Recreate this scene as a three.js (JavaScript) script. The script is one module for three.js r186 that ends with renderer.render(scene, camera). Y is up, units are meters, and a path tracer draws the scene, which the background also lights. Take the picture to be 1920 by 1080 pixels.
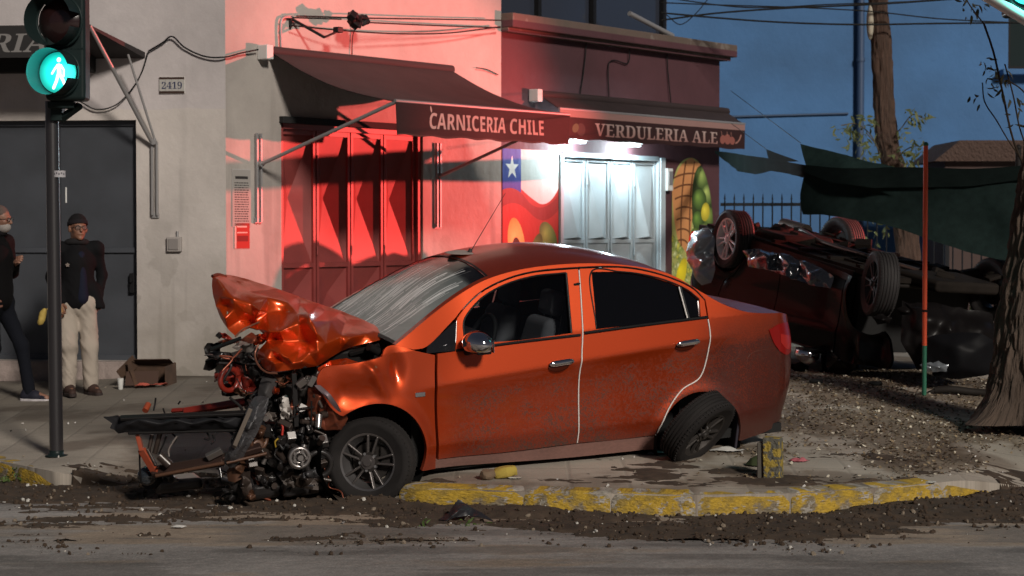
import * as THREE from 'three';
import { RoundedBoxGeometry } from 'three/addons/geometries/RoundedBoxGeometry.js';
import { mergeGeometries, mergeVertices, toCreasedNormals } from 'three/addons/utils/BufferGeometryUtils.js';

// ---------------------------------------------------------------- camera, sky, key light, exposure
const scene = new THREE.Scene();
const FPX = 3672, EYE = 1.92, PITCH = Math.atan(115 / FPX);
const camera = new THREE.PerspectiveCamera(2 * Math.atan(540 / FPX) * 180 / Math.PI, 1920 / 1080, 0.1, 400);
camera.position.set(0, EYE, 0); camera.rotation.x = -PITCH;
camera.focus = 13.6; camera.userData.fStop = 4;
const renderer = new THREE.WebGLRenderer({ antialias: true });
renderer.toneMapping = THREE.LinearToneMapping; renderer.toneMappingExposure = 1.25;
renderer.shadowMap.enabled = true;
{ // night sky over a town: dim blue grey, a little warmer towards the horizon
  const w = 64, h = 32, d = new Float32Array(w * h * 4);
  for (let j = 0; j < h; j++) for (let i = 0; i < w; i++) {
    const e = (j + .5) / h * 2 - 1, g = Math.exp(-Math.abs(e) * 4), k = (j * w + i) * 4;
    d[k] = .014 + .046 * g; d[k + 1] = .017 + .043 * g; d[k + 2] = .026 + .044 * g; d[k + 3] = 1;
  }
  const t = new THREE.DataTexture(d, w, h, THREE.RGBAFormat, THREE.FloatType);
  t.mapping = THREE.EquirectangularReflectionMapping; t.magFilter = t.minFilter = THREE.LinearFilter; t.needsUpdate = true;
  scene.background = t; scene.environment = t; scene.environmentIntensity = 1;
}
const SUN_AZ = 26 * Math.PI / 180, SUN_EL = 27 * Math.PI / 180;
const sun = new THREE.DirectionalLight(new THREE.Color().setRGB(1, .915, .82), 2.15);
sun.position.set(Math.sin(SUN_AZ) * Math.cos(SUN_EL) * 40, Math.sin(SUN_EL) * 40, Math.cos(SUN_AZ) * Math.cos(SUN_EL) * 40 - 16);
sun.target.position.set(0, 0, -16); scene.add(sun, sun.target);
sun.castShadow = true; sun.shadow.radius = 14; sun.shadow.mapSize.set(2048, 2048);
Object.assign(sun.shadow.camera, { left: -20, right: 20, top: 20, bottom: -20, near: 1, far: 90 });

// ---------------------------------------------------------------- helpers
const V = (x, y, z) => new THREE.Vector3(x, y, z);
const C = (r, g, b) => new THREE.Color().setRGB(r, g, b);
const lerp = (a, b, t) => a + (b - a) * t, clamp = (x, a = 0, b = 1) => Math.min(b, Math.max(a, x));
const sst = (a, b, x) => { const t = clamp((x - a) / (b - a)); return t * t * (3 - 2 * t); };
function rng(seed) { let s = seed >>> 0; return () => { s = (s + 0x6d2b79f5) | 0; let t = Math.imul(s ^ (s >>> 15), 1 | s); t = (t + Math.imul(t ^ (t >>> 7), 61 | t)) ^ t; return ((t ^ (t >>> 14)) >>> 0) / 4294967296; }; }
const R0 = rng(11);
const rr = (a, b, r = R0) => a + (b - a) * r();
const hash3 = (x, y, z) => { let h = Math.imul(x, 374761393) ^ Math.imul(y, 668265263) ^ Math.imul(z, 1442695041); h = Math.imul(h ^ (h >>> 13), 1274126177); return ((h ^ (h >>> 16)) >>> 0) / 4294967296; };
function n3(x, y, z = 0) { const X = Math.floor(x), Y = Math.floor(y), Z = Math.floor(z); let u = x - X, v = y - Y, w = z - Z; u = u * u * (3 - 2 * u); v = v * v * (3 - 2 * v); w = w * w * (3 - 2 * w);
  const q = (i, j, k) => hash3(X + i, Y + j, Z + k);
  return lerp(lerp(lerp(q(0, 0, 0), q(1, 0, 0), u), lerp(q(0, 1, 0), q(1, 1, 0), u), v), lerp(lerp(q(0, 0, 1), q(1, 0, 1), u), lerp(q(0, 1, 1), q(1, 1, 1), u), v), w); }
function n2(x, y, s = 0) { const X = Math.floor(x), Y = Math.floor(y); let u = x - X, v = y - Y; u = u * u * (3 - 2 * u); v = v * v * (3 - 2 * v);
  return lerp(lerp(hash3(X, Y, s), hash3(X + 1, Y, s), u), lerp(hash3(X, Y + 1, s), hash3(X + 1, Y + 1, s), u), v); }
function fbm(x, y, o = 4, s = 0) { let a = .5, t = 0, n = 0; for (let i = 0; i < o; i++) { t += a * n2(x, y, s + i); n += a; x *= 2.03; y *= 2.03; a *= .5; } return t / n; }
const cam0 = V(0, EYE, 0), cp = Math.cos(PITCH), sp = Math.sin(PITCH);
function ray(px, py) { const a = (px - 960) / FPX, b = (540 - py) / FPX; return V(a, -sp + b * cp, -cp - b * sp); }
function at(px, py, d) { const r = ray(px, py); return r.multiplyScalar(d / -r.z).add(cam0); }        // a real place: direction and metres of depth
const names = {};
function numbered(n) { const k = names[n] = (names[n] ?? -1) + 1; return k ? n + '_' + String(k).padStart(3, '0') : n; }
function mesh(name, geo, mat, parent) { const m = new THREE.Mesh(geo, mat); m.name = parent ? name : numbered(name); m.castShadow = m.receiveShadow = true; (parent || scene).add(m); return m; }
function tag(o, label, category, group) { o.userData.label = label; if (category) o.userData.category = category; if (group) o.userData.group = group; return o; }
function structure(o) { o.userData.kind = 'structure'; return o; }
function stuff(o, label) { o.userData.kind = 'stuff'; if (label) o.userData.label = label; return o; }
function thing(name, label, category, pos = [0, 0, 0], ry = 0, group) { const g = new THREE.Group(); g.name = numbered(name); g.position.set(...pos); g.rotation.y = ry; scene.add(g); return tag(g, label, category, group); }
function part(name, parent, pos = [0, 0, 0]) { const g = new THREE.Group(); g.name = name; g.position.set(...pos); parent.add(g); return g; }
const M4 = (p, e = [0, 0, 0], s = 1) => new THREE.Matrix4().compose(V(...p), new THREE.Quaternion().setFromEuler(new THREE.Euler(...e)), typeof s === 'number' ? V(s, s, s) : V(...s));
function metreUV(g, k = 1) { const p = g.attributes.position, n = g.attributes.normal, uv = new Float32Array(p.count * 2);
  for (let i = 0; i < p.count; i++) { const ax = Math.abs(n.getX(i)), ay = Math.abs(n.getY(i)), az = Math.abs(n.getZ(i));
    const [a, b] = ay > ax && ay > az ? [p.getX(i), p.getZ(i)] : ax > az ? [p.getZ(i), p.getY(i)] : [p.getX(i), p.getY(i)]; uv[i * 2] = a * k; uv[i * 2 + 1] = b * k; }
  g.setAttribute('uv', new THREE.BufferAttribute(uv, 2)); return g; }
const flat = (g) => { g = g.index ? g.toNonIndexed() : g; for (const k of Object.keys(g.attributes)) if (!['position', 'normal', 'uv'].includes(k)) g.deleteAttribute(k); if (!g.attributes.uv) metreUV(g); g.morphAttributes = {}; return g; };
const merge = (...gs) => mergeGeometries(gs.flat().map(flat));
const box = (w, h, d, x = 0, y = 0, z = 0, e = [0, 0, 0]) => metreUV(new THREE.BoxGeometry(w, h, d)).applyMatrix4(M4([x, y, z], e));
const rbox = (w, h, d, r, x = 0, y = 0, z = 0, e = [0, 0, 0], s = 2) => metreUV(new RoundedBoxGeometry(w, h, d, s, Math.min(r, w / 2.01, h / 2.01, d / 2.01))).applyMatrix4(M4([x, y, z], e));
const cyl = (r1, r2, h, x = 0, y = 0, z = 0, e = [0, 0, 0], n = 20) => new THREE.CylinderGeometry(r1, r2, h, n).applyMatrix4(M4([x, y, z], e));
const tube = (pts, r, n = 8, seg) => new THREE.TubeGeometry(new THREE.CatmullRomCurve3(pts.map((p) => p.isVector3 ? p : V(...p)), false, 'centripetal'), seg || Math.max(2, pts.length * 6), r, n);
function bar(a, b, r, n = 10, r2 = r) { a = a.isVector3 ? a : V(...a); b = b.isVector3 ? b : V(...b); const d = b.clone().sub(a), g = new THREE.CylinderGeometry(r2, r, d.length(), n); g.applyQuaternion(new THREE.Quaternion().setFromUnitVectors(V(0, 1, 0), d.clone().normalize())); return g.translate((a.x + b.x) / 2, (a.y + b.y) / 2, (a.z + b.z) / 2); }
function beam(a, b, w, h, roll = 0, rad = .004) { const d = b.clone().sub(a), g = rbox(w, d.length(), h, rad, 0, 0, 0, [0, 0, 0], 1); g.rotateY(roll); g.applyQuaternion(new THREE.Quaternion().setFromUnitVectors(V(0, 1, 0), d.clone().normalize())); return g.translate((a.x + b.x) / 2, (a.y + b.y) / 2, (a.z + b.z) / 2); }
const lathe = (pts, n = 48) => new THREE.LatheGeometry(pts.map((p) => new THREE.Vector2(...p)), n);

// ---------------------------------------------------------------- textures
function tex(w, h, f, srgb = true, repeat) { const d = new Uint8Array(w * h * 4);
  for (let j = 0; j < h; j++) for (let i = 0; i < w; i++) { const c = f(i / w, j / h, i, j), k = (j * w + i) * 4; if (typeof c === 'number') d[k] = d[k + 1] = d[k + 2] = clamp(c) * 255; else for (let q = 0; q < 3; q++) d[k + q] = clamp(srgb ? Math.pow(clamp(c[q]), 1 / 2.2) : c[q]) * 255; d[k + 3] = 255; }
  const t = new THREE.DataTexture(d, w, h, THREE.RGBAFormat); t.wrapS = t.wrapT = THREE.RepeatWrapping; t.magFilter = THREE.LinearFilter; t.minFilter = THREE.LinearMipmapLinearFilter; t.generateMipmaps = true; if (srgb) t.colorSpace = THREE.SRGBColorSpace; if (repeat) t.repeat.set(...repeat); t.needsUpdate = true; return t; }
function canvasTex(w, h, draw) { const c = document.createElement('canvas'); c.width = w; c.height = h; const g = c.getContext('2d'); draw(g, w, h); const t = new THREE.CanvasTexture(c); t.colorSpace = THREE.SRGBColorSpace; return t; }
// tileable noise
function tn(u, v, f, s = 0) { const x = u * f, y = v * f, X = Math.floor(x), Y = Math.floor(y); let a = x - X, b = y - Y; a = a * a * (3 - 2 * a); b = b * b * (3 - 2 * b); const q = (i, j) => hash3(((X + i) % f + f) % f, ((Y + j) % f + f) % f, s);
  return lerp(lerp(q(0, 0), q(1, 0), a), lerp(q(0, 1), q(1, 1), a), b); }
function tf(u, v, f, o = 4, s = 0) { let a = .5, t = 0, n = 0; for (let i = 0; i < o; i++) { t += a * tn(u, v, f, s + i); n += a; f *= 2; a *= .5; } return t / n; }
function tx2(u, v, fx, fy, o = 3, s = 0) { let a = .5, t = 0, n = 0; for (let i = 0; i < o; i++) { const x = u * fx, y = v * fy, X = Math.floor(x), Y = Math.floor(y); let p = x - X, q = y - Y; p = p * p * (3 - 2 * p); q = q * q * (3 - 2 * q); const h = (k, l) => hash3(((X + k) % fx + fx) % fx, ((Y + l) % fy + fy) % fy, s + i); t += a * lerp(lerp(h(0, 0), h(1, 0), p), lerp(h(0, 1), h(1, 1), p), q); n += a; fx *= 2; fy *= 2; a *= .5; } return t / n; }
const std = (c, r = .8, m = 0, o = {}) => new THREE.MeshPhysicalMaterial({ color: c, roughness: r, metalness: m, specularIntensity: Math.max(c.r, c.g, c.b) < .06 || o.dull ? .3 : 1, ...(delete o.dull, o) });
const phys = (o) => new THREE.MeshPhysicalMaterial(o);
const grain = tex(512, 512, (u, v) => tf(u, v, 16, 5, 3), false);               // fine relief for plaster and concrete
const rep = (t, x, y) => { const c = t.clone(); c.repeat.set(x, y ?? x); c.needsUpdate = true; return c; };
const mottled = (base, amt = .35, f = 6, size = 512, seed = 1, speck = 0) => tex(size, size, (u, v, i, j) => { const k = 1 + (tf(u, v, f, 5, seed) - .5) * 2 * amt + (hash3(i, j, seed) - .5) * speck; return base.map((b) => b * k); });

// ---------------------------------------------------------------- sheets: crumpled metal, cloth
function delaunay(P) { const n = P.length, pts = P.map((p, i) => [p[0] + hash3(i, 7, 1) * 1e-4, p[1] + hash3(i, 9, 2) * 1e-4]); let mx = -1e9, mn = 1e9; for (const p of pts) { mx = Math.max(mx, ...p); mn = Math.min(mn, ...p); } const D = (mx - mn) * 20 + 1;
  pts.push([mn - D, mn - D], [mx + D, mn - D], [(mx + mn) / 2, mx + D]);
  const cc = (t) => { const [a, b, c] = t.map((i) => pts[i]); const d = 2 * (a[0] * (b[1] - c[1]) + b[0] * (c[1] - a[1]) + c[0] * (a[1] - b[1])); const A = a[0] ** 2 + a[1] ** 2, B = b[0] ** 2 + b[1] ** 2, E = c[0] ** 2 + c[1] ** 2; const x = (A * (b[1] - c[1]) + B * (c[1] - a[1]) + E * (a[1] - b[1])) / d, y = (A * (c[0] - b[0]) + B * (a[0] - c[0]) + E * (b[0] - a[0])) / d; return [x, y, (x - a[0]) ** 2 + (y - a[1]) ** 2]; };
  let T = [{ t: [n, n + 1, n + 2], c: cc([n, n + 1, n + 2]) }];
  for (let i = 0; i < n; i++) { const p = pts[i], edges = new Map(), keep = [];
    for (const q of T) if ((p[0] - q.c[0]) ** 2 + (p[1] - q.c[1]) ** 2 < q.c[2]) { const [a, b, c] = q.t; for (const [x, y] of [[a, b], [b, c], [c, a]]) { const k = Math.min(x, y) + '_' + Math.max(x, y); edges.has(k) ? edges.set(k, null) : edges.set(k, [x, y]); } } else keep.push(q);
    for (const e of edges.values()) if (e) { const t = [e[0], e[1], i]; keep.push({ t, c: cc(t) }); } T = keep; }
  return T.map((q) => q.t).filter((t) => t.every((i) => i < n)); }
function inside(poly, x, y) { let c = false; for (let i = 0, j = poly.length - 1; i < poly.length; j = i++) if ((poly[i][1] > y) !== (poly[j][1] > y) && x < (poly[j][0] - poly[i][0]) * (y - poly[i][1]) / (poly[j][1] - poly[i][1]) + poly[i][0]) c = !c; return c; }
// outline and inner: [a, b, ...]; to3(p) gives a Vector3; rounds of 1-to-4 splitting, then smoothing and relief along the normal; a real sheet with thickness th
function sheet(outline, inner, to3, { rounds = 3, smooth = 2, soft = 0, bump = 0, bf = 8, th = .004, seed = 0, uvk = 1, ridge = 0 } = {}) {
  const P = [...outline, ...inner]; let tri = delaunay(P).filter((t) => inside(outline, (P[t[0]][0] + P[t[1]][0] + P[t[2]][0]) / 3, (P[t[0]][1] + P[t[1]][1] + P[t[2]][1]) / 3));
  tri = tri.map(([a, b, c]) => (P[b][0] - P[a][0]) * (P[c][1] - P[a][1]) - (P[b][1] - P[a][1]) * (P[c][0] - P[a][0]) > 0 ? [a, c, b] : [a, b, c]);
  let pos = P.map(to3);
  for (let k = 0; k < rounds; k++) { const m = new Map(), out = []; const mid = (a, b) => { const key = a < b ? a + '_' + b : b + '_' + a; if (!m.has(key)) { m.set(key, pos.length); pos.push(pos[a].clone().add(pos[b]).multiplyScalar(.5)); } return m.get(key); };
    for (const [a, b, c] of tri) { const x = mid(a, b), y = mid(b, c), z = mid(c, a); out.push([a, x, z], [x, b, y], [z, y, c], [x, y, z]); } tri = out; if (soft) { const nb2 = pos.map(() => new Set()), c2 = new Map(); for (const t of tri) for (let i = 0; i < 3; i++) { const a = t[i], b = t[(i + 1) % 3]; nb2[a].add(b); nb2[b].add(a); const q = Math.min(a, b) + '_' + Math.max(a, b); c2.set(q, c2.has(q) ? null : [a, b]); } const rm = new Set([...c2.values()].filter(Boolean).flat()); pos = pos.map((p, i) => { const q = V(0, 0, 0); let n = 0; for (const j of nb2[i]) if (!rm.has(i) || rm.has(j)) { q.add(pos[j]); n++; } return p.clone().lerp(q.divideScalar(n), rm.has(i) ? .15 : soft); }); } }
  const nb = pos.map(() => new Set()), ec = new Map();
  for (const t of tri) for (let i = 0; i < 3; i++) { const a = t[i], b = t[(i + 1) % 3]; nb[a].add(b); nb[b].add(a); const k = Math.min(a, b) + '_' + Math.max(a, b); ec.set(k, ec.has(k) ? null : [a, b]); }
  const rim = [...ec.values()].filter(Boolean), onRim = new Set(rim.flat());
  for (let k = 0; k < smooth; k++) pos = pos.map((p, i) => { const q = V(0, 0, 0); let n = 0; for (const j of nb[i]) if (!onRim.has(i) || onRim.has(j)) { q.add(pos[j]); n++; } return n ? p.clone().lerp(q.divideScalar(n), onRim.has(i) ? .25 : .5) : p; });
  const normals = () => { const N = pos.map(() => V(0, 0, 0)), e = V(0, 0, 0), f = V(0, 0, 0); for (const [a, b, c] of tri) { e.subVectors(pos[b], pos[a]); f.subVectors(pos[c], pos[a]); e.cross(f); N[a].add(e); N[b].add(e); N[c].add(e); } return N.map((n) => n.normalize()); };
  let N = normals();
  if (bump) { pos = pos.map((p, i) => { let n = n3(p.x * bf + seed, p.y * bf, p.z * bf) - .5 + .5 * (n3(p.x * bf * 2.3, p.y * bf * 2.3 + seed, p.z * bf * 2.3) - .5); if (ridge) n = (1 - Math.abs(n) * 4) * .5; return p.clone().addScaledVector(N[i], n * bump); }); N = normals(); }
  const n = pos.length, pp = [], nn = [], uv = [], idx = [];
  for (let s = 0; s < 2; s++) for (let i = 0; i < n; i++) { const q = pos[i].clone().addScaledVector(N[i], s ? -th : 0); pp.push(q.x, q.y, q.z); nn.push(...N[i].clone().multiplyScalar(s ? -1 : 1).toArray()); const a = Math.abs(N[i].y) > .7 ? [q.x, q.z] : [q.x + q.z * .6, q.y]; uv.push(a[0] * uvk, a[1] * uvk); }
  for (const [a, b, c] of tri) idx.push(a, b, c, n + a, n + c, n + b);
  for (const [a, b] of rim) idx.push(a, n + a, b, b, n + a, n + b);
  const g = new THREE.BufferGeometry(); g.setAttribute('position', new THREE.Float32BufferAttribute(pp, 3)); g.setAttribute('normal', new THREE.Float32BufferAttribute(nn, 3)); g.setAttribute('uv', new THREE.Float32BufferAttribute(uv, 2)); g.setIndex(idx); return g; }
// closed smooth surface of a distance field (surface nets)
function nets(f, lo, hi, cell) { const nx = Math.ceil((hi[0] - lo[0]) / cell) + 1, ny = Math.ceil((hi[1] - lo[1]) / cell) + 1, nz = Math.ceil((hi[2] - lo[2]) / cell) + 1, F = new Float32Array(nx * ny * nz), id = (i, j, k) => (k * ny + j) * nx + i;
  for (let k = 0; k < nz; k++) for (let j = 0; j < ny; j++) for (let i = 0; i < nx; i++) F[id(i, j, k)] = f(lo[0] + i * cell, lo[1] + j * cell, lo[2] + k * cell);
  const vi = new Int32Array(nx * ny * nz).fill(-1), pos = [], idx = [], E = [[0, 1], [2, 3], [4, 5], [6, 7], [0, 2], [1, 3], [4, 6], [5, 7], [0, 4], [1, 5], [2, 6], [3, 7]];
  for (let k = 0; k < nz - 1; k++) for (let j = 0; j < ny - 1; j++) for (let i = 0; i < nx - 1; i++) { const c = []; for (let q = 0; q < 8; q++) c.push(F[id(i + (q & 1), j + (q >> 1 & 1), k + (q >> 2))]); if (c.every((v) => v > 0) || c.every((v) => v <= 0)) continue;
    let x = 0, y = 0, z = 0, n = 0; for (const [a, b] of E) if ((c[a] > 0) !== (c[b] > 0)) { const t = c[a] / (c[a] - c[b]); x += (a & 1) + t * ((b & 1) - (a & 1)); y += (a >> 1 & 1) + t * ((b >> 1 & 1) - (a >> 1 & 1)); z += (a >> 2) + t * ((b >> 2) - (a >> 2)); n++; }
    vi[id(i, j, k)] = pos.length / 3; pos.push(lo[0] + (i + x / n) * cell, lo[1] + (j + y / n) * cell, lo[2] + (k + z / n) * cell); }
  const quad = (a, b, c, d, fl) => { if (a < 0 || b < 0 || c < 0 || d < 0) return; fl ? idx.push(a, b, c, a, c, d) : idx.push(a, c, b, a, d, c); };
  for (let k = 1; k < nz - 1; k++) for (let j = 1; j < ny - 1; j++) for (let i = 1; i < nx - 1; i++) { const s = F[id(i, j, k)] > 0;
    if (s !== F[id(i + 1, j, k)] > 0) quad(vi[id(i, j - 1, k - 1)], vi[id(i, j, k - 1)], vi[id(i, j, k)], vi[id(i, j - 1, k)], !s);
    if (s !== F[id(i, j + 1, k)] > 0) quad(vi[id(i - 1, j, k - 1)], vi[id(i, j, k - 1)], vi[id(i, j, k)], vi[id(i - 1, j, k)], s);
    if (s !== F[id(i, j, k + 1)] > 0) quad(vi[id(i - 1, j - 1, k)], vi[id(i, j - 1, k)], vi[id(i, j, k)], vi[id(i - 1, j, k)], !s); }
  const g = new THREE.BufferGeometry(); g.setAttribute('position', new THREE.Float32BufferAttribute(pos, 3)); g.setIndex(idx); g.computeVertexNormals(); return metreUV(g); }
// ---------------------------------------------------------------- the ground
const KZ = [[-40, -46], [-8, -18], [-4, -14.95], [-3.3, -14.15], [-2, -13.95], [-1.2, -13.75], [-.62, -13.32], [.3, -13.08], [1.2, -12.94], [1.92, -13.03], [2.7, -13.4], [3.35, -13.85], [4.2, -14.7], [6, -17.2], [40, -50]];
function kz(x) { for (let i = 1; i < KZ.length; i++) if (x <= KZ[i][0]) { const [a, b] = KZ[i - 1], [c, d] = KZ[i]; return lerp(b, d, (x - a) / (c - a)); } return -50; }
function gh(x, z) { const s = kz(x) - z; if (s < 0) return 0;
  const full = Math.min(.42, .135 + .055 * s + .012 * (fbm(x * .9, z * .9, 3, 5) - .5)), ramp = .01 + .16 * s;
  const drop = Math.max(sst(-3.35, -2.7, x) * (1 - sst(-1.0, -.5, x)), sst(3.1, 3.9, x)); return lerp(full, Math.min(full, ramp), drop); }
const roadTex = tex(1024, 1024, (u, v, i, j) => { const st = tx2(u, v, 3, 14, 4, 61), k = .62 + .50 * tf(u, v, 5, 5, 1) + .30 * (tf(u, v, 90, 3, 8) - .5) + (hash3(i, j, 2) - .5) * .34 + .55 * (st - .5), agg = sst(.72, .8, hash3(i >> 1, j >> 1, 7)) * .25; const w = sst(.46, .66, tx2(u, v, 4, 12, 4, 21)), dk = sst(.52, .68, tx2(u, v, 4, 20, 4, 27)); return [lerp(lerp(.30, .30, w), .15, dk * .7) * (k + agg), lerp(lerp(.275, .235, w), .135, dk * .7) * (k + agg), lerp(lerp(.26, .18, w), .125, dk * .7) * (k + agg)]; });
const road = structure(mesh('road', new THREE.PlaneGeometry(600, 600).rotateX(-Math.PI / 2), std(C(1, 1, 1), .85, 0, { map: rep(roadTex, 130), bumpMap: rep(grain, 600), bumpScale: .006 })));
{ // pavement: a sheet that slopes up towards the walls
  const nx = 300, nz = 260, pos = [], uv = [], idx = [], col = [], xs = [], Z1 = -36;
  for (let i = 0; i <= nx; i++) xs.push(lerp(-9, 9, i / nx));
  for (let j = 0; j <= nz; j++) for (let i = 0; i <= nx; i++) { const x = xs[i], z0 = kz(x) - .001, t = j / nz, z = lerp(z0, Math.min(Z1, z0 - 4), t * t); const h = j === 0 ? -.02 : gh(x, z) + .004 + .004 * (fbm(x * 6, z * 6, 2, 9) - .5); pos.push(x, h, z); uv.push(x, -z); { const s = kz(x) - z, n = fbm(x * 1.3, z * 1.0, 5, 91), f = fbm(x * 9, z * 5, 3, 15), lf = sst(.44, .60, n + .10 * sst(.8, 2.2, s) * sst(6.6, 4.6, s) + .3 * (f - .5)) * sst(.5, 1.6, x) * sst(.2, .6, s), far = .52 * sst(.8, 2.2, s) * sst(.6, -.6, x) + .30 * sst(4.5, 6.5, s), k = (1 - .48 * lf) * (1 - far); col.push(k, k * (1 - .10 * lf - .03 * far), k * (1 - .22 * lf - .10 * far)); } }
  for (let j = 0; j < nz; j++) for (let i = 0; i < nx; i++) { const a = j * (nx + 1) + i, b = a + nx + 1; idx.push(a, a + 1, b, b, a + 1, b + 1); }
  const g = new THREE.BufferGeometry(); g.setAttribute('position', new THREE.Float32BufferAttribute(pos, 3)); g.setAttribute('color', new THREE.Float32BufferAttribute(col, 3)); g.setAttribute('uv', new THREE.Float32BufferAttribute(uv, 2)); g.setIndex(idx); g.computeVertexNormals();
  const pt = tex(1024, 1024, (u, v, i, j) => { let k = .7 + .55 * tf(u, v, 6, 5, 31) + (hash3(i, j, 4) - .5) * .3; const a = (u * 10) % 1, b = (v * 10) % 1, gl = Math.min(a, 1 - a, b, 1 - b); k *= 1 - .16 * sst(.035, .01, gl); const tile = hash3(Math.floor(u * 10), Math.floor(v * 10), 3); k *= .96 + .08 * tile; const w = sst(.5, .72, tf(u, v, 7, 5, 44)); return [lerp(.39, .19, w * .8) * k, lerp(.345, .15, w * .8) * k, lerp(.29, .115, w * .8) * k]; });
  const pb = tex(512, 512, (u, v) => { const a = (u * 10) % 1, b = (v * 10) % 1, gl = Math.min(a, 1 - a, b, 1 - b); return .6 - .5 * sst(.05, .01, gl) + .35 * (tf(u, v, 40, 3, 6) - .5); }, false);
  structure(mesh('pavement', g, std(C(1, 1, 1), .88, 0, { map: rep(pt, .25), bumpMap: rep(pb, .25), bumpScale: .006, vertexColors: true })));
}
{ // yellow kerb stones, each a block
  const kerb = new THREE.Group(); kerb.name = 'kerb'; scene.add(kerb); structure(kerb);
  const mk = (s) => std(C(1, 1, 1), .8, 0, { map: tex(384, 192, (u, v, i, j) => { const n = fbm(u * 6, v * 3, 5, s), m = fbm(u * 30, v * 20, 4, s + 9), f = fbm(u * 80, v * 50, 2, s + 19), e = Math.min(u, 1 - u), chip = sst(.56, .64, n * .5 + m * .5 + .20 * sst(.22, 0, e) + .12 * sst(.45, .75, v) * sst(.5, .6, n) - .03 * s), bare = sst(.52, .66, n + .25 * (m - .5)), grime = sst(.40, .66, fbm(u * 9 + 3, v * 6, 4, s + 40)) * .55 + .5 * sst(.35, .0, v + .3 * (m - .5)); const k = .82 + .36 * (m - .5) + .3 * (f - .5) + .12 * (hash3(i, j, s) - .5); const y = [.56, .36, .03], c = [.46, .43, .39], g = [.14, .12, .07]; return [0, 1, 2].map((q) => lerp(lerp(lerp(y[q], .22 - .03 * q, bare * .85), c[q], chip * .9), g[q], grime * .8) * k); }), bumpMap: rep(grain, 2), bumpScale: .01 });
  const mats = [mk(1), mk(2), mk(3)];
  const lineAt = (x0, x1, low) => { const r = rng(Math.round(x0 * 100) + 999), n = 14, pos = [], uv = [], idx = []; // profile swept along the kerb line
    const prof = [[0, -.06], [0, .09], [-.012, .128], [-.035, .146], [-.20, .15], [-.21, -.06]], jit = rr(-.006, .006, r);
    for (let i = 0; i <= n; i++) { const x = lerp(x0 + .004, x1 - .004, i / n), z = kz(x), dz = (kz(x + .05) - kz(x - .05)) / .1, l = Math.hypot(1, dz), nxx = -dz / l, nzz = 1 / l; const e = (i === 0 || i === n) ? .012 : 0; // chamfered ends
      const drop = low ? low(x) : 0;
      prof.forEach(([o, h], k) => { const ch = .009 * (fbm(x * 14 + k * 3, k * 5, 3, 3) - .5), oo = o + .012 + ch + jit - (o > -.1 ? e : 0); const hh = h <= 0 ? h : Math.max(.004, h - drop - e * .7 + ch + jit); pos.push(x + nxx * oo, hh, z + nzz * oo); uv.push((x - x0) / (x1 - x0), [0, .55, .8, .9, 1, 1][k]); }); }
    const m = prof.length; for (let i = 0; i < n; i++) for (let k = 0; k < m - 1; k++) { const a = i * m + k, b = a + m; idx.push(a, b, a + 1, b, b + 1, a + 1); }
    for (const i of [0, n]) for (let k = 1; k < m - 1; k++) i ? idx.push(i * m, i * m + k + 1, i * m + k) : idx.push(0, k, k + 1);
    const g = new THREE.BufferGeometry(); g.setAttribute('position', new THREE.Float32BufferAttribute(pos, 3)); g.setAttribute('uv', new THREE.Float32BufferAttribute(uv, 2)); g.setIndex(idx); return toCreasedNormals(g, .7); };
  const joints = [-.78, .08, .66, 1.22, 1.86, 2.46, 3.0, 3.42], rampR = (x) => .1 * sst(2.9, 3.5, x);
  for (let i = 1; i < joints.length; i++) mesh('kerb_stone', lineAt(joints[i - 1], joints[i], rampR), mats[i % 3], kerb);
  for (const [a, b] of [[-4.9, -4.3], [-4.3, -3.72], [-3.72, -3.22]]) mesh('kerb_stone', lineAt(a, b, (x) => .11 * sst(-3.6, -3.2, x)), mats[Math.round(-a * 10) % 3], kerb);
}
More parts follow.
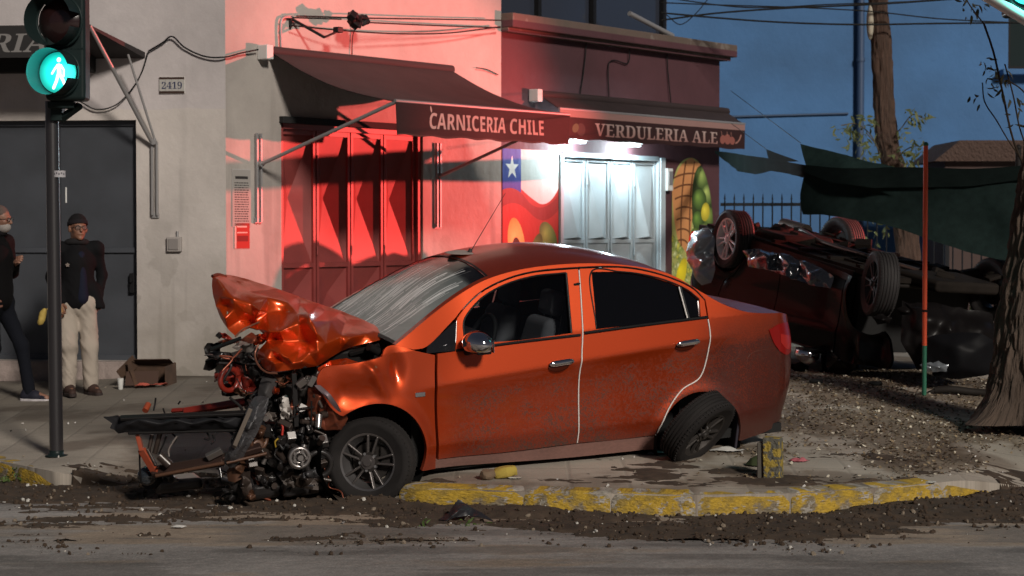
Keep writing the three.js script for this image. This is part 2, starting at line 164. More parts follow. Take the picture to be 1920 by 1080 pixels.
{ // soil thrown over the road along the kerb
  const nx = 420, nz = 150, pos = [], uv = [], idx = [];
  const H = (x, z) => { const s = kz(x) - z; let a = fbm(x * 1.1, z * 2.6, 5, 61) - .5, b = fbm(x * 4, z * 9, 4, 71) - .5, c = fbm(x * 22, z * 22, 3, 81) - .5;
    let band = Math.exp(-(((s + .45 + .15 * Math.sin(x * 1.3)) / .58) ** 2)) * .9 + Math.exp(-(((s + .08) / .12) ** 2)) * (.55 * sst(.75, -.2, x) + .2) + .5 * Math.exp(-(((s - .15) / .5) ** 2)) * sst(-.9, -1.4, x) * sst(-3.6, -2.9, x) + Math.exp(-(((x - .35) / .5) ** 2) - ((s + .18) / .14) ** 2) * 1.0 + Math.exp(-(((x - 3.3) / 1.1) ** 2) - ((s + .6) / .5) ** 2) * .8;
    return .030 * (band * 1.15 - .46 + a * 2.2 + b * 1.7) + .017 * c; };
  for (let j = 0; j <= nz; j++) for (let i = 0; i <= nx; i++) { const x = lerp(-4.6, 4.4, i / nx), z = lerp(-11.9, -14.7, j / nz), h = H(x, z), b = gh(x, z); pos.push(x, (kz(x) - z > -.012 && kz(x) - z < .22 && !(x < -.85 && x > -3.2) && x < 3.5 ? Math.min(-.05, b - .05) : Math.max(-.02, h) + (h > 0 ? b : b - .012)), z); uv.push(x, z); }
  for (let j = 0; j < nz; j++) for (let i = 0; i < nx; i++) { const a = j * (nx + 1) + i, b = a + nx + 1; idx.push(a, a + 1, b, b, a + 1, b + 1); }
  const g = new THREE.BufferGeometry(); g.setAttribute('position', new THREE.Float32BufferAttribute(pos, 3)); g.setAttribute('uv', new THREE.Float32BufferAttribute(uv, 2)); g.setIndex(idx); g.computeVertexNormals();
  stuff(mesh('dirt', g, std(C(1, 1, 1), .95, 0, { map: rep(mottled([.050, .032, .020], .6, 10, 512, 55, .5), 1.3) })), 'dark brown soil strewn over the road along the kerb');
  // clods and grit
  const r = rng(77), cg = new THREE.IcosahedronGeometry(1, 0), M = std(C(1, 1, 1), .95), inst = new THREE.InstancedMesh(cg, M, 7000), m = new THREE.Matrix4(); let k = 0;
  while (k < 7000) { const x = rr(-4.4, 4.3, r), z = rr(-14.6, -11.4, r), h = H(x, z), s = kz(x) - z; if (s > -.01 && !(x < -.9 && x > -3.2)) continue; if (h < -.004 && r() < .975) continue; const q = Math.pow(r(), 4) * .017 + .0022; m.compose(V(x, gh(x, z) + Math.max(0, h) + q * .3, z), new THREE.Quaternion().setFromEuler(new THREE.Euler(r() * 6, r() * 6, r() * 6)), V(q * rr(.8, 1.6, r), q * rr(.5, 1, r), q)); inst.setMatrixAt(k, m); const t = r(); inst.setColorAt(k, t < .88 ? C(.05, .032, .02) : t < .97 ? C(.2, .16, .12) : C(.5, .48, .44)); k++; }
  inst.name = 'dirt_clods'; scene.add(stuff(inst, 'loose clods of soil and grit on the road'));
}
{ // dry leaves and chips around the trees on the right
  const r = rng(5), sh = new THREE.CircleGeometry(1, 6), p = sh.attributes.position; for (let i = 0; i < p.count; i++) p.setZ(i, (p.getX(i) ** 2) * .35); sh.computeVertexNormals();
  const N = 10000, inst = new THREE.InstancedMesh(sh, std(C(1, 1, 1), .8), N), m = new THREE.Matrix4(); let k = 0;
  while (k < N) { const x = rr(.6, 5.2, r), z = rr(-20.4, -13.2, r), s = kz(x) - z; if (s < .25) continue; const dens = fbm(x * 1.3, z * 1.0, 5, 91) + .20 * sst(.6, 2.0, s) * sst(6.6, 4.6, s) + .12 * sst(1.2, 3, x) - .08; if (dens < .40 + .34 * r()) continue; const q = rr(.003, .0125, r); m.compose(V(x, gh(x, z) + .007 + r() * .010, z), new THREE.Quaternion().setFromEuler(new THREE.Euler(-Math.PI / 2 + rr(-.8, .8, r), rr(-.8, .8, r), r() * 6, 'YXZ')), V(q * 1.6, q, q)); inst.setMatrixAt(k, m); const t = r(), l = rr(.6, 1.2, r); inst.setColorAt(k, t < .58 ? C(.09 * l, .06 * l, .035 * l) : t < .86 ? C(.24 * l, .18 * l, .11 * l) : C(.55 * l, .5 * l, .4 * l)); k++; }
  inst.name = 'leaf_litter'; scene.add(stuff(inst, 'dry leaves and pale chips scattered on the pavement around the trees'));
}
// ---------------------------------------------------------------- buildings
const mkFrame = (o, ry) => { const m = new THREE.Matrix4().makeRotationY(ry).setPosition(o); return { o, ry, m, inv: m.clone().invert(), n: V(Math.sin(ry), 0, Math.cos(ry)) }; };
const CORNER = V(-2.86, 0, -19.6);
const FAC = mkFrame(CORNER, .9303), OCH = mkFrame(CORNER, -.10);
function on(fr, px, py, off = 0) { const r = ray(px, py), o = fr.o.clone().addScaledVector(fr.n, off), k = o.sub(cam0).dot(fr.n) / r.dot(fr.n); return r.multiplyScalar(k).add(cam0).applyMatrix4(fr.inv); }   // local point of a wall plane
const xy = (fr, px, py, off = 0) => { const p = on(fr, px, py, off); return [p.x, p.y]; };
function frThing(fr, name, label, cat, p = [0, 0, 0], group) { const w = V(...p).applyMatrix4(fr.m); return thing(name, label, cat, w.toArray(), fr.ry, group); }
const plasterTex = (seed, base, low, lowH) => tex(1024, 1024, (u, v, i, j) => { const h = v * 7; let k = .84 + .5 * (fbm(u * 7, v * 7, 5, seed) - .5) + .22 * (fbm(u * 2.2, v * 3, 3, seed + 70) - .5) + .10 * (fbm(u * 60, v * 60, 3, seed + 5) - .5) + (hash3(i, j, seed) - .5) * .05; const st = fbm(u * 46, v * 3, 4, seed + 11); k *= 1 - .28 * sst(.52, .78, st) * sst(4.5, 1, h);
  const g = sst(1.5, .35, h + (fbm(u * 12, v * 12, 4, seed + 20) - .5) * 1.4), sp = sst(.70, .78, fbm(u * 34, v * 34, 4, seed + 31)); const b = lowH && h < lowH + .05 * (fbm(u * 20, 0, 3, 2) - .5) ? low : base; const chip = sst(.64, .68, fbm(u * 20, v * 20, 5, seed + 41)) * sst(2.6, .4, h);
  return [0, 1, 2].map((q) => lerp(lerp(b[q] * k, [.16, .14, .10][q], .5 * g), [.22, .2, .17][q], Math.max(.5 * sp * g, .55 * chip))); }, true, [1 / 7, 1 / 7]);
const creamTex = plasterTex(3, [.55, .505, .50], [.58, .53, .495], 3.1), creamTex2 = plasterTex(8, [.46, .42, .385], null, 0);
const bumpPl = rep(grain, .9);
const M = {
  cream: std(C(1, 1, 1), .85, 0, { map: creamTex, bumpMap: bumpPl, bumpScale: .004 }),
  pink: std(C(1, 1, 1), .85, 0, { map: creamTex2, bumpMap: bumpPl, bumpScale: .004 }),
  maroon: std(C(1, 1, 1), .8, 0, { map: plasterTex(14, [.095, .032, .040], null, 0), bumpMap: bumpPl, bumpScale: .004 }),
  blueWall: std(C(1, 1, 1), .8, 0, { map: rep(mottled([.052, .155, .34], .28, 7, 512, 9, .06), .16), bumpMap: bumpPl, bumpScale: .004 }),
  greyDoor: std(C(1, 1, 1), .5, .25, { map: rep(mottled([.058, .064, .076], .28, 5, 256, 4, .08), .7) }),
  redDoor: std(C(1, 1, 1), .5, .15, { map: rep(mottled([.26, .045, .04], .3, 5, 256, 6, .1), .7) }),
  paleDoor: std(C(1, 1, 1), .45, .2, { map: rep(mottled([.50, .555, .585], .14, 5, 256, 7, .05), .7) }),
  dark: std(C(.02, .02, .02), .7), black: std(C(.012, .012, .013), .45), steel: std(C(.4, .4, .41), .4, .8), galv: std(C(.34, .33, .33), .5, .5), white: std(C(.6, .6, .58), .5), cable: std(C(.012, .012, .012), .6),
  awning: std(C(1, 1, 1), .85, 0, { map: rep(mottled([.022, .017, .017], .35, 8, 256, 12, .2), 1.2) }), awning2: std(C(1, 1, 1), .85, 0, { map: rep(mottled([.026, .014, .014], .35, 8, 256, 13, .2), 1.2) }),
  stone: std(C(1, 1, 1), .85, 0, { map: rep(mottled([.26, .21, .19], .4, 6, 256, 16, .2), .8), bumpMap: bumpPl, bumpScale: .02 }),
};
function wallGeo(x0, x1, y0, y1, holes, depth = .25) { const s = new THREE.Shape([[x0, y0], [x1, y0], [x1, y1], [x0, y1]].map((p) => new THREE.Vector2(...p))); for (const [a, b, c, d] of holes) s.holes.push(new THREE.Path([[a, c], [a, d], [b, d], [b, c]].map((p) => new THREE.Vector2(...p)))); return new THREE.ExtrudeGeometry(s, { depth, bevelEnabled: false }).translate(0, 0, -depth); }
function pyramid(w, h, d, ax = .5, ay = .5) { const p = [[0, 0, 0], [w, 0, 0], [w, h, 0], [0, h, 0], [w * ax, h * ay, d]], t = [[0, 1, 4], [1, 2, 4], [2, 3, 4], [3, 0, 4]], a = []; for (const q of t) for (const i of q) a.push(...p[i]); const g = new THREE.BufferGeometry(); g.setAttribute('position', new THREE.Float32BufferAttribute(a, 3)); g.computeVertexNormals(); return metreUV(g); }
// a folding steel door: leaves, each with a frame, pressed panels, hinges
function steelDoor(parent, x0, x1, y0, y1, z, leaves, rows, relief, mat, gap = .02) {
  const d = part('door', parent, [0, 0, z]); const w = (x1 - x0) / leaves;
  mesh('door_frame', merge(box(.06, y1 - y0 + .06, .09, x0 - .028, (y0 + y1) / 2, .02), box(.06, y1 - y0 + .06, .09, x1 + .028, (y0 + y1) / 2, .02), box(x1 - x0, .06, .09, (x0 + x1) / 2, y1 + .032, .022)), mat, d);
  for (let i = 0; i < leaves; i++) { const a = x0 + i * w + gap / 2, b = x0 + (i + 1) * w - gap / 2, fw = .035, gs = [];
    for (const [q, ww] of [[a + fw / 2, fw], [b - fw / 2, fw]]) gs.push(box(ww, y1 - y0, .045, q, (y0 + y1) / 2, 0));
    const ys = [y0, ...rows.map((f) => lerp(y0, y1, f)), y1]; for (const yy of ys) gs.push(box(b - a - 2 * fw, .05, .041, (a + b) / 2, clamp(yy, y0 + .025, y1 - .025), 0));
    for (let k = 0; k < 3; k++) gs.push(cyl(.012, .012, .1, a, lerp(y0, y1, .12 + .38 * k), .028, [0, 0, 0], 8));
    mesh('leaf_frame', merge(gs), mat, d);
    for (let k = 0; k < ys.length - 1; k++) { const ya = ys[k] + .026, yb = ys[k + 1] - .026; const r = relief[k % relief.length]; mesh('panel', r ? pyramid(b - a - 2 * fw - .002, yb - ya, r[0], r[1], r[2]).translate(a + fw + .001, ya, -.006) : box(b - a - 2 * fw - .002, yb - ya, .006, (a + b) / 2, (ya + yb) / 2, -.012), mat, d); }
  }
  mesh('backing', box(x1 - x0, y1 - y0, .02, (x0 + x1) / 2, (y0 + y1) / 2, -.06 - Math.max(0, ...relief.map((r) => (r && r[0] < 0 ? -r[0] : 0)))), M.dark, d);
  return d; }
const H0 = .40;
{ // corner house, chamfered wall in cream, side wall lit by the red lamp
  const b = frThing(OCH, 'corner_house', 'cream plastered corner house with grey metal double door and house number', 'building');
  const [dx1, dt] = xy(OCH, 255, 225), [, db] = xy(OCH, 200, 676), dx0 = dx1 - 1.72;
  mesh('wall', wallGeo(-4.2, 0, 0, 7, [[dx0, dx1, db, dt]]), M.cream, b);
  mesh('door_step', merge(rbox(1.9, db - .36, .12, .01, (dx0 + dx1) / 2, .36 + (db - .36) / 2 - .003, .052)), M.stone, b);
  const d = steelDoor(b, dx0, dx1, db, dt, -.10, 2, [.46], [null, null], M.greyDoor);
  mesh('handle', merge(bar([(dx0 + dx1) / 2 + .06, db + 1.05, .03], [(dx0 + dx1) / 2 + .06, db + 1.17, .06], .01), rbox(.05, .16, .012, .004, (dx0 + dx1) / 2 + .06, db + 1.1, .03)), M.steel, d);
  mesh('lock', merge(rbox(.05, .2, .04, .006, dx1 - .07, db + .78, .03), cyl(.014, .014, .03, dx1 - .07, db + .8, .06, [Math.PI / 2, 0, 0], 10)), M.black, d);
  mesh('roof', box(4.2, .15, 1.5, -2.1, 7.08, -.8), M.stone, b);
}
const [RD0, RDT] = xy(FAC, 527, 230), [RD1] = xy(FAC, 793, 250);
{
  const b = frThing(FAC, 'butcher_shop', 'pale plastered shop glowing pink with a dark red panelled metal door', 'building');
  mesh('wall', wallGeo(.0, 4.57, 0, 7, [[RD0, RD1, H0, RDT]]), M.pink, b);
  steelDoor(b, RD0 + .055, RD1 - .055, H0, RDT - .06, -.09, 4, [.20, .44], [[-.07, .5, .5], [-.07, .5, .5], [-.13, .5, .5]], M.redDoor);
  mesh('lintel', rbox(RD1 - RD0 + .06, .07, .06, .006, (RD0 + RD1) / 2, RDT + .03, .03), M.dark, b);
  const base = [[.02, RD0 - .03], [RD1 + .03, 4.55]]; for (const [a, c] of base) mesh('base_band', rbox(c - a, .22, .03, .006, (a + c) / 2, .47, .012), M.stone, b);
}
const FT = (px, py, n) => on(FAC, px, py, n);
{ // greengrocer
  const b = frThing(FAC, 'greengrocer_shop', 'low maroon shop with painted vegetables on both sides of a pale lit door', 'building');
  const a = FT(1052, 283, 0), c = FT(1244, 283, 0), e = FT(1351, 300, 0), dtop = a.y - .02;
  mesh('wall', wallGeo(4.578, e.x, 0, 4.28, [[a.x, c.x, H0, dtop]]).translate(0, 0, -.02), M.maroon, b);
  mesh('side_wall', box(.25, 4.28, 6, e.x - .127, 2.14, -3.28), M.maroon, b);
  mesh('cornice', merge(rbox(e.x - 4.57 + .16, .17, .3, .012, (4.575 + e.x + .16) / 2, 4.36, .02), rbox(e.x - 4.57 + .1, .05, .2, .006, (4.575 + e.x + .1) / 2, 4.25, .0)), M.maroon, b);
  mesh('roof', box(e.x - 4.6, .12, 6, (4.6 + e.x) / 2, 4.2, -3.3), M.stone, b);
  const nDoor = 4; steelDoor(b, a.x + .04, c.x - .14, H0, dtop - .05, -.05, nDoor, [.20, .56], [[.06, .5, .03], [.06, .5, .03], [.10, .5, .03]], M.paleDoor, .03);
  mesh('door_post', rbox(.12, dtop - H0, .1, .008, c.x - .045, (dtop + H0) / 2, -.02), M.paleDoor, b);
  // murals, paint on the plaster
  const paint = (w, h, f) => { const t = canvasTex(w, h, (g) => { f(g, w, h); const r = rng(9); g.globalAlpha = .10; for (let i = 0; i < 1400; i++) { g.fillStyle = r() < .5 ? '#000' : '#a09080'; g.fillRect(r() * w, r() * h, 1 + r() * 5, 1 + r() * 3); } g.globalAlpha = 1; }); return t; };
  const blob = (g, x, y, rx, ry, rot, c1, c2) => { const q = g.createRadialGradient(x - rx * .3, y - ry * .3, 1, x, y, Math.max(rx, ry)); q.addColorStop(0, c1); q.addColorStop(1, c2); g.fillStyle = q; g.beginPath(); g.ellipse(x, y, rx, ry, rot, 0, 7); g.fill(); };
  const m1 = FT(944, 278, 0), m2 = FT(1049, 278, 0);
  const mural1 = paint(512, 1000, (g, w, h) => {
    g.fillStyle = '#9c2a20'; g.fillRect(0, 0, w, h);
    g.fillStyle = '#c3c8c4'; g.beginPath(); g.moveTo(150, 0); g.lineTo(w, 0); g.lineTo(w, 190); g.quadraticCurveTo(430, 290, 330, 270); g.quadraticCurveTo(240, 240, 150, 190); g.fill();
    g.fillStyle = '#22349a'; g.fillRect(0, 0, 165, 215); g.fillStyle = '#f0f2f2'; g.beginPath(); for (let i = 0; i < 10; i++) { const a = -Math.PI / 2 + i * Math.PI / 5, q = i % 2 ? 24 : 62; g.lineTo(85 + Math.cos(a) * q, 95 + Math.sin(a) * q); } g.fill();
    g.fillStyle = '#7d1f18'; g.beginPath(); g.moveTo(0, 205); g.quadraticCurveTo(120, 170, 230, 260); g.quadraticCurveTo(360, 335, 512, 225); g.lineTo(512, 300); g.quadraticCurveTo(380, 400, 250, 320); g.quadraticCurveTo(120, 240, 0, 290); g.fill();
    blob(g, 400, 640, 85, 210, -.12, '#e0aa62', '#8e5f2e'); blob(g, 415, 440, 95, 62, .7, '#8aa850', '#3d5a26'); blob(g, 280, 560, 58, 150, .45, '#7f9d4c', '#35521f'); blob(g, 330, 720, 60, 230, .2, '#d6df60', '#7e8f2c'); blob(g, 385, 770, 46, 180, .35, '#b5cc52', '#5f7c26'); blob(g, 125, 480, 74, 140, -.25, '#f0dc86', '#9c9440'); blob(g, 128, 500, 38, 60, -.25, '#5a3520', '#2c170c');
    blob(g, 80, 660, 54, 70, .2, '#dd8a3c', '#8e4a22'); g.strokeStyle = '#b3241a'; g.lineWidth = 32; g.lineCap = 'round'; for (let i = 0; i < 5; i++) { g.beginPath(); g.moveTo(205 - i * 22, 610 + i * 45); g.quadraticCurveTo(160, 700 + i * 20, 70 + i * 12, 740 + i * 22); g.stroke(); } blob(g, 110, 820, 110, 70, 0, '#df4a2a', '#7c2014'); blob(g, 470, 760, 50, 220, 0, '#4e5666', '#363a46'); blob(g, 210, 910, 170, 80, 0, '#c2bc50', '#666a28'); });
  const pan = (name, tx, p, q, y0, y1, shape) => { const x0 = p, w = q - p, h = y1 - y0; const g = shape ? new THREE.ShapeGeometry(shape, 24) : new THREE.PlaneGeometry(w, h).translate(w / 2, h / 2, 0); if (shape) { const pp = g.attributes.position, uv = g.attributes.uv; for (let i = 0; i < pp.count; i++) uv.setXY(i, pp.getX(i) / w, pp.getY(i) / h); } g.translate(x0, y0, -.014); return mesh(name, g, std(C(1, 1, 1), .7, 0, { map: tx, bumpMap: bumpPl, bumpScale: .004 }), b); };
  pan('mural', mural1, m1.x, m2.x, H0 + .05, m1.y);
  const v1 = FT(1262, 300, 0), v2 = FT(1341, 300, 0), vt = FT(1300, 296, 0).y, W = v2.x - v1.x, Hh = vt - H0 - .05;
  const mural2 = paint(420, 1000, (g, w, h) => { g.fillStyle = '#a8a860'; g.fillRect(0, 0, w, h); const r = rng(4);
    for (let i = 0; i < 420; i++) blob(g, r() * w * .85, 450 + r() * 550, 8 + r() * 30, 5 + r() * 10, r() * 3, ['#dfe2ac', '#c2cc7c', '#e6d858', '#93a352'][i % 4], '#6d7838');
    g.fillStyle = '#c98a56'; g.beginPath(); g.moveTo(0, 190); g.quadraticCurveTo(40, 30, 190, 0); g.lineTo(300, 40); g.quadraticCurveTo(200, 230, 165, 560); g.lineTo(60, 470); g.quadraticCurveTo(10, 360, 0, 190); g.fill(); g.strokeStyle = '#6b3f20'; g.lineWidth = 10; for (let i = 0; i < 7; i++) { g.beginPath(); g.moveTo(10 + i * 8, 120 + i * 58); g.quadraticCurveTo(120, 80 + i * 62, 250 - i * 16, 90 + i * 66); g.stroke(); } g.lineWidth = 13; for (const q of [95, 180]) { g.beginPath(); g.moveTo(q + 40, 20); g.quadraticCurveTo(q - 20, 220, q - 5, 500); g.stroke(); }
    g.fillStyle = '#33421c'; g.beginPath(); g.ellipse(305, 290, 110, 250, -.1, 0, 7); g.fill();
    for (const [x, y, q, c1] of [[300, 110, 74, '#b4ca6c'], [355, 205, 70, '#c4d678'], [270, 235, 70, '#86aa4c'], [365, 330, 64, '#b4c75a'], [255, 350, 58, '#78a044'], [330, 430, 72, '#c6d070'], [235, 440, 54, '#8aa046']]) blob(g, x, y, q, q * .85, 0, c1, '#33491f'); blob(g, 330, 305, 42, 54, .3, '#f4e24a', '#a89a2c'); g.fillStyle = '#e01c0e'; g.beginPath(); g.ellipse(215, 480, 52, 66, 0, 0, 7); g.fill(); blob(g, 90, 660, 44, 100, .4, '#f8e226', '#b8a620'); });
  const sh = new THREE.Shape(); sh.moveTo(0, 0); sh.lineTo(W * .8, 0); sh.lineTo(W * .97, Hh * .5); sh.bezierCurveTo(W * 1.02, Hh * .8, W * .75, Hh, W * .45, Hh); sh.bezierCurveTo(W * .2, Hh, W * .02, Hh * .93, 0, Hh * .8); sh.closePath();
  pan('mural', mural2, v1.x, v2.x, H0 + .05, vt, sh);
}
function awning(name, label, t0, t1, yw, n1, y1, yv, tx, mat, sag, brackets, o = {}) { // cloth from a roller on the wall to a front bar, valance, folding arms
  const g = frThing(FAC, name, label, 'awning', [(t0 + t1) / 2, yw, 0]), L = t1 - t0, cx = (t0 + t1) / 2;
  const grid = (f, nu, nv) => { const pos = [], uv = [], idx = []; for (let j = 0; j <= nv; j++) for (let i = 0; i <= nu; i++) { const p = f(i / nu, j / nv); pos.push(p[0] - cx, p[1] - yw, p[2]); uv.push(i / nu, j / nv); } for (let j = 0; j < nv; j++) for (let i = 0; i < nu; i++) { const a = j * (nu + 1) + i, b = a + nu + 1; idx.push(a, b, a + 1, a + 1, b, b + 1); } const q = new THREE.BufferGeometry(); q.setAttribute('position', new THREE.Float32BufferAttribute(pos, 3)); q.setAttribute('uv', new THREE.Float32BufferAttribute(uv, 2)); q.setIndex(idx); q.computeVertexNormals(); return q; };
  const P = (u, v) => [lerp(t0, t1, u), lerp(yw, y1, v) - sag * Math.sin(Math.PI * v) * (1 + .35 * (2 * u - 1) ** 2) + .01 * (fbm(u * 9, v * 4, 2, 3) - .5), lerp(.06, n1, v)];
  const top = grid(P, 40, 16), low = grid((u, v) => { const p = P(1 - u, v); return [p[0], p[1] - .006, p[2] - .002]; }, 40, 16); mesh('canopy', merge(metreUV(top, 1), metreUV(low, 1)), mat, g);
  const vf = (u, v, s) => [lerp(t0, t1, u), lerp(yv, y1, v) + (v < .01 ? .008 * Math.sin(u * 40) : 0), n1 + .012 + s + .02 * (1 - v) * Math.sin(u * 17 + 1) * (o.wave ?? 1)];
  const va = grid((u, v) => vf(u, v, 0), 48, 5); va.index.array.reverse(); va.computeVertexNormals();
  mesh('valance', va, std(C(.62, .6, .58), .8, 0, { map: tx }), g); const vb = grid((u, v) => vf(u, v, -.006), 48, 5); mesh('valance_lining', metreUV(vb), mat, g);
  mesh('front_bar', bar([-L / 2, y1 - yw, n1], [L / 2, y1 - yw, n1], .018), M.galv, g); mesh('roller', bar([-L / 2 - .02, 0, .07], [L / 2 + .02, 0, .07], .05, 14), mat, g);
  mesh('bracket', rbox(.10, .15, .14, .012, -L / 2 - .08, -.02, .07), M.white, g);
  for (const [bp, ya, yb, end] of brackets) { mesh('arm_rail', merge(rbox(.025, ya - yb, .03, .004, bp - .028 - cx, (ya + yb) / 2 - yw, .03), rbox(.025, ya - yb, .03, .004, bp + .028 - cx, (ya + yb) / 2 - yw, .03), rbox(.1, .06, .02, .004, bp - cx, yb - yw + .02, .011)), M.galv, g); mesh('arm', merge(bar([bp - cx, end[0] - yw, .06], [end[1] - cx, end[2] - yw, n1 - .01], .019, 10), cyl(.03, .03, .05, bp - cx, end[0] - yw, .055, [Math.PI / 2, 0, 0], 12)), M.galv, g); }
  return g; }
{
  const c1 = FT(485, 250, .03), c1b = FT(483, 417, .03), a1 = FT(487, 308, .06), c2 = FT(822, 268, .03), c2b = FT(822, 427, .03), a2 = FT(828, 330, .06);
  const tx = canvasTex(2048, 256, (g, w, h) => { g.fillStyle = '#170f0f'; g.fillRect(0, 0, w, h); const r = rng(3); for (let i = 0; i < 900; i++) { g.globalAlpha = .12; g.fillStyle = r() < .5 ? '#120b0b' : '#33262a'; g.fillRect(r() * w, r() * h, 5 + r() * 60, 2 + r() * 20); } g.globalAlpha = 1; g.fillStyle = '#4a3936'; g.fillRect(0, 0, w, 9); g.fillRect(0, h - 12, w, 7); g.fillStyle = '#c9c2bb'; g.font = 'bold 150px sans-serif'; g.textBaseline = 'middle'; g.save(); g.translate(w * .175, h * .52); const tw = g.measureText('CARNICERIA CHILE').width; g.scale(w * .66 / tw, 1.12); g.fillText('CARNICERIA CHILE', 0, 0); g.restore(); g.beginPath(); g.ellipse(w * .185, h * .17, 8, 26, -.3, 0, 7); g.fill(); g.globalCompositeOperation = 'source-atop'; for (let i = 0; i < 500; i++) { g.globalAlpha = .16; g.fillStyle = '#2c1f1f'; g.fillRect(r() * w, r() * h, 2 + r() * 14, 2 + r() * 5); } g.globalAlpha = 1; });
  awning('butcher_awning', 'dark sagging awning lettered CARNICERIA CHILE on two long arms', .58, 3.52, 3.71, 1.72, 3.14, 2.81, tx, M.awning, .07, [[c1.x, c1.y, c1b.y, [a1.y, .60, 3.13]], [c2.x, c2.y, c2b.y, [a2.y, 3.46, 3.10]]]);
  const tx2 = canvasTex(2048, 256, (g, w, h) => { g.fillStyle = '#3a1717'; g.fillRect(0, 0, w, h); const r = rng(6); for (let i = 0; i < 700; i++) { g.globalAlpha = .12; g.fillStyle = r() < .5 ? '#160b0b' : '#3f2422'; g.fillRect(r() * w, r() * h, 5 + r() * 60, 2 + r() * 20); } g.globalAlpha = 1; g.fillStyle = '#b58f8a'; g.fillRect(0, 0, w, 66); g.font = 'bold 150px serif'; g.textBaseline = 'middle'; const tw = g.measureText('VERDULERIA ALE').width; g.save(); g.translate(w * .17, h * .64); g.scale(w * .665 / tw, 1.05); const q = g.createLinearGradient(0, -60, 0, 60); q.addColorStop(0, '#d9c4bf'); q.addColorStop(1, '#b98a84'); g.fillStyle = q; g.fillText('VERDULERIA ALE', 0, 0); g.restore();
    g.fillStyle = '#b06a60'; for (const [x, y, a, b, e] of [[1770, 170, 34, 44, .3], [1830, 165, 40, 50, 0], [1890, 175, 34, 40, -.3]]) { g.beginPath(); g.ellipse(x, y, a, b, e, 0, 7); g.fill(); } g.strokeStyle = '#c08a80'; g.lineWidth = 16; g.beginPath(); g.moveTo(1930, 200); g.quadraticCurveTo(1985, 180, 2000, 110); g.stroke(); g.lineWidth = 6; for (const x of [1760, 1830, 1880]) { g.beginPath(); g.moveTo(x, 130); g.lineTo(x - 8, 90); g.stroke(); } g.fillStyle = '#55403c'; g.beginPath(); g.ellipse(205, 170, 44, 56, 0, 0, 7); g.fill(); g.fillStyle = '#6a6e50'; g.beginPath(); g.ellipse(150, 160, 30, 42, .4, 0, 7); g.fill(); });
  const w0 = FT(1003, 182, 0), w1 = FT(1352, 205, 0), f1 = FT(1388, 235, .34), fb = FT(1388, 283, .34);
  awning('greengrocer_awning', 'short dark awning lettered VERDULERIA ALE over the lit pale door', w0.x, w1.x + .02, (w0.y + w1.y) / 2, .36, f1.y + .02, fb.y + .02, tx2, M.awning2, .0, [], { wave: .3 });
  // RIA awning on the chamfered wall
  const fo = FAC.m; const e = on(OCH, 272, 98, .0), fe = on(OCH, 168, 46, .9), fbm_ = on(OCH, 168, 104, .9);
  const g = frThing(OCH, 'corner_awning', 'flat dark awning lettered RIA folded high over the grey door', 'awning', [e.x, e.y, 0]); const L = 2.3;
  const s = new THREE.Shape([[0, 0], [.9, fe.y - e.y], [.9, fe.y - e.y - .025], [.0, -.06]].map((p) => new THREE.Vector2(...p))); const xo = fe.x - e.x;
  const slab = new THREE.ExtrudeGeometry(s, { depth: L, bevelEnabled: false }).rotateY(-Math.PI / 2); { const p = slab.attributes.position; for (let i = 0; i < p.count; i++) p.setX(i, p.getX(i) + xo * p.getZ(i) / .9); slab.computeVertexNormals(); } mesh('canopy', metreUV(slab), M.awning, g);
  const vt = canvasTex(1024, 170, (c, w, h) => { c.fillStyle = '#262424'; c.fillRect(0, 0, w, h); c.fillStyle = '#8d8a88'; c.font = 'bold italic 140px serif'; c.textBaseline = 'middle'; const m = c.measureText('RIA').width; c.fillText('RIA', w - m - 190, h * .54); c.globalAlpha = .3; const r = rng(2); for (let i = 0; i < 200; i++) { c.fillStyle = '#262424'; c.fillRect(r() * w, r() * h, 20 * r(), 4 * r()); } c.globalAlpha = 1; });
  mesh('valance', new THREE.PlaneGeometry(L, .3).translate(xo - L / 2, fe.y - e.y - .16, .903), std(C(.7, .7, .7), .8, 0, { map: vt }), g); mesh('valance_lining', box(L, .3, .006, xo - L / 2, fe.y - e.y - .16, .897), M.awning, g);
  mesh('roller_box', rbox(L, .17, .16, .02, -L / 2 - .5, -.12, .085), M.dark, g);
  const k1 = on(OCH, 288, 266, .06), k2 = on(OCH, 288, 404, .03), k3 = on(OCH, 168, 48, .88);
  mesh('arm_rail', merge(rbox(.022, k1.y - k2.y, .03, .004, k1.x - e.x - .025, (k1.y + k2.y) / 2 - e.y, .03), rbox(.022, k1.y - k2.y, .03, .004, k1.x - e.x + .025, (k1.y + k2.y) / 2 - e.y, .03), rbox(.08, .05, .02, .004, k1.x - e.x, k2.y - e.y, .012)), M.galv, g);
  mesh('arm', merge(bar([k1.x - e.x - .02, k1.y - e.y, .06], [k3.x - e.x, k3.y - e.y, .88], .02), cyl(.03, .03, .05, k1.x - e.x, k1.y - e.y, .05, [Math.PI / 2, 0, 0], 12)), M.galv, g);
  const k4 = on(OCH, 240, 102, .3); mesh('stay', bar([k1.x - e.x + .01, k1.y - e.y + .02, .05], [k4.x - e.x, k4.y - e.y, .3], .012), M.galv, g);
}
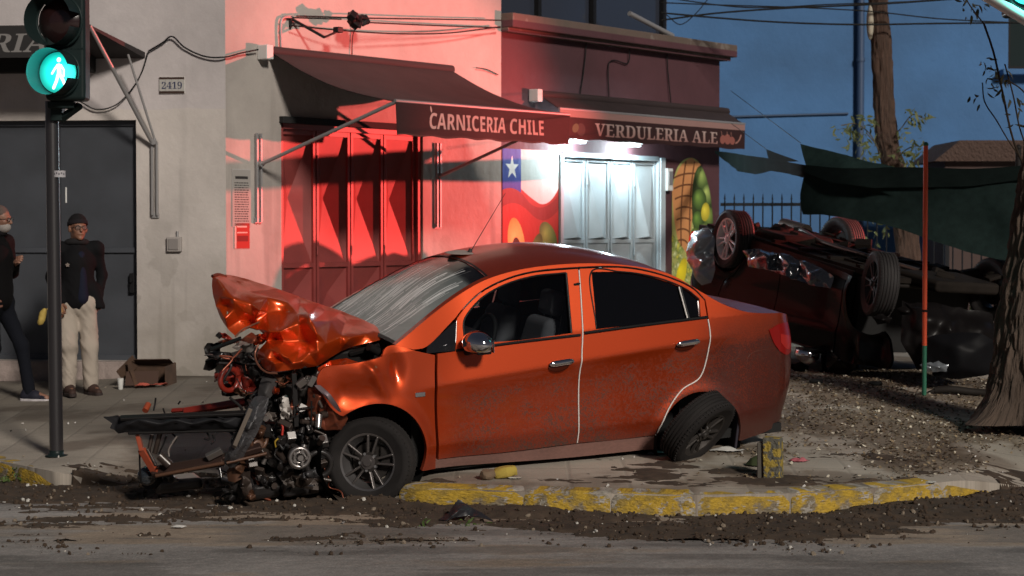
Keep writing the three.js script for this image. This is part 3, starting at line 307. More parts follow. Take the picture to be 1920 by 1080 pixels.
{ // lamp under the greengrocer's awning: two tubes that really light the door
  const a = FT(1078, 279, .14), c = FT(1182, 284, .14); let i = 0;
  for (const [p, where] of [[a, 'nearer the flag mural'], [c, 'nearer the oval vegetable mural']]) { const y = a.y + .085; const g = frThing(FAC, 'tube_lamp', 'cold white tube lamp under the greengrocer awning, ' + where, 'lamp', [p.x, y, .14], 'tube lamps under the greengrocer awning'); mesh('housing', rbox(.5, .05, .07, .01, 0, .045, 0), M.white, g); mesh('lamp_tube', bar([-.22, 0, 0], [.22, 0, 0], .014), std(C(.8, .9, .95), .4, 0, { emissive: C(.75, .95, 1), emissiveIntensity: 6 }), g);
    const l = new THREE.PointLight(C(.72, .93, 1), 5.2); l.position.set(0, -.04, 0); l.castShadow = true; l.shadow.radius = 3; g.add(l); i++; }
}
{ // small things on the walls
  const num = on(OCH, 323, 160, 0), s = on(OCH, 347, 160, 0).x - num.x;
  const n = frThing(OCH, 'number_plate', 'house number tile reading 2419 on the cream wall', 'number plate', [num.x, num.y, .008]);
  const nt = canvasTex(256, 160, (g, w, h) => { g.fillStyle = '#aaa7a2'; g.fillRect(0, 0, w, h); g.fillStyle = '#3a2820'; g.fillRect(0, 0, w, 22); g.fillRect(0, h - 22, w, 22); g.fillStyle = '#23294a'; g.font = 'bold 96px serif'; g.textAlign = 'center'; g.textBaseline = 'middle'; g.fillText('2419', w / 2, h / 2 + 3); g.strokeStyle = '#6d6862'; g.lineWidth = 2; for (let k = 1; k < 4; k++) { g.beginPath(); g.moveTo(w * k / 4, 22); g.lineTo(w * k / 4, h - 22); g.stroke(); } });
  mesh('tile', rbox(s * 2, s * 1.28, .016, .003), std(C(.6, .58, .55), .5), n); mesh('digits', new THREE.PlaneGeometry(s * 1.96, s * 1.24).translate(0, 0, .0095), std(C(1, 1, 1), .4, 0, { map: nt }), n);
  const q = on(OCH, 328, 458, 0), mb = frThing(OCH, 'junction_box', 'small square junction box low on the cream wall', 'junction box', [q.x, q.y, .02]); mesh('box', rbox(.15, .15, .05, .01), std(C(.33, .30, .28), .7), mb); mesh('lid', rbox(.10, .11, .012, .004, -.005, .0, .03), std(C(.22, .2, .19), .6), mb); mesh('conduit', bar([.03, .075, -.005], [.03, .13, -.005], .012), M.galv, mb);
  const pa = on(FAC, 452, 371, 0), pw = FT(469, 371, 0).x - FT(434, 371, 0).x;
  const p = frThing(FAC, 'notice', 'white printed notice taped beside the left awning rail', 'notice', [pa.x, pa.y, .006]); mesh('paper', new THREE.BoxGeometry(pw, .58, .003), std(C(.42, .4, .39), .8), p);
  const pt = canvasTex(200, 400, (g, w, h) => { g.fillStyle = '#9a9590'; g.fillRect(0, 0, w, h); const r = rng(8); g.fillStyle = '#2a2626'; g.fillRect(30, 46, 140, 20); for (let y = 90; y < 370; y += 17) { let x = 22; while (x < 170) { const l = 8 + r() * 26; g.fillRect(x, y, Math.min(l, 178 - x), 7); x += l + 6; } } });
  mesh('print', new THREE.PlaneGeometry(pw * .97, .565).translate(0, 0, .003), std(C(1, 1, 1), .8, 0, { map: pt }), p);
  const pb = FT(453, 442, 0), p2 = frThing(FAC, 'poster', 'small torn red poster below the printed notice', 'poster', [pb.x, pb.y, .006]); const pt2 = canvasTex(128, 160, (g, w, h) => { g.fillStyle = '#a3281e'; g.fillRect(0, 0, w, h); g.fillStyle = '#c9a49c'; g.fillRect(0, 0, 14, h); g.fillRect(20, 16, 84, 12); g.fillRect(20, 56, 90, 8); g.fillStyle = '#701410'; g.fillRect(20, 80, 96, 36); });
  mesh('paper', new THREE.BoxGeometry(pw * .82, .26, .003), std(C(.5, .3, .28), .8), p2); mesh('print', new THREE.PlaneGeometry(pw * .8, .255).translate(0, 0, .003), std(C(1, 1, 1), .8, 0, { map: pt2 }), p2);
  const bx = FT(1250, 337, 0), sb = frThing(FAC, 'switch_box', 'small pale switch box beside the lit door', 'switch box', [bx.x, bx.y, .02]); mesh('box', rbox(.14, .3, .08, .01), M.white, sb); mesh('cover', rbox(.1, .18, .012, .004, 0, .02, .045), M.galv, sb);
  // wall bracket for cables on the pink wall
  const k = (x, y, n = .06) => FT(x, y, n), o = k(545, 36, 0), br = frThing(FAC, 'cable_bracket', 'black wall bracket with insulators carrying cables over the butcher awning', 'bracket', [o.x, o.y, 0]); const L = (x, y, n) => { const w = k(x, y, n); return [w.x - o.x, w.y - o.y, n ?? .06]; };
  mesh('conduit', tube([L(527, 95, .03), L(527, 40, .03), L(531, 33, .03), L(545, 32, .03)], .014), M.galv, br); mesh('strut', merge(bar(L(548, 36, .02), L(608, 70, .3), .015), bar(L(608, 70, .3), L(640, 56, .3), .012), bar(L(545, 30, .02), L(545, 52, .02), .016), bar(L(548, 33, .02), L(640, 36, .3), .008)), M.black, br);
  const r = rng(15), gs = []; for (let i = 0; i < 12; i++) { const c = L(670 + rr(-14, 14, r), 37 + rr(-9, 9, r), .3 + rr(-.06, .06, r)); gs.push(rbox(rr(.05, .12, r), rr(.04, .1, r), rr(.05, .1, r), .012, ...c, [r() * 3, r() * 3, r() * 3])); } mesh('insulator', merge(gs), M.black, br); mesh('clamp', rbox(.09, .06, .07, .01, ...L(634, 56, .3)), M.black, br);
  const cab = (label, pts, rad = .008) => { const m = mesh('cable', tube(pts, rad, 6), M.cable); tag(m, label, 'cable', 'cables along the shop walls'); return m; }; const wf = (x, y, n) => FT(x, y, n).applyMatrix4(FAC.m), wo = (x, y, n) => on(OCH, x, y, n).applyMatrix4(OCH.m);
  cab('upper cable running from the bracket along the pink wall to the maroon cornice', [wf(556, 30, .1), wf(690, 34, .3), wf(820, 36, .2), wf(940, 38, .15)]);
  cab('middle cable from the insulators along the pink wall to the maroon cornice', [wf(686, 42, .3), wf(820, 48, .2), wf(938, 52, .1)]);
  cab('lowest sagging cable from the clamp along the pink wall', [wf(548, 48, .1), wf(640, 57, .25), wf(740, 63, .2), wf(840, 62, .15), wf(938, 50, .1)]);
  cab('thin cable hanging down the pink wall above the butcher awning', [wf(670, 45, .05), wf(662, 65, .02), wf(660, 108, .02)], .005);
  cab('cable looping along the cream wall to the butcher awning bracket', [wo(278, 96, .04), wo(305, 80, .04), wo(322, 68, .05), wo(345, 88, .04), wo(385, 106, .04), wo(422, 107, .04), wf(450, 100, .04), wf(484, 93, .06)], .009);
  cab('cable hanging from the corner awning down beside its arm', [wo(278, 97, .04), wo(266, 135, .04), wo(245, 170, .05), wo(215, 198, .05), wo(180, 205, .05), wo(150, 190, .05)], .007);
  cab('cable hanging down the maroon wall at its left third', [wf(1100, 55, .02), wf(1098, 100, .01), wf(1092, 150, .01), wf(1086, 185, .02)], .008);
  cab('cable looping up the middle of the maroon wall', [wf(1142, 192, .02), wf(1142, 118, .01), wf(1152, 113, .01), wf(1178, 118, .01), wf(1180, 95, .02), wf(1176, 62, .02)], .008);
  cab('cable hanging down the right part of the maroon wall', [wf(1250, 75, .02), wf(1252, 130, .01), wf(1258, 192, .02)], .008);
  cab('short wire stub on the pink wall beside the maroon shop', [wf(893, 127, .03), wf(912, 130, .03), wf(934, 140, .02)], .006);
}
{ // dark upper storey behind the greengrocer, blue house, window
  const us = frThing(FAC, 'upper_storey', 'dark glazed upper storey with posts behind the maroon cornice', 'building', [4.6, 4.2, -1.4]); const a = on(FAC, 1250, 60, -1.4);
  mesh('wall', box(a.x - 4.6, 3.4, .2, (a.x - 4.6) / 2, 1.7, -.1), std(C(.05, .05, .065), .6), us);
  for (const p of [1013, 1116, 1247]) { const q = on(FAC, p, 30, -1.3); mesh('post', box(.07, 3.4, .07, q.x - 4.6, 1.7, .06), M.black, us); }
  for (const [p, q] of [[945, 1010], [1018, 1112], [1121, 1244]]) { const u = on(FAC, p, 30, -1.3).x - 4.6, w = on(FAC, q, 30, -1.3).x - 4.6; mesh('window_pane', box(w - u, 1.9, .012, (u + w) / 2, .99, .02), phys({ color: C(.03, .035, .05), roughness: .12, metalness: 0 }), us); }
  mesh('stay_pole', bar([on(FAC, 1180, 30, -1).x - 4.6, on(FAC, 1180, 25, -1).y - 4.2, .4], [on(FAC, 1250, 68, -1).x - 4.6, on(FAC, 1250, 68, -1).y - 4.2, .5], .035), M.galv, us);
  const bz = -34, q = (x, y, d = -bz) => at(x, y, d), bh = thing('blue_house', 'tall plain blue house wall behind the fence with a drainpipe', 'building', [q(1250, 500).x - 1, .3, bz]); const ox = q(1250, 500).x - 1;
  const w0 = q(1890, 130), wl = w0.x - ox; mesh('wall', wallGeo(0, 22, -.3, 11, [[wl, wl + 1.2, w0.y - .3, w0.y + 1.6]], .3), M.blueWall, bh); mesh('roof', box(22, .2, 4, 11, 11.12, -1.9), M.stone, bh);
  const win = part('window', bh, [wl, w0.y - .3, -.12]); mesh('window_frame', merge(box(.06, 1.9, .06, .03, .95, 0), box(.06, 1.9, .06, 1.17, .95, 0), box(1.08, .06, .06, .6, .031, 0), box(1.08, .06, .06, .6, 1.869, 0), box(.05, 1.78, .05, .6, .95, 0)), M.black, win); mesh('pane', box(1.08, 1.78, .01, .6, .95, -.02), phys({ color: C(.02, .03, .03), roughness: .1 }), win); mesh('sill', rbox(1.5, .1, .3, .015, .6, -.06, .24), M.blueWall, bh.children[2]);
  const dp = q(1612, 100).x - ox; mesh('drainpipe', merge(bar([dp, -.3, .09], [dp, 11, .09], .065, 14), ...[2, 4.5, 6.5, 9].map((y) => cyl(.08, .08, .06, dp, y, .09))), std(C(.04, .075, .15), .5), bh);
  mesh('wall_pipe', bar([q(1372, 219).x - ox, q(1372, 219).y - .3, .03], [q(1590, 213).x - ox, q(1590, 213).y - .3, .03], .02, 8), std(C(.04, .075, .14), .6), bh);
  const lt = thing('shed', 'low dark shed with a tiled roof behind the green tarp', 'shed', [at(1850, 400, 30).x, .4, -31]); { const p = at(1850, 300, 31); mesh('wall', box(1.9, p.y - .45, 1.6, .35, (p.y - .45) / 2, 0), std(C(.07, .045, .04), .9), lt); const s = new THREE.Shape([[-.9, 0], [1.5, 0], [1.5, .32], [-.5, .32]].map((v) => new THREE.Vector2(...v))); mesh('roof', metreUV(new THREE.ExtrudeGeometry(s, { depth: 1.9, bevelEnabled: false }).translate(.1, p.y - .45, -.95)), std(C(.075, .045, .035), .9, 0, { bumpMap: rep(grain, 2), bumpScale: .03 }), lt); }
}
// ---------------------------------------------------------------- lamps and street furniture
{ // red emergency lamp on a stand at the end of the side street, outside the picture on the right; it throws the red light on the shop walls
  const p = V(12.2, gh(12, -23.5), -23.5), g = thing('emergency_lamp', 'red emergency lamp on a tripod beyond the right edge', 'lamp', p.toArray());
  mesh('stand', merge(bar([0, .7, 0], [0, 2.63, 0], .02), bar([0, .8, 0], [.4, 0, .2], .015), bar([0, .8, 0], [-.4, 0, .2], .015), bar([0, .8, 0], [0, 0, -.45], .015)), M.black, g);
  mesh('lamp_head', merge(rbox(.3, .06, .4, .02, 0, 2.61, 0)), M.black, g);
  mesh('lamp_dome', new THREE.SphereGeometry(.09, 24, 16).translate(0, 2.75, 0), std(C(.5, .02, .02), .4, 0, { emissive: C(1, .03, .02), emissiveIntensity: 8 }), g);
  const l = new THREE.SpotLight(C(1, .135, .115), 1080, 0, .225, .5, 2); l.position.copy(p).add(V(-.14, 2.75, .03)); l.target.position.set(-1.5, 2.75, -21.75); scene.add(l, l.target); l.castShadow = true; l.shadow.radius = 3;
}
const signalBlack = std(C(.012, .02, .02), .4);
{ // pedestrian signal on its post
  const base = at(106, 849, 14.9), g = thing('pedestrian_signal', 'black post with pedestrian signal showing a green walking figure', 'traffic signal', [base.x, gh(base.x, base.z), base.z]); const y0 = gh(base.x, base.z), top = at(98, 190, 14.9).y - y0, dx = at(97, 190, 14.9).x - base.x;
  const post = cyl(.05, .052, top, dx / 2, top / 2, 0, [0, 0, -dx / top], 24); mesh('post', post, phys({ color: C(.022, .02, .022), roughness: .35, clearcoat: .6, clearcoatRoughness: .3 }), g);
  mesh('post_foot', lathe([[0, 0], [.085, 0], [.085, .012], [.056, .02], [.054, .05]], 24), signalBlack, g);
  const l = (x, y) => { const q = at(x, y, 14.7); return [q.x - base.x, q.y - y0]; }, hb = part('signal_head', g, [0, 0, .2]); const a = l(116, 300), [x0, yt] = l(86, -60), [x1, yb] = l(163, 189), cx = (x0 + x1) / 2; hb.rotation.y = 0;
  mesh('housing', merge(rbox(x1 - x0, yt - yb, .2, .03, cx, (yt + yb) / 2, -.04), rbox(x1 - x0 - .02, .012, .21, .004, cx, l(0, 92)[1], -.04)), signalBlack, hb);
  const lens = (px, py, r, lit) => { const [x, y] = l(px, py); const lg = part('lamp_unit', hb, [x, y, .07]); lg.rotation.y = -.28; 
    const vis = new THREE.CylinderGeometry(r * 1.13, r * 1.08, .18, 40, 1, true, Math.PI * .22 - Math.PI / 2 - .4, Math.PI * 1.56 + .8).rotateX(Math.PI / 2).rotateZ(Math.PI * 1.0); const outer = vis.clone(); mesh('visor', merge(vis.translate(0, 0, .09), new THREE.TorusGeometry(r * 1.1, .012, 8, 40)), std(C(.012, .022, .022), .45, 0, { side: THREE.DoubleSide }), lg);
    if (!lit) { mesh('lens', new THREE.SphereGeometry(r * 1.5, 32, 12, 0, Math.PI * 2, 0, .73).rotateX(Math.PI / 2).translate(0, 0, -r * 1.12), phys({ color: C(.02, .008, .008), roughness: .2, clearcoat: .5 }), lg); return; }
    const t = canvasTex(256, 256, (c, w, h) => { c.fillStyle = '#04b3a6'; c.fillRect(0, 0, w, h); const q = c.createRadialGradient(128, 128, 30, 128, 128, 128); q.addColorStop(0, '#0fd2c2'); q.addColorStop(.75, '#02736c'); q.addColorStop(1, '#013a37'); c.fillStyle = q; c.fillRect(0, 0, w, h); c.fillStyle = '#f4fffd'; c.strokeStyle = '#f4fffd'; c.lineCap = c.lineJoin = 'round'; c.beginPath(); c.arc(136, 48, 15, 0, 7); c.fill(); const ln = (lw, ...p) => { c.lineWidth = lw; c.beginPath(); p.forEach(([x, y], i) => (i ? c.lineTo(x, y) : c.moveTo(x, y))); c.stroke(); }; ln(30, [136, 86], [138, 134]); ln(15, [126, 80], [104, 108], [88, 132]); ln(14, [150, 82], [170, 112], [168, 150]); ln(21, [130, 140], [118, 180], [98, 222]); ln(20, [142, 140], [164, 176], [176, 204]); });
    mesh('lens', new THREE.CircleGeometry(r, 48).translate(0, 0, .02), new THREE.MeshStandardMaterial({ color: C(.02, .1, .09), roughness: .3, emissive: C(1, 1, 1), emissiveMap: t, emissiveIntensity: 1.55 }), lg);
    const pl = new THREE.PointLight(C(.08, 1, .88), .55); pl.position.set(0, 0, .12); pl.castShadow = true; pl.shadow.radius = 4; lg.add(pl); };
  lens(115, 42, .170, false); lens(115, 138, .152, true);
  mesh('bracket', merge(rbox(.2, .05, .1, .008, l(112, 196)[0], l(112, 196)[1], .12), beam(V(l(146, 196)[0], l(146, 196)[1], .12), V(l(104, 222)[0], l(104, 222)[1], .04), .04, .05), rbox(.09, .16, .12, .01, l(98, 205)[0], l(98, 205)[1], .02)), signalBlack, g);
  const stx = l(100, 325); const st = canvasTex(96, 48, (c, w, h) => { c.fillStyle = '#b9b7bb'; c.fillRect(0, 0, w, h); c.fillStyle = '#6b6870'; for (let i = 0; i < 6; i++) c.fillRect(8 + i * 14, 12 + (i % 2) * 6, 9, 14); }); const sg = new THREE.CylinderGeometry(.0535, .0535, .05, 20, 1, true, -1.2, 2.4).translate(base.x * 0 + stx[0] + .0, stx[1], 0); mesh('sticker', sg, std(C(.8, .8, .8), .6, 0, { map: st, side: THREE.DoubleSide }), g);
  mesh('bracket_clip', merge(rbox(.012, .12, .012, .004, stx[0] + .056, stx[1] - .16, .03)), M.white, g);
}
{ // mast arm of a second signal in the upper right corner
  const d = 15, a = at(1842, -12, d), c = at(1950, 52, d - .6), g = thing('signal_mast', 'white mast arm with a green signal lamp cut by the upper right corner', 'traffic signal', a.toArray()); const L = (x, y, dd = d) => at(x, y, dd).sub(a);
  mesh('mast_arm', bar([0, 0, 0], c.clone().sub(a), .045, 16), std(C(.62, .6, .56), .45), g); const h = L(1926, -26, d - .3); mesh('signal_housing', rbox(.34, 1.0, .22, .03, h.x + .03, h.y + .28, h.z - .12), signalBlack, g);
  mesh('green_lamp', new THREE.CircleGeometry(.14, 36).rotateY(-.15).translate(h.x, h.y, h.z + .02), new THREE.MeshStandardMaterial({ color: C(.02, .1, .09), emissive: C(.05, .85, .70), emissiveIntensity: 1.2 }), g); const pl = new THREE.PointLight(C(.08, 1, .85), .8); pl.position.set(h.x, h.y, h.z + .16); pl.castShadow = true; g.add(pl);
  mesh('arm_stay', bar(L(1900, -40), L(2010, 60), .012, 8), M.galv, g);
}
{ // iron fence with pointed bars in front of the blue wall
  const z = -27.6, g = thing('iron_fence', 'black iron fence of pointed bars in front of the blue wall', 'fence', [at(1351, 400, 27.6).x, .42, z]); const x0 = at(1351, 400, 27.6).x, iron = std(C(.012, .013, .016), .5), top = at(1400, 362, 27.6).y - .42, n = 46, st = .134;
  const one = lathe([[0, top], [.004, top - .02], [.014, top - .09], [.006, top - .10], [.011, top - .12], [.011, 0]], 8); for (let i = 0; i < n; i++) mesh('bar', one, iron, g).position.x = .06 + i * st;
  for (const y of [top - .16, .25]) mesh('rail', box(n * st, .045, .02, n * st / 2, y, -.014), iron, g); mesh('plinth', rbox(n * st, .2, .16, .01, n * st / 2, .1, 0), M.stone, g); for (const x of [3.2, n * st]) mesh('fence_post', box(.06, top, .06, x, top / 2, -.05), iron, g);
}
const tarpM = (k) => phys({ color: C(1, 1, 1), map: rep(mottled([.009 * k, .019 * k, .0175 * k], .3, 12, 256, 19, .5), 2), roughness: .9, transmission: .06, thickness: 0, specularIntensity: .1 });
{ // shade cloth
  const g = thing('shade_tarp', 'dark green shade cloth slung between poles over the overturned car', 'tarp', at(1700, 330, 19.6).toArray()); const o = g.position.clone(), T = (p) => at(p[0], p[1], p[2]).sub(o);
  const wav = (x) => 0;
  const top = [], bot = []; const up = [[1338, 282, 26.90], [1390, 290, 24.69], [1434, 296, 22.81], [1500, 308, 19.95], [1580, 314, 19.78], [1660, 312, 19.65], [1733, 313, 19.53], [1820, 316, 19.55], [1905, 312, 19.57], [1960, 305, 19.57]], lo = [[1960, 345, 19.55], [1905, 338, 19.54], [1820, 349, 19.52], [1733, 351, 19.50], [1640, 352, 19.61], [1560, 342, 19.75], [1500, 331, 19.91], [1445, 320, 22.34], [1418, 327, 23.49], [1385, 322, 24.90], [1360, 304, 25.96]];
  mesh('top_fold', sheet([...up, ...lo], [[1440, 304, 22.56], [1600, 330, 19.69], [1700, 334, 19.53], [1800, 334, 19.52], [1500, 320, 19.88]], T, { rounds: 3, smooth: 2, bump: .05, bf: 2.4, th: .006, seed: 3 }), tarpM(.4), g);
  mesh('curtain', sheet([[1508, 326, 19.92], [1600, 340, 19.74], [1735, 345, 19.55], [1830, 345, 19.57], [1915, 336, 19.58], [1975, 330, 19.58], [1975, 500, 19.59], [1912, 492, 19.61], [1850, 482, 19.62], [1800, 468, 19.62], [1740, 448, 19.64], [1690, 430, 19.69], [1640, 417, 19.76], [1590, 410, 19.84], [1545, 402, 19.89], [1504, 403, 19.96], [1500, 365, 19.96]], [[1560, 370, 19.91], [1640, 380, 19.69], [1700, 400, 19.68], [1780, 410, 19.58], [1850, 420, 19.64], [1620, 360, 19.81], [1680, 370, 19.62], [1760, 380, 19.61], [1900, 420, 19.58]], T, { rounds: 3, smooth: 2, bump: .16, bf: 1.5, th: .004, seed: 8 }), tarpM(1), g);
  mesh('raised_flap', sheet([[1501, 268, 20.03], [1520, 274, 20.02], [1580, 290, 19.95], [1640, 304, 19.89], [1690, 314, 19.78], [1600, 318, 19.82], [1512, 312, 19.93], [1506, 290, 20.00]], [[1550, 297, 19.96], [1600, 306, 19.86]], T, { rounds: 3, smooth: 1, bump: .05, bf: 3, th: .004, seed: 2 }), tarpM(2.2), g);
  mesh('torn_point', sheet([[1436, 279, 22.73], [1452, 286, 22.04], [1500, 303, 19.96], [1460, 303, 21.70], [1441, 299, 22.51]], [[1456, 294, 21.87]], T, { rounds: 2, smooth: 1, th: .004 }), tarpM(.35), g);
  mesh('guy_rope', merge(bar(T([1501, 268, 20.03]), T([1370, 170, 25.54]), .004, 5), bar(T([1436, 279, 22.73]), T([1372, 232, 25.45]), .004, 5)), M.cable, g);
  const pole = (name, label, x, yt, d, mats, r) => { const b = at(x, 700, d), y = gh(b.x, b.z), t = at(x, yt, d), q = thing(name, label, 'pole', [b.x, y, b.z]); mats.forEach(([f0, f1, m, nm]) => mesh(nm, bar([0, lerp(0, t.y - y, f0), 0], [0, lerp(0, t.y - y, f1), 0], r, 12), m, q)); mesh('pole_cap', new THREE.SphereGeometry(r * 1.15, 12, 8).translate(0, t.y - y, 0), mats[0][2], q); return q; };
  pole('tarp_pole', 'thin pole, red above and green below, holding up the green tarp', 1733, 271, 18.2, [[.0, .20, std(C(.03, .17, .10), .5), 'green_section'], [.20, .335, std(C(.85, .11, .04), .5), 'lower_red_section'], [.342, 1, std(C(.85, .11, .04), .5), 'red_section'], [.333, .344, M.black, 'collar']], .022);
  pole('tarp_pole', 'dark pole holding the tarp end beside the thick tree trunk', 1906, 277, 20.0, [[0, 1, std(C(.02, .018, .018), .6), 'shaft']], .03);
}
// ---------------------------------------------------------------- trees
function trunkGeo(path_, rad, nseg, nrad, amp, seed, vs = 3, flare) { const cv = new THREE.CatmullRomCurve3(path_), P = [], U = [], I = []; for (let j = 0; j <= nseg; j++) { const t = j / nseg, c = cv.getPoint(t); for (let i = 0; i <= nrad; i++) { const a = i / nrad * Math.PI * 2, ca = Math.cos(a), sa = Math.sin(a), len = c.y; let r = rad(t); const f = flare ? flare(c.y - path_[0].y, a) : 0; const pl_ = sst(.30, .52, Math.abs(n3(ca * 7 + seed, len * 5.5 + n3(ca * 5, len * 3, sa * 5) * 2, sa * 7) - .5) * 2), n = fbm((i % nrad) / nrad * 34 + .0001, len * vs * 2.4, 4, seed), rid = Math.abs(n3(ca * r * 40, len * vs * 1.6, sa * r * 40 + seed) - .5) * 2; r += f + amp * ((rid - .4) * 1.1 + (n - .5) * .9 - .5 * pl_); P.push(c.x + ca * r, c.y, c.z + sa * r); U.push(i / nrad * 4, len * .8); } } const w = nrad + 1; for (let j = 0; j < nseg; j++) for (let i = 0; i < nrad; i++) { const a = j * w + i, b = a + w; I.push(a, b, a + 1, a + 1, b, b + 1); } const g = new THREE.BufferGeometry(); g.setAttribute('position', new THREE.Float32BufferAttribute(P, 3)); g.setAttribute('uv', new THREE.Float32BufferAttribute(U, 2)); g.setIndex(I); g.computeVertexNormals(); return g; }
const barkTex = (b, s) => tex(512, 512, (u, v, i, j) => { const k = tf(u, v * .25, 24, 4, s), m = tf(u, v, 8, 4, s + 9), c = .45 + 1.1 * (k * .6 + m * .4) - .2 + (hash3(i, j, s) - .5) * .2; return b.map((q) => q * c); });
const barkBump = tex(512, 512, (u, v) => { const k = Math.abs(tf(u, v * .3, 22, 4, 50) - .5) * 2; return k; }, false);
const leafG = (() => { const s = new THREE.Shape(); s.moveTo(0, 0); s.quadraticCurveTo(.3, .35, 0, 1); s.quadraticCurveTo(-.3, .35, 0, 0); const g = new THREE.ShapeGeometry(s, 4); const p = g.attributes.position; for (let i = 0; i < p.count; i++) p.setZ(i, -.25 * p.getY(i) ** 2 + .5 * Math.abs(p.getX(i))); g.computeVertexNormals(); return g; })();
function leafCluster(spots, seed, size) { const r = rng(seed), gs = []; for (const [c, n, rad] of spots) for (let i = 0; i < n; i++) { const q = leafG.clone(), s = size * rr(.6, 1.3, r), dir = V(r() - .5, r() - .75, r() - .5).normalize(); q.scale(s, s, s); q.rotateY(r() * 6); q.applyQuaternion(new THREE.Quaternion().setFromUnitVectors(V(0, 1, 0), dir)); q.translate(c.x + (r() - .5) * rad * 2, c.y + (r() - .5) * rad * 2, c.z + (r() - .5) * rad * 2); gs.push(q); } return merge(gs); }
{
  const d = 16.2, b = at(1922, 778, d), y = gh(b.x, b.z), g = thing('tree', 'thick rough barked tree trunk cut by the right edge', 'tree', [b.x, y, b.z]); const P = (x, yy, dd = d) => at(x, yy, dd).sub(V(b.x, y, b.z));
  mesh('trunk', trunkGeo([P(1926, 790), P(1934, 700), P(1944, 600), P(1962, 470), P(1982, 340), P(2002, 200), P(2030, -80)], (t) => lerp(.335, .30, t), 260, 220, .032, 5, 3.2, (h, a) => .30 * Math.exp(-Math.max(0, h) / .16) * (.55 + .3 * Math.sin(a * 5 + 1) + .2 * Math.sin(a * 3))), std(C(1, 1, 1), .95, 0, { map: barkTex([.085, .056, .040], 3), bumpMap: rep(barkBump, 2, 2), bumpScale: .012 }), g);
  const tw = std(C(.03, .022, .016), .9), lm = phys({ color: C(.055, .05, .02), roughness: .8, transmission: .3, thickness: 0 }), Q = (x, yy, dd = 17.5) => P(x, yy, dd);
  mesh('branch', merge(tube([Q(1990, 420), Q(1908, 285), Q(1878, 165), Q(1862, 95), Q(1845, 45)], .010, 6), tube([Q(1940, 330), Q(1895, 270), Q(1868, 225), Q(1846, 190), Q(1842, 155)], .006, 6), tube([Q(1930, 290), Q(1912, 240), Q(1900, 180), Q(1884, 120)], .007, 6), tube([Q(1935, 190), Q(1912, 165), Q(1888, 150)], .007, 6), tube([Q(1845, 45), Q(1822, 15), Q(1800, -20)], .006, 6)), tw, g);
  { const r = rng(91), gs = [], crown = []; const top = P(2030, -80); for (let i = 0; i < 13; i++) { const a = i * 2.4, e = top.clone().add(V(Math.cos(a) * rr(.8, 2.2, r) - .3, rr(.5, 2.4, r), Math.sin(a) * rr(.6, 1.9, r))); gs.push(tube([top.clone().add(V(0, -.1, 0)), top.clone().lerp(e, .5).add(V(0, .25, 0)), e], .05, 7)); for (let k = 0; k < 6; k++) crown.push([e.clone().add(V(rr(-.9, .9, r), rr(-.35, .9, r), rr(-.8, .8, r))), 34, .5]); } mesh('limb', merge(gs), tw, g); mesh('crown', leafCluster(crown, 33, .20), lm, g); }
  mesh('leaves', leafCluster([[Q(1848, 120), 9, .06], [Q(1870, 155), 16, .09], [Q(1880, 140), 9, .08], [Q(1830, 188), 4, .05], [Q(1905, 195), 7, .07], [Q(1918, 230), 8, .1], [Q(1820, 12), 12, .1], [Q(1842, 2), 10, .09]], 31, .085), lm, g);
}
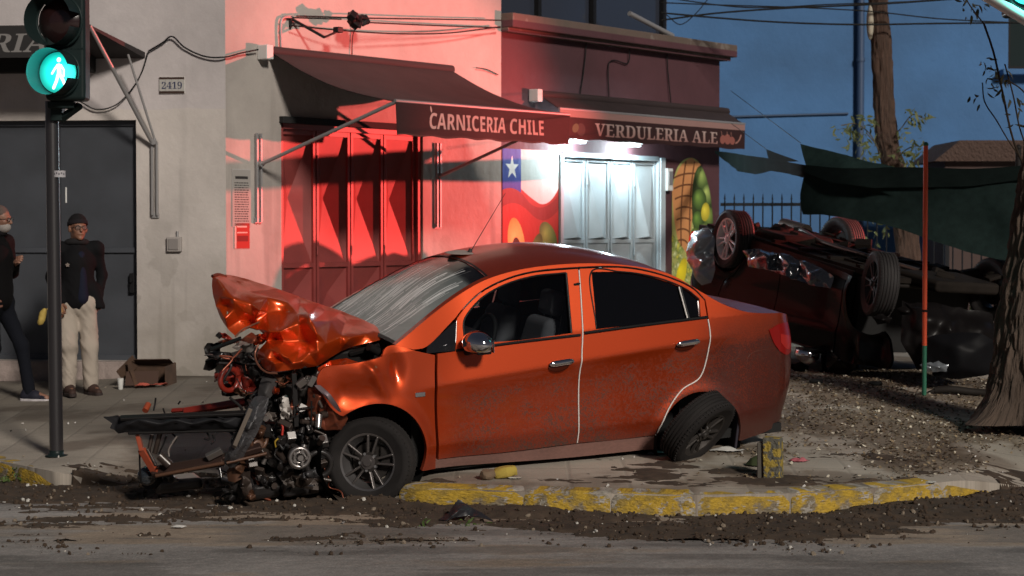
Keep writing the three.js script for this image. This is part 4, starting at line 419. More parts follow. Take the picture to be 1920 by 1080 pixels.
{
  const d = 26.3, b = at(1700, 620, d), y = .42, g = thing('tree', 'leaning brown tree trunk with young shoots behind the green tarp', 'tree', [b.x, y, b.z]); const P = (x, yy, dd = d) => at(x, yy, dd).sub(V(b.x, y, b.z)), f = d / FPX;
  mesh('trunk', trunkGeo([P(1706, 640), P(1703, 470), P(1684, 340), P(1664, 270), P(1658, 200), P(1653, 100), P(1646, 0), P(1640, -110)], (t) => lerp(24, 17, t) * f, 120, 60, .022, 9, 2.2), std(C(1, 1, 1), .95, 0, { map: barkTex([.10, .056, .038], 12), bumpMap: barkBump, bumpScale: .02 }), g);
  mesh('cut_knot', new THREE.SphereGeometry(1, 16, 12).scale(.05, .24, .07).translate(P(1631, 42).x, P(1631, 42).y, .03), std(C(.42, .38, .30), .8), g); 
  mesh('shoot', merge(tube([P(1652, 290), P(1630, 250, 26.1), P(1605, 232, 26.0), P(1578, 235, 25.9)], .008, 5), tube([P(1655, 300), P(1640, 268, 26.1), P(1625, 250, 26.0)], .007, 5), tube([P(1672, 260), P(1690, 240, 26.1), P(1712, 215, 26.0), P(1732, 222, 25.9)], .008, 5), tube([P(1680, 300), P(1700, 280, 26.1), P(1722, 272, 26.0)], .008, 5)), std(C(.1, .08, .05), .9), g);
  const spots = [[1590, 245, 16, .12], [1575, 240, 8, .08], [1610, 232, 16, .12], [1608, 262, 18, .14], [1625, 250, 14, .12], [1628, 292, 14, .12], [1640, 298, 10, .1], [1700, 235, 10, .1], [1715, 215, 12, .1], [1730, 222, 10, .09], [1690, 250, 6, .07], [1700, 282, 20, .14], [1718, 270, 12, .1], [1690, 298, 16, .12], [1715, 296, 14, .12], [1640, 225, 5, .05], [1590, 420, 8, .12], [1640, 435, 16, .16]].map(([x, yy, n, r]) => [P(x, yy, d - .35), n, r]); mesh('leaves', leafCluster(spots, 32, .12), phys({ color: C(.15, .17, .055), roughness: .7, transmission: .35, thickness: 0 }), g);
  // hedge of weeds at the fence foot
  const wd = thing('bush', 'dark low weeds growing at the foot of the fence', 'bush', [at(1780, 520, 25).x, .42, -25.2]); const r = rng(3), sp = []; for (let i = 0; i < 46; i++) sp.push([V(rr(-.6, 3.6, r), rr(.05, .8, r) * rr(.4, 1, r), rr(-.4, .4, r)), 9, .16]); mesh('foliage', leafCluster(sp, 5, .13), std(C(.03, .04, .015), .8), wd); mesh('stem', merge(...Array.from({ length: 16 }, () => { const x = rr(-.5, 3.5, r); return bar([x, 0, 0], [x + rr(-.1, .1, r), rr(.3, .8, r), 0], .008, 5); })), std(C(.04, .03, .02), .9), wd);
}
{ // overhead cables across the upper right
  const cab = (label, pts, r = .012) => tag(mesh('cable', tube(pts.map((p) => at(...p)), r, 6), M.cable), label, 'cable', 'overhead cables in front of the blue wall'); const d = 26;
  cab('highest overhead cable crossing in front of the blue wall', [[1235, -6, d], [1400, 14, d], [1560, 8, d], [1720, 2, d], [1960, -22, d]], .009);
  cab('thick overhead cable rising to the right in front of the blue wall', [[1240, 38, d], [1340, 25, d], [1480, 15, d], [1640, 8, d], [1760, 0, d], [1960, -16, d]], .013);
  cab('overhead cable sagging below the others in front of the blue wall', [[1240, 24, d], [1340, 33, d], [1450, 41, d], [1600, 46, d], [1760, 44, d], [1960, 42, d]], .013);
  cab('overhead cable dipping from the dark storey to the right edge', [[1240, 5, d], [1370, 10, d], [1500, 14, d], [1640, 22, d], [1760, 35, d], [1960, 45, d]], .009);
  cab('thin loop of cable beside the maroon shop cornice', [[1250, 28, d], [1275, 46, d], [1300, 30, d], [1330, -5, d]], .007);
}
// ---------------------------------------------------------------- litter and small things
const lay = (px, py, dz = 0) => { const r = ray(px, py); let t = 11; for (let i = 0; i < 3000; i++, t += .005) { const p = r.clone().multiplyScalar(t / -r.z).add(cam0); if (p.y <= gh(p.x, p.z) + .004) return p; } return at(px, py, 14); };
{
  const p = lay(1449, 897), g = thing('bollard_stump', 'broken yellow painted concrete stump near the rear bumper', 'bollard', [p.x, gh(p.x, p.z), p.z], -.35); const h = .30, w = .125; const s = rbox(w, h, w * .8, .012, 0, h / 2 - .01, 0, [0, 0, .02], 6), q = s.attributes.position; for (let i = 0; i < q.count; i++) { const y = q.getY(i); if (y > h * .8) q.setY(i, y + .02 * (n2(q.getX(i) * 30, q.getZ(i) * 30, 2) - .5)); q.setX(i, q.getX(i) + .008 * (fbm(y * 14, q.getZ(i) * 20, 3, 4) - .5)); } s.computeVertexNormals();
  mesh('stump', s, std(C(1, 1, 1), .85, 0, { map: tex(128, 256, (u, v) => { const n = fbm(u * 5, v * 9, 4, 5), k = .8 + .5 * (fbm(u * 24, v * 40, 3, 6) - .5), w2 = sst(.42, .56, n - .18 * sst(.8, 1, v)); return [lerp(.42, .13, w2) * k, lerp(.30, .125, w2) * k, lerp(.045, .10, w2) * k]; }, true, [6, 3.2]), bumpMap: rep(grain, 4), bumpScale: .012 }), g);
  const side = rbox(.045, h * .85, .10, .01, -w / 2 - .022, h * .42, -.02); mesh('broken_core', side, std(C(.10, .09, .075), .9), g);
  const bag = (name, label, cat, px, py, w, hgt, col, seed, rough = .5) => { const c = lay(px, py), n = 12, out = [], r = rng(seed); for (let i = 0; i < n; i++) { const a = i / n * Math.PI * 2, q = rr(.7, 1.1, r); out.push([Math.cos(a) * w / 2 * q, Math.sin(a) * w * .3 * q]); } const inn = Array.from({ length: 7 }, () => [rr(-.3, .3, r) * w, rr(-.14, .14, r) * w]); const m = tag(mesh(name, sheet(out, inn, ([x, y]) => V(x, out.some((o) => o[0] === x && o[1] === y) ? .004 : hgt * rr(.4, 1, r), -y), { rounds: 2, smooth: 1, bump: .012, bf: 22, th: .002, seed }), std(C(...col), rough), null), label, cat); m.position.set(c.x, gh(c.x, c.z) + .008, c.z); return m; };
  bag('plastic_sheet', 'white plastic scrap lying behind the rear wheel', 'litter', 1362, 846, .29, .035, [.62, .6, .57], 1); bag('plastic_sheet', 'white scrap lying under the sill by the rear wheel', 'litter', 1236, 851, .2, .02, [.6, .6, .58], 9);
  bag('rag', 'dark green rag lying beside the yellow stump', 'litter', 1424, 874, .22, .10, [.035, .045, .02], 2, .9); bag('wrapper', 'crumpled pink wrapper right of the yellow stump', 'litter', 1498, 866, .17, .03, [.42, .12, .14], 3); bag('paper_scrap', 'small white paper scrap on the road at the left', 'litter', 335, 990, .10, .012, [.6, .58, .55], 4); bag('paper_scrap', 'crumpled whitish paper under the smashed front', 'litter', 403, 930, .12, .05, [.5, .46, .44], 5); bag('paper_scrap', 'flat white scrap on the kerb top beside the yellow block', 'litter', 966, 898, .11, .012, [.5, .48, .44], 6); bag('paper_scrap', 'white scrap on the far right kerb stone', 'litter', 1745, 914, .11, .012, [.55, .54, .5], 7); bag('paper_scrap', 'white crumb against the foot of the far right kerb', 'litter', 1795, 940, .05, .04, [.65, .64, .62], 8);
  for (const [x, y, i] of [[120, 775, 0], [265, 757, 1], [1145, 800, 2]]) {}
  // black plastic shard on the road
  const c = at(870, 972, 12.75), shd = tag(mesh('plastic_shard', sheet([[823, 975, 12.7], [842, 960, 12.72], [854, 942, 12.74], [860, 936, 12.76], [872, 944, 12.76], [884, 951, 12.76], [905, 962, 12.7], [926, 977, 12.62], [905, 970, 12.66], [880, 966, 12.7], [855, 970, 12.66], [838, 976, 12.64]], [[862, 955, 12.66], [846, 968, 12.64], [875, 957, 12.7]], (p) => at(...p).sub(c), { rounds: 3, smooth: 1, bump: .01, bf: 20, th: .006 }), phys({ color: C(.022, .022, .026), roughness: .4, clearcoat: .3 })), 'torn black plastic shard lying on the dirt before the kerb', 'car debris'); shd.position.copy(c);
  // yellow rubble under the sill
  const q0 = lay(934, 897), rb = thing('rubble', 'broken yellow kerb chunk under the door sill', 'rubble', [q0.x, gh(q0.x, q0.z), q0.z], .2); const ch = (w, h, dd, x, y, z, e, sd) => { const k = new THREE.IcosahedronGeometry(.5, 2), pp = k.attributes.position; for (let i = 0; i < pp.count; i++) { const f = .82 + .4 * n3(pp.getX(i) * 3 + sd, pp.getY(i) * 3, pp.getZ(i) * 3); pp.setXYZ(i, clamp(pp.getX(i) * f, -.4, .4), clamp(pp.getY(i) * f, -.36, .36), pp.getZ(i) * f); } const m = mergeVertices(k.deleteAttribute('normal').deleteAttribute('uv')); m.computeVertexNormals(); return toCreasedNormals(m, .5).scale(w, h, dd).applyMatrix4(M4([x, y, z], e)); };
  const yM = std(C(.40, .30, .055), .9, 0, { bumpMap: rep(grain, 3), bumpScale: .01 }), gM = std(C(.16, .11, .07), .9); mesh('painted_chunk', ch(.20, .10, .12, .05, .05, 0, [0, 0, .15], 2), yM, rb); mesh('grey_chunk', ch(.13, .09, .1, -.08, .035, .02, [.2, .5, 0], 5), gM, rb);
  // dark branch on the ground at the right
  const e = lay(1800, 741), br = tag(mesh('broken_branch', merge(tube([[-.24, .05, 0], [-.1, .06, .02], [.12, .035, 0], [.34, .02, .04]], .035, 8), tube([[-.24, .05, 0], [-.3, .03, .05]], .02, 6)), std(C(.018, .015, .013), .7)), 'dark broken piece lying beside the thick tree trunk', 'debris'); br.position.set(e.x, gh(e.x, e.z), e.z);
  for (const [px, py, lab] of [[1530, 718, 'small dark lump on the pavement under the overturned car'], [1640, 722, 'flat dark scrap on the pavement before the tarp pole']]) { const u = lay(px, py), m = tag(mesh('debris', ch(.16, .06, .1, 0, .02, 0, [0, px, 0], px), M.dark), lab, 'debris'); m.position.set(u.x, gh(u.x, u.z), u.z); }
  // pale chips and glass crumbs
  const r = rng(19), N = 220, inst = new THREE.InstancedMesh(new THREE.TetrahedronGeometry(1, 0), std(C(1, 1, 1), .5), N), m4 = new THREE.Matrix4(); for (let i = 0; i < N; i++) { const x = rr(-4.2, 4.2, r), z = rr(-19, -11.6, r), k = rr(.004, .013, r); m4.compose(V(x, gh(x, z) + .014, z), new THREE.Quaternion().setFromEuler(new THREE.Euler(r() * 6, r() * 6, 0)), V(k * 1.6, k * .6, k)); inst.setMatrixAt(i, m4); const t = r(); inst.setColorAt(i, t < .5 ? C(.6, .58, .55) : t < .75 ? C(.05, .04, .035) : C(.3, .26, .2)); } inst.name = 'glass_crumbs'; scene.add(stuff(inst, 'glass crumbs and chips scattered over road and pavement'));
  // small green weeds at the left kerb and sprigs on the road
  const tuft = (px, py, n, label, hgt, sd) => { const u = lay(px, py), t = thing('weeds', label, 'weeds', [u.x, gh(u.x, u.z), u.z]), rg = rng(sd), sp = []; for (let i = 0; i < n; i++) sp.push([V(rr(-.22, .22, rg), rr(.01, hgt, rg), rr(-.08, .08, rg)), 5, .03]); mesh('leaves', leafCluster(sp, sd, .05), std(C(.06, .10, .02), .7), t); }; tuft(12, 905, 26, 'green weeds growing behind the left kerb end', .12, 3); tuft(850, 985, 5, 'green sprigs lying on the dirt by the black plastic shard', .015, 4);
}
{ // torn cardboard box by the wall
  const p = lay(272, 726), g = thing('cardboard_box', 'torn brown cardboard box with rubbish against the cream wall', 'box', [p.x, gh(p.x, p.z), p.z - .12], -.12); g.scale.setScalar(.88); const cb = std(C(1, 1, 1), .9, 0, { map: rep(mottled([.070, .036, .020], .5, 6, 256, 23, .2), 1.5) }), cd = std(C(.06, .032, .022), .9);
  const pan = (w, h, x, y, z, e) => rbox(w, h, .008, .003, x, y, z, e); mesh('back_panel', pan(.5, .26, .04, .13, -.12, [.1, 0, 0]), cb, g); mesh('side_panel', pan(.3, .25, .27, .12, .02, [0, 1.45, .08]), cb, g); mesh('front_panel', pan(.36, .17, -.02, .10, .13, [-.5, .06, .06]), cd, g); mesh('open_flap', pan(.26, .16, -.22, .20, .0, [.3, .9, .5]), cb, g); mesh('top_flap', pan(.42, .14, .06, .275, -.03, [1.15, 0, .05]), cd, g); mesh('torn_strip', pan(.04, .32, -.12, .14, .14, [-.3, 0, .4]), cb, g);
  const b = lay(226, 730), bt = thing('cup', 'small white cup left of the cardboard box', 'cup', [b.x, gh(b.x, b.z), b.z]); mesh('cup_body', lathe([[0, .003], [.022, .003], [.03, .10], [.027, .10], [.02, .008], [0, .008]], 18), M.white, bt); mesh('cup_lid', cyl(.031, .031, .01, 0, .105, 0), M.white, bt);
  const c2 = lay(284, 727), cr = tag(mesh('crumpled_wrapper', sheet([[-.16, -.03], [-.05, -.05], [.08, -.04], [.16, -.02], [.15, .03], [.02, .05], [-.12, .04]], [[-.08, 0], [.02, .01], [.1, 0]], ([x, y]) => V(x, .02 + .03 * hash3(Math.round(x * 100), Math.round(y * 100), 3), -y), { rounds: 3, smooth: 1, bump: .02, bf: 20, th: .003 }), std(C(.42, .09, .06), .6)), 'crumpled red and white wrapper before the cardboard box', 'litter'); cr.position.set(c2.x, gh(c2.x, c2.z), c2.z);
}
// ---------------------------------------------------------------- the wrecked orange car. Local axes: x rearwards, y up, z towards its left side; origin under the front axle
const TH = 25 * Math.PI / 180, PI_ = 3 * Math.PI / 180, RO = 5 * Math.PI / 180;
const cR = V(Math.cos(TH) * Math.cos(PI_), Math.sin(PI_), -Math.sin(TH) * Math.cos(PI_)), cN0 = V(Math.sin(TH), 0, Math.cos(TH)), cU0 = cN0.clone().cross(cR), cN = cN0.clone().multiplyScalar(Math.cos(RO)).addScaledVector(cU0, -Math.sin(RO)), cU = cN.clone().cross(cR);
const car = thing('wrecked_car', 'orange sedan with smashed front and crumpled bonnet, half on the yellow kerb', 'car');
car.position.copy(at(702, 866, 13.5)).addScaledVector(cU, -.30).addScaledVector(cN, -.80); car.quaternion.setFromRotationMatrix(new THREE.Matrix4().makeBasis(cR, cU, cN)); car.updateMatrixWorld(true);
const carInv = car.matrixWorld.clone().invert(), L3 = (px, py, d) => at(px, py, d).applyMatrix4(carInv);
// half width of the body at (length, height)
const vc = (u) => .79 + .075 * (u - .49);
const FA = [0, .345, .372], RA = [2.60, .215, .348];
function halfW(u, v) {
  const c = vc(u), k = sst(.2, .75, u) * (1 - sst(2.5, 3.05, u)), vb = 1.06 + .03 * (u - .5) * .7;
  const sp_ = (x) => .007 * Math.log(1 + Math.exp(clamp(x / .007, -40, 40))), up = sp_(v - c), dn = sp_(c - v); let w = .845 - .20 * up - .048 * (1 - Math.exp(-dn / .085)) - .012 * dn; const soft = .838 - .11 * (v - .68) * Math.abs(v - .68); w = lerp(soft, w, k);
  w -= .26 * sp_(.375 - v); if (v > vb) { const q = v - vb, at0 = lerp(.838 - .11 * (vb - .68) ** 2, .845 - .19 * (vb - c), k); w = Math.min(w, at0 - .34 * q - .10 * q * q); }
  for (const [a, b, r] of [FA, RA]) { const d = Math.hypot(u - a, v - b); if (v < c + .1) w += .018 * Math.exp(-(((d - r) / .055) ** 2)) * sst(c + .08, c - .1, v); }
  const ue = 3.68 - .10 * sst(.6, .2, v) - .04 * sst(.8, 1.1, v), t = clamp((u - 2.75) / (ue - 2.75), 0, .9995); if (u > 2.75) w *= Math.pow(1 - Math.pow(t, 3.0), 1 / 3.0);
  w *= 1 - .035 * Math.max(0, (u - 2.0) / 1.4) ** 2; w -= .10 * Math.max(0, -u) ** 1.5; return w; }
const sN = (u, v) => { const e = .004; return V(-(halfW(u + e, v) - halfW(u - e, v)) / (2 * e), -(halfW(u, v + e) - halfW(u, v - e)) / (2 * e), 1).normalize(); };
function path(segs) { const out = []; for (const s of segs) { let p = s; if (s.length > 2) p = new THREE.CatmullRomCurve3(s.map((q) => V(q[0], q[1], 0)), false, 'centripetal').getPoints(s.length * 5).map((q) => [q.x, q.y]); for (const q of p) { const l = out[out.length - 1]; if (!l || Math.hypot(l[0] - q[0], l[1] - q[1]) > .004) out.push(q); } } const a = out[0], b = out[out.length - 1]; if (Math.hypot(a[0] - b[0], a[1] - b[1]) < .004) out.pop(); return out; }
const arcP = ([a, b, r], t0, t1, n = 22) => Array.from({ length: n + 1 }, (_, i) => { const t = lerp(t0, t1, i / n) * Math.PI / 180; return [a + r * Math.cos(t), b + r * Math.sin(t)]; });
function split(pts, tris, max) { let T = tris; for (let g = 0; g < 14; g++) { const m = new Map(), L = (a, b) => Math.hypot(pts[a][0] - pts[b][0], pts[a][1] - pts[b][1]); let any = false; const mid = (a, b) => { const k = a < b ? a + '_' + b : b + '_' + a; if (!m.has(k)) { m.set(k, pts.length); pts.push([(pts[a][0] + pts[b][0]) / 2, (pts[a][1] + pts[b][1]) / 2]); } return m.get(k); }; const out = [];
    for (const [a, b, c] of T) { const s = [L(a, b) > max, L(b, c) > max, L(c, a) > max], n = s.filter(Boolean).length; if (!n) { out.push([a, b, c]); continue; } any = true; const x = s[0] && mid(a, b), y = s[1] && mid(b, c), z = s[2] && mid(c, a);
      if (n === 3) out.push([a, x, z], [x, b, y], [z, y, c], [x, y, z]); else if (n === 1) s[0] ? out.push([a, x, c], [x, b, c]) : s[1] ? out.push([a, b, y], [a, y, c]) : out.push([a, b, z], [z, b, c]); else !s[0] ? out.push([a, b, y], [a, y, z], [z, y, c]) : !s[1] ? out.push([a, x, z], [x, b, c], [x, c, z]) : out.push([a, x, c], [x, b, y], [x, y, c]); }
    T = out; if (!any) break; } return T; }
const UVW = 4.3, UVH = 1.75; // body texture spans these metres
function panel(outline, holes = [], { off = 0, max = .028, depth = .03, warp } = {}) {
  const sh = new THREE.Shape(outline.map((p) => new THREE.Vector2(...p))); for (const h of holes) sh.holes.push(new THREE.Path(h.map((p) => new THREE.Vector2(...p))));
  const sg = new THREE.ShapeGeometry(sh), p2 = [], sp_ = sg.attributes.position; for (let i = 0; i < sp_.count; i++) p2.push([sp_.getX(i), sp_.getY(i)]);
  const t0 = []; for (let i = 0; i < sg.index.count; i += 3) t0.push([sg.index.getX(i), sg.index.getX(i + 1), sg.index.getX(i + 2)]); const T = split(p2, t0, max);
  const P = [], N = [], U = [], I = []; const put = (u, v, d = 0) => { const n = sN(u, v); let q = V(u, v, halfW(u, v) + off); q.addScaledVector(n, -d); if (warp) q = warp(q, n, u, v); P.push(q.x, q.y, q.z); N.push(n.x, n.y, n.z); U.push((u + .65) / UVW, v / UVH); return P.length / 3 - 1; };
  for (const [u, v] of p2) put(u, v); for (const t of T) I.push(...t);
  const ec = new Map(); for (const t of T) for (let i = 0; i < 3; i++) { const a = t[i], b = t[(i + 1) % 3], k = Math.min(a, b) + '_' + Math.max(a, b); ec.set(k, ec.has(k) ? null : [a, b]); }
  for (const e of ec.values()) if (e) { const [a, b] = e, i0 = put(...p2[a]), i1 = put(...p2[b]), j0 = put(...p2[a], depth), j1 = put(...p2[b], depth); const d = V(p2[b][0] - p2[a][0], p2[b][1] - p2[a][1], 0).normalize(); for (const q of [i0, i1, j0, j1]) { N[q * 3] = d.y; N[q * 3 + 1] = -d.x; N[q * 3 + 2] = .25; } I.push(i0, j0, i1, i1, j0, j1); }
  const g = new THREE.BufferGeometry(); g.setAttribute('position', new THREE.Float32BufferAttribute(P, 3)); g.setAttribute('normal', new THREE.Float32BufferAttribute(N, 3)); g.setAttribute('uv', new THREE.Float32BufferAttribute(U, 2)); g.setIndex(I); if (warp) { const h = g.clone(); h.computeVertexNormals(); g.setAttribute('normal', h.attributes.normal); } return g; }
function mirror(g) { g = g.clone(); const p = g.attributes.position, n = g.attributes.normal; for (let i = 0; i < p.count; i++) { p.setZ(i, -p.getZ(i)); n.setZ(i, -n.getZ(i)); } const x = g.index.array; for (let i = 0; i < x.length; i += 3) { const t = x[i]; x[i] = x[i + 1]; x[i + 1] = t; } return g; }
// paint: metallic orange with mud thrown up along the doors
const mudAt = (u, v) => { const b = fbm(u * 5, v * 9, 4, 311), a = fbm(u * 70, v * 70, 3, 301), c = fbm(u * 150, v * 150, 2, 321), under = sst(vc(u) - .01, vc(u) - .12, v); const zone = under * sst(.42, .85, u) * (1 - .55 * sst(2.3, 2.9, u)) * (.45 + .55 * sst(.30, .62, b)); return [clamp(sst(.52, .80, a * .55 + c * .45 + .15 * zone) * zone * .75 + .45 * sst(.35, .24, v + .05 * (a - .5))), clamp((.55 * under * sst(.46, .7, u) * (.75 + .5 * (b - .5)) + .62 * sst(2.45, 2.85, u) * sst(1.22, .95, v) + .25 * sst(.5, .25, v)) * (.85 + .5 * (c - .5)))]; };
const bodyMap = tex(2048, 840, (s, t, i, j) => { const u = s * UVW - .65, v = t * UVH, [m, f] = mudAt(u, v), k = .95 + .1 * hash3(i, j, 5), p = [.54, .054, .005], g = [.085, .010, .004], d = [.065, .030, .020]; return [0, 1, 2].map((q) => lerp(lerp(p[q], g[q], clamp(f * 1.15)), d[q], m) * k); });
const bodyRough = tex(1024, 420, (s, t) => { const u = s * UVW - .65, v = t * UVH, [m, f] = mudAt(u, v); return [1, lerp(.40 + .16 * f, .9, m), lerp(.70 - .2 * f, .05, m)]; }, false);
const bodyCoat = tex(512, 210, (s, t) => { const [m, f] = mudAt(s * UVW - .65, t * UVH); return lerp(1 - .35 * f, .05, clamp(m * 1.6)); }, false);
const PAINT = phys({ color: C(1, 1, 1), map: bodyMap, roughness: 1, metalness: 1, roughnessMap: bodyRough, metalnessMap: bodyRough, clearcoat: 1, clearcoatMap: bodyCoat, clearcoatRoughness: .08 });
const ORANGE = phys({ color: C(.58, .056, .005), roughness: .38, metalness: .72, clearcoat: 1, clearcoatRoughness: .07 });
const ROOF = phys({ color: C(1, 1, 1), map: rep(mottled([.48, .045, .008], .3, 5, 256, 33, .1), .6), roughness: .45, metalness: .8, clearcoat: .7, clearcoatRoughness: .15 });
const trimBlack = std(C(.012, .012, .013), .35), rubber = std(C(.018, .018, .018), .75), chrome = std(C(.82, .82, .85), .08, 1), doorWhite = std(C(.72, .68, .64), .5), cloth = std(C(.15, .15, .16), .9), glassF = phys({ color: C(.55, .58, .60), transmission: 1, roughness: .03, thickness: 0, ior: 1.5 }), glassR = phys({ color: C(.006, .006, .008), transmission: .5, roughness: .05, thickness: 0, ior: 1.5 });
const rail = (u) => { const K = [[.16, 1.10], [.49, 1.29], [.75, 1.42], [.95, 1.495], [1.18, 1.54], [1.43, 1.56], [1.70, 1.56], [1.97, 1.54], [2.26, 1.49], [2.45, 1.425], [2.62, 1.32], [2.8, 1.21], [3.0, 1.135], [3.2, 1.105], [3.4, 1.08], [3.6, 1.02]]; for (let i = 1; i < K.length; i++) if (u <= K[i][0] || i === K.length - 1) { const p0 = K[Math.max(0, i - 2)], p1 = K[i - 1], p2 = K[i], p3 = K[Math.min(K.length - 1, i + 1)], t = (u - p1[0]) / (p2[0] - p1[0]), m1 = (p2[1] - p0[1]) / (p2[0] - p0[0]) * (p2[0] - p1[0]), m2 = (p3[1] - p1[1]) / (p3[0] - p1[0]) * (p2[0] - p1[0]); return (2 * t ** 3 - 3 * t * t + 1) * p1[1] + (t ** 3 - 2 * t * t + t) * m1 + (-2 * t ** 3 + 3 * t * t) * p2[1] + (t ** 3 - t * t) * m2; } };
const railP = (a, b, n, d = 0) => Array.from({ length: n + 1 }, (_, i) => { const u = lerp(a, b, i / n); return [u, rail(u) - d]; });
{
  const far = []; const side = (name, geo, mat, parent = car) => { far.push([geo, mat]); return mesh(name, geo, mat, parent); };
  const gapA = [[.475, 1.02], [.462, .86], [.46, .69], [.465, .5], [.475, .262]], gapC = [[2.665, 1.105], [2.672, 1.0], [2.655, .80], [2.60, .665], [2.45, .59], [2.33, .46], [2.235, .262]];
  const g = .007;
  // front wing, dented at its front edge
  const rw = (q, n, u, v) => { const k = sst(.16, -.25, u), d = (fbm(u * 5 + 3, v * 5, 2, 7) - .5) * .075 * k + .035 * Math.exp(-(((u + .05) / .12) ** 2) - ((v - .93) / .08) ** 2) - .05 * k * k - .045 * Math.exp(-(((u - .17) / .05) ** 2) - ((v - .98 + u * .2) / .10) ** 2) + .03 * Math.exp(-(((u - .02 + (v - .85) * .5) / .035) ** 2)) * sst(.7, .85, v) * sst(1.03, .95, v); return q.addScaledVector(n, d); };
  mesh('front_wing', panel(path([[[.468 - g, 1.02 - g], [.448, .86], [.446, .69], [.451, .5], [.461, .2]], [[.461, .2], [.378, .2]], arcP(FA, -22, 126), [[-.22, .64], [-.30, .70], [-.36, .80], [-.40, .90], [-.35, .985], [-.2, 1.0], [-.02, 1.02], [.06, 1.035]], [[.06, 1.035], [.10, 1.095], [.18, 1.105], [.30, 1.06], [.468 - g, 1.02 - g]]]), [], { warp: rw, max: .022 }), PAINT, car);
  // doors with window openings
  const fwin = path([[[.70, 1.075], [.715, 1.215], [.78, 1.29], [.90, 1.375], [1.08, 1.445], [1.30, 1.487], [1.575, 1.498]], [[1.575, 1.498], [1.535, 1.085]], [[1.535, 1.085], [1.1, 1.064], [.70, 1.075]]]);
  const beltF = 1.062, beltR = 1.10;
  const fdo = path([[...gapA.map(([u, v]) => [u + g, v]).reverse()], [[.475 + g, 1.02], [.62, 1.025]], [[.62, 1.025], [.668, 1.245]], [[.668, 1.245], [.74, 1.31], [.88, 1.402], [1.08, 1.475], [1.30, 1.515], [1.672, 1.524]], [[1.672, 1.524], [1.612, 1.06], [1.585, .87], [1.583, .265]], [[1.583, .265], [1.0, .257], [.482, .268]]]);
  const fd = part('front_door', car); fd.userData.label = 'mud splashed front door with chrome mirror'; side('door_panel', panel(fdo, [fwin]), PAINT, fd);
  const rwin = path([[[1.735, 1.098], [1.775, 1.497]], [[1.775, 1.497], [2.0, 1.483], [2.2, 1.448], [2.40, 1.385]], [[2.40, 1.385], [2.54, 1.315], [2.62, 1.245]], [[2.62, 1.245], [2.607, 1.128]], [[2.607, 1.128], [2.1, 1.108], [1.735, 1.098]]]);
  const rdo = path([[[1.597, .267], [1.599, .87], [1.626, 1.06], [1.686, 1.524]], [[1.686, 1.524], [2.0, 1.512], [2.2, 1.478], [2.42, 1.408], [2.58, 1.325], [2.66, 1.24]], [[2.66, 1.24], [2.665 - g, 1.105]], gapC.map(([u, v]) => [u - g, v]), [[2.228, .262], [1.9, .258], [1.597, .267]]]);
  const rd = part('rear_door', car); side('door_panel', panel(rdo, [rwin]), PAINT, rd);
  // fixed side: roof rail and pillars, rear wing
  side('roof_rail', panel(path([railP(.17, 2.70, 46), [[2.70, rail(2.70)], [2.672, 1.245]], [[2.672, 1.245], [2.59, 1.337], [2.42, 1.421], [2.2, 1.492], [2.0, 1.526], [1.68, 1.538], [1.30, 1.529], [1.08, 1.489], [.88, 1.416], [.74, 1.324], [.655, 1.25]], [[.655, 1.25], [.395, 1.075], [.30, 1.065]], [[.30, 1.065], [.17, 1.105]]])), PAINT, car);
  const rear = (t) => 3.66 - .10 * sst(.6, .2, t) - .04 * sst(.8, 1.1, t);
  const quarter = path([[[2.665 + g, 1.105], [2.672, 1.245]], railP(2.70, 3.61, 18), [[3.61, rail(3.61)], [rear(.95), .95], [rear(.8), .8], [rear(.6), .6], [rear(.42), .42], [rear(.28), .27]], [[rear(.28), .27], [3.3, .20], [2.98, .155]], arcP(RA, -10, 196, 30), [[2.265, .112], [2.235 + g, .262]], gapC.map(([u, v]) => [u + g, v]).reverse()]);
  side('rear_wing', panel(quarter, [], { max: .03 }), PAINT, car);
  const sillM = std(C(1, 1, 1), .9, 0, { map: rep(mottled([.17, .085, .068], .35, 8, 256, 61, .25), 1.2) });
  side('sill', panel(path([[[.47, .262], [1.0, .247], [1.583, .255], [2.228, .252]], [[2.228, .252], [2.262, .150]], [[2.262, .150], [1.5, .158], [.95, .18], [.385, .205]], [[.385, .205], [.47, .262]]]), [], { off: -.004 }), sillM, car);
  // glass and black mouldings
  side('window', panel(fwin, [], { off: -.016, depth: .003 }), glassF, fd); side('window', panel(rwin, [], { off: -.016, depth: .003 }), glassR, rd);
  const tri = path([[[.672, 1.235], [.41, 1.075]], [[.41, 1.075], [.40, 1.03]], [[.40, 1.03], [.625, 1.027]], [[.625, 1.027], [.672, 1.235]]]); side('quarter_window', panel(tri, [], { off: -.006, depth: .01 }), phys({ color: C(.012, .012, .014), roughness: .1 }), car);
  const strip = (pts, r, off = 0) => tube(path([pts]).map(([u, v]) => V(u, v, halfW(u, v) + off)), r, 6);
  side('window_moulding', merge(strip([[.625, 1.03], [1.1, 1.052], [1.60, 1.067]], .011, .002), strip([[.70, 1.08], [.716, 1.22], [.78, 1.295], [.90, 1.38], [1.08, 1.45], [1.30, 1.492], [1.57, 1.502]], .007), strip([[1.57, 1.5], [1.53, 1.085]], .011)), trimBlack, fd);
  side('window_moulding', merge(strip([[1.632, 1.078], [2.1, 1.10], [2.66, 1.12]], .012, .002), strip([[1.735, 1.10], [1.778, 1.50], [2.0, 1.486], [2.2, 1.452], [2.40, 1.39], [2.54, 1.32], [2.62, 1.25]], .006), strip([[2.48, 1.345], [2.505, 1.12]], .011)), trimBlack, rd); mesh('window_bar', strip([[2.465, 1.35], [2.49, 1.125]], .006, .004), doorWhite, rd);
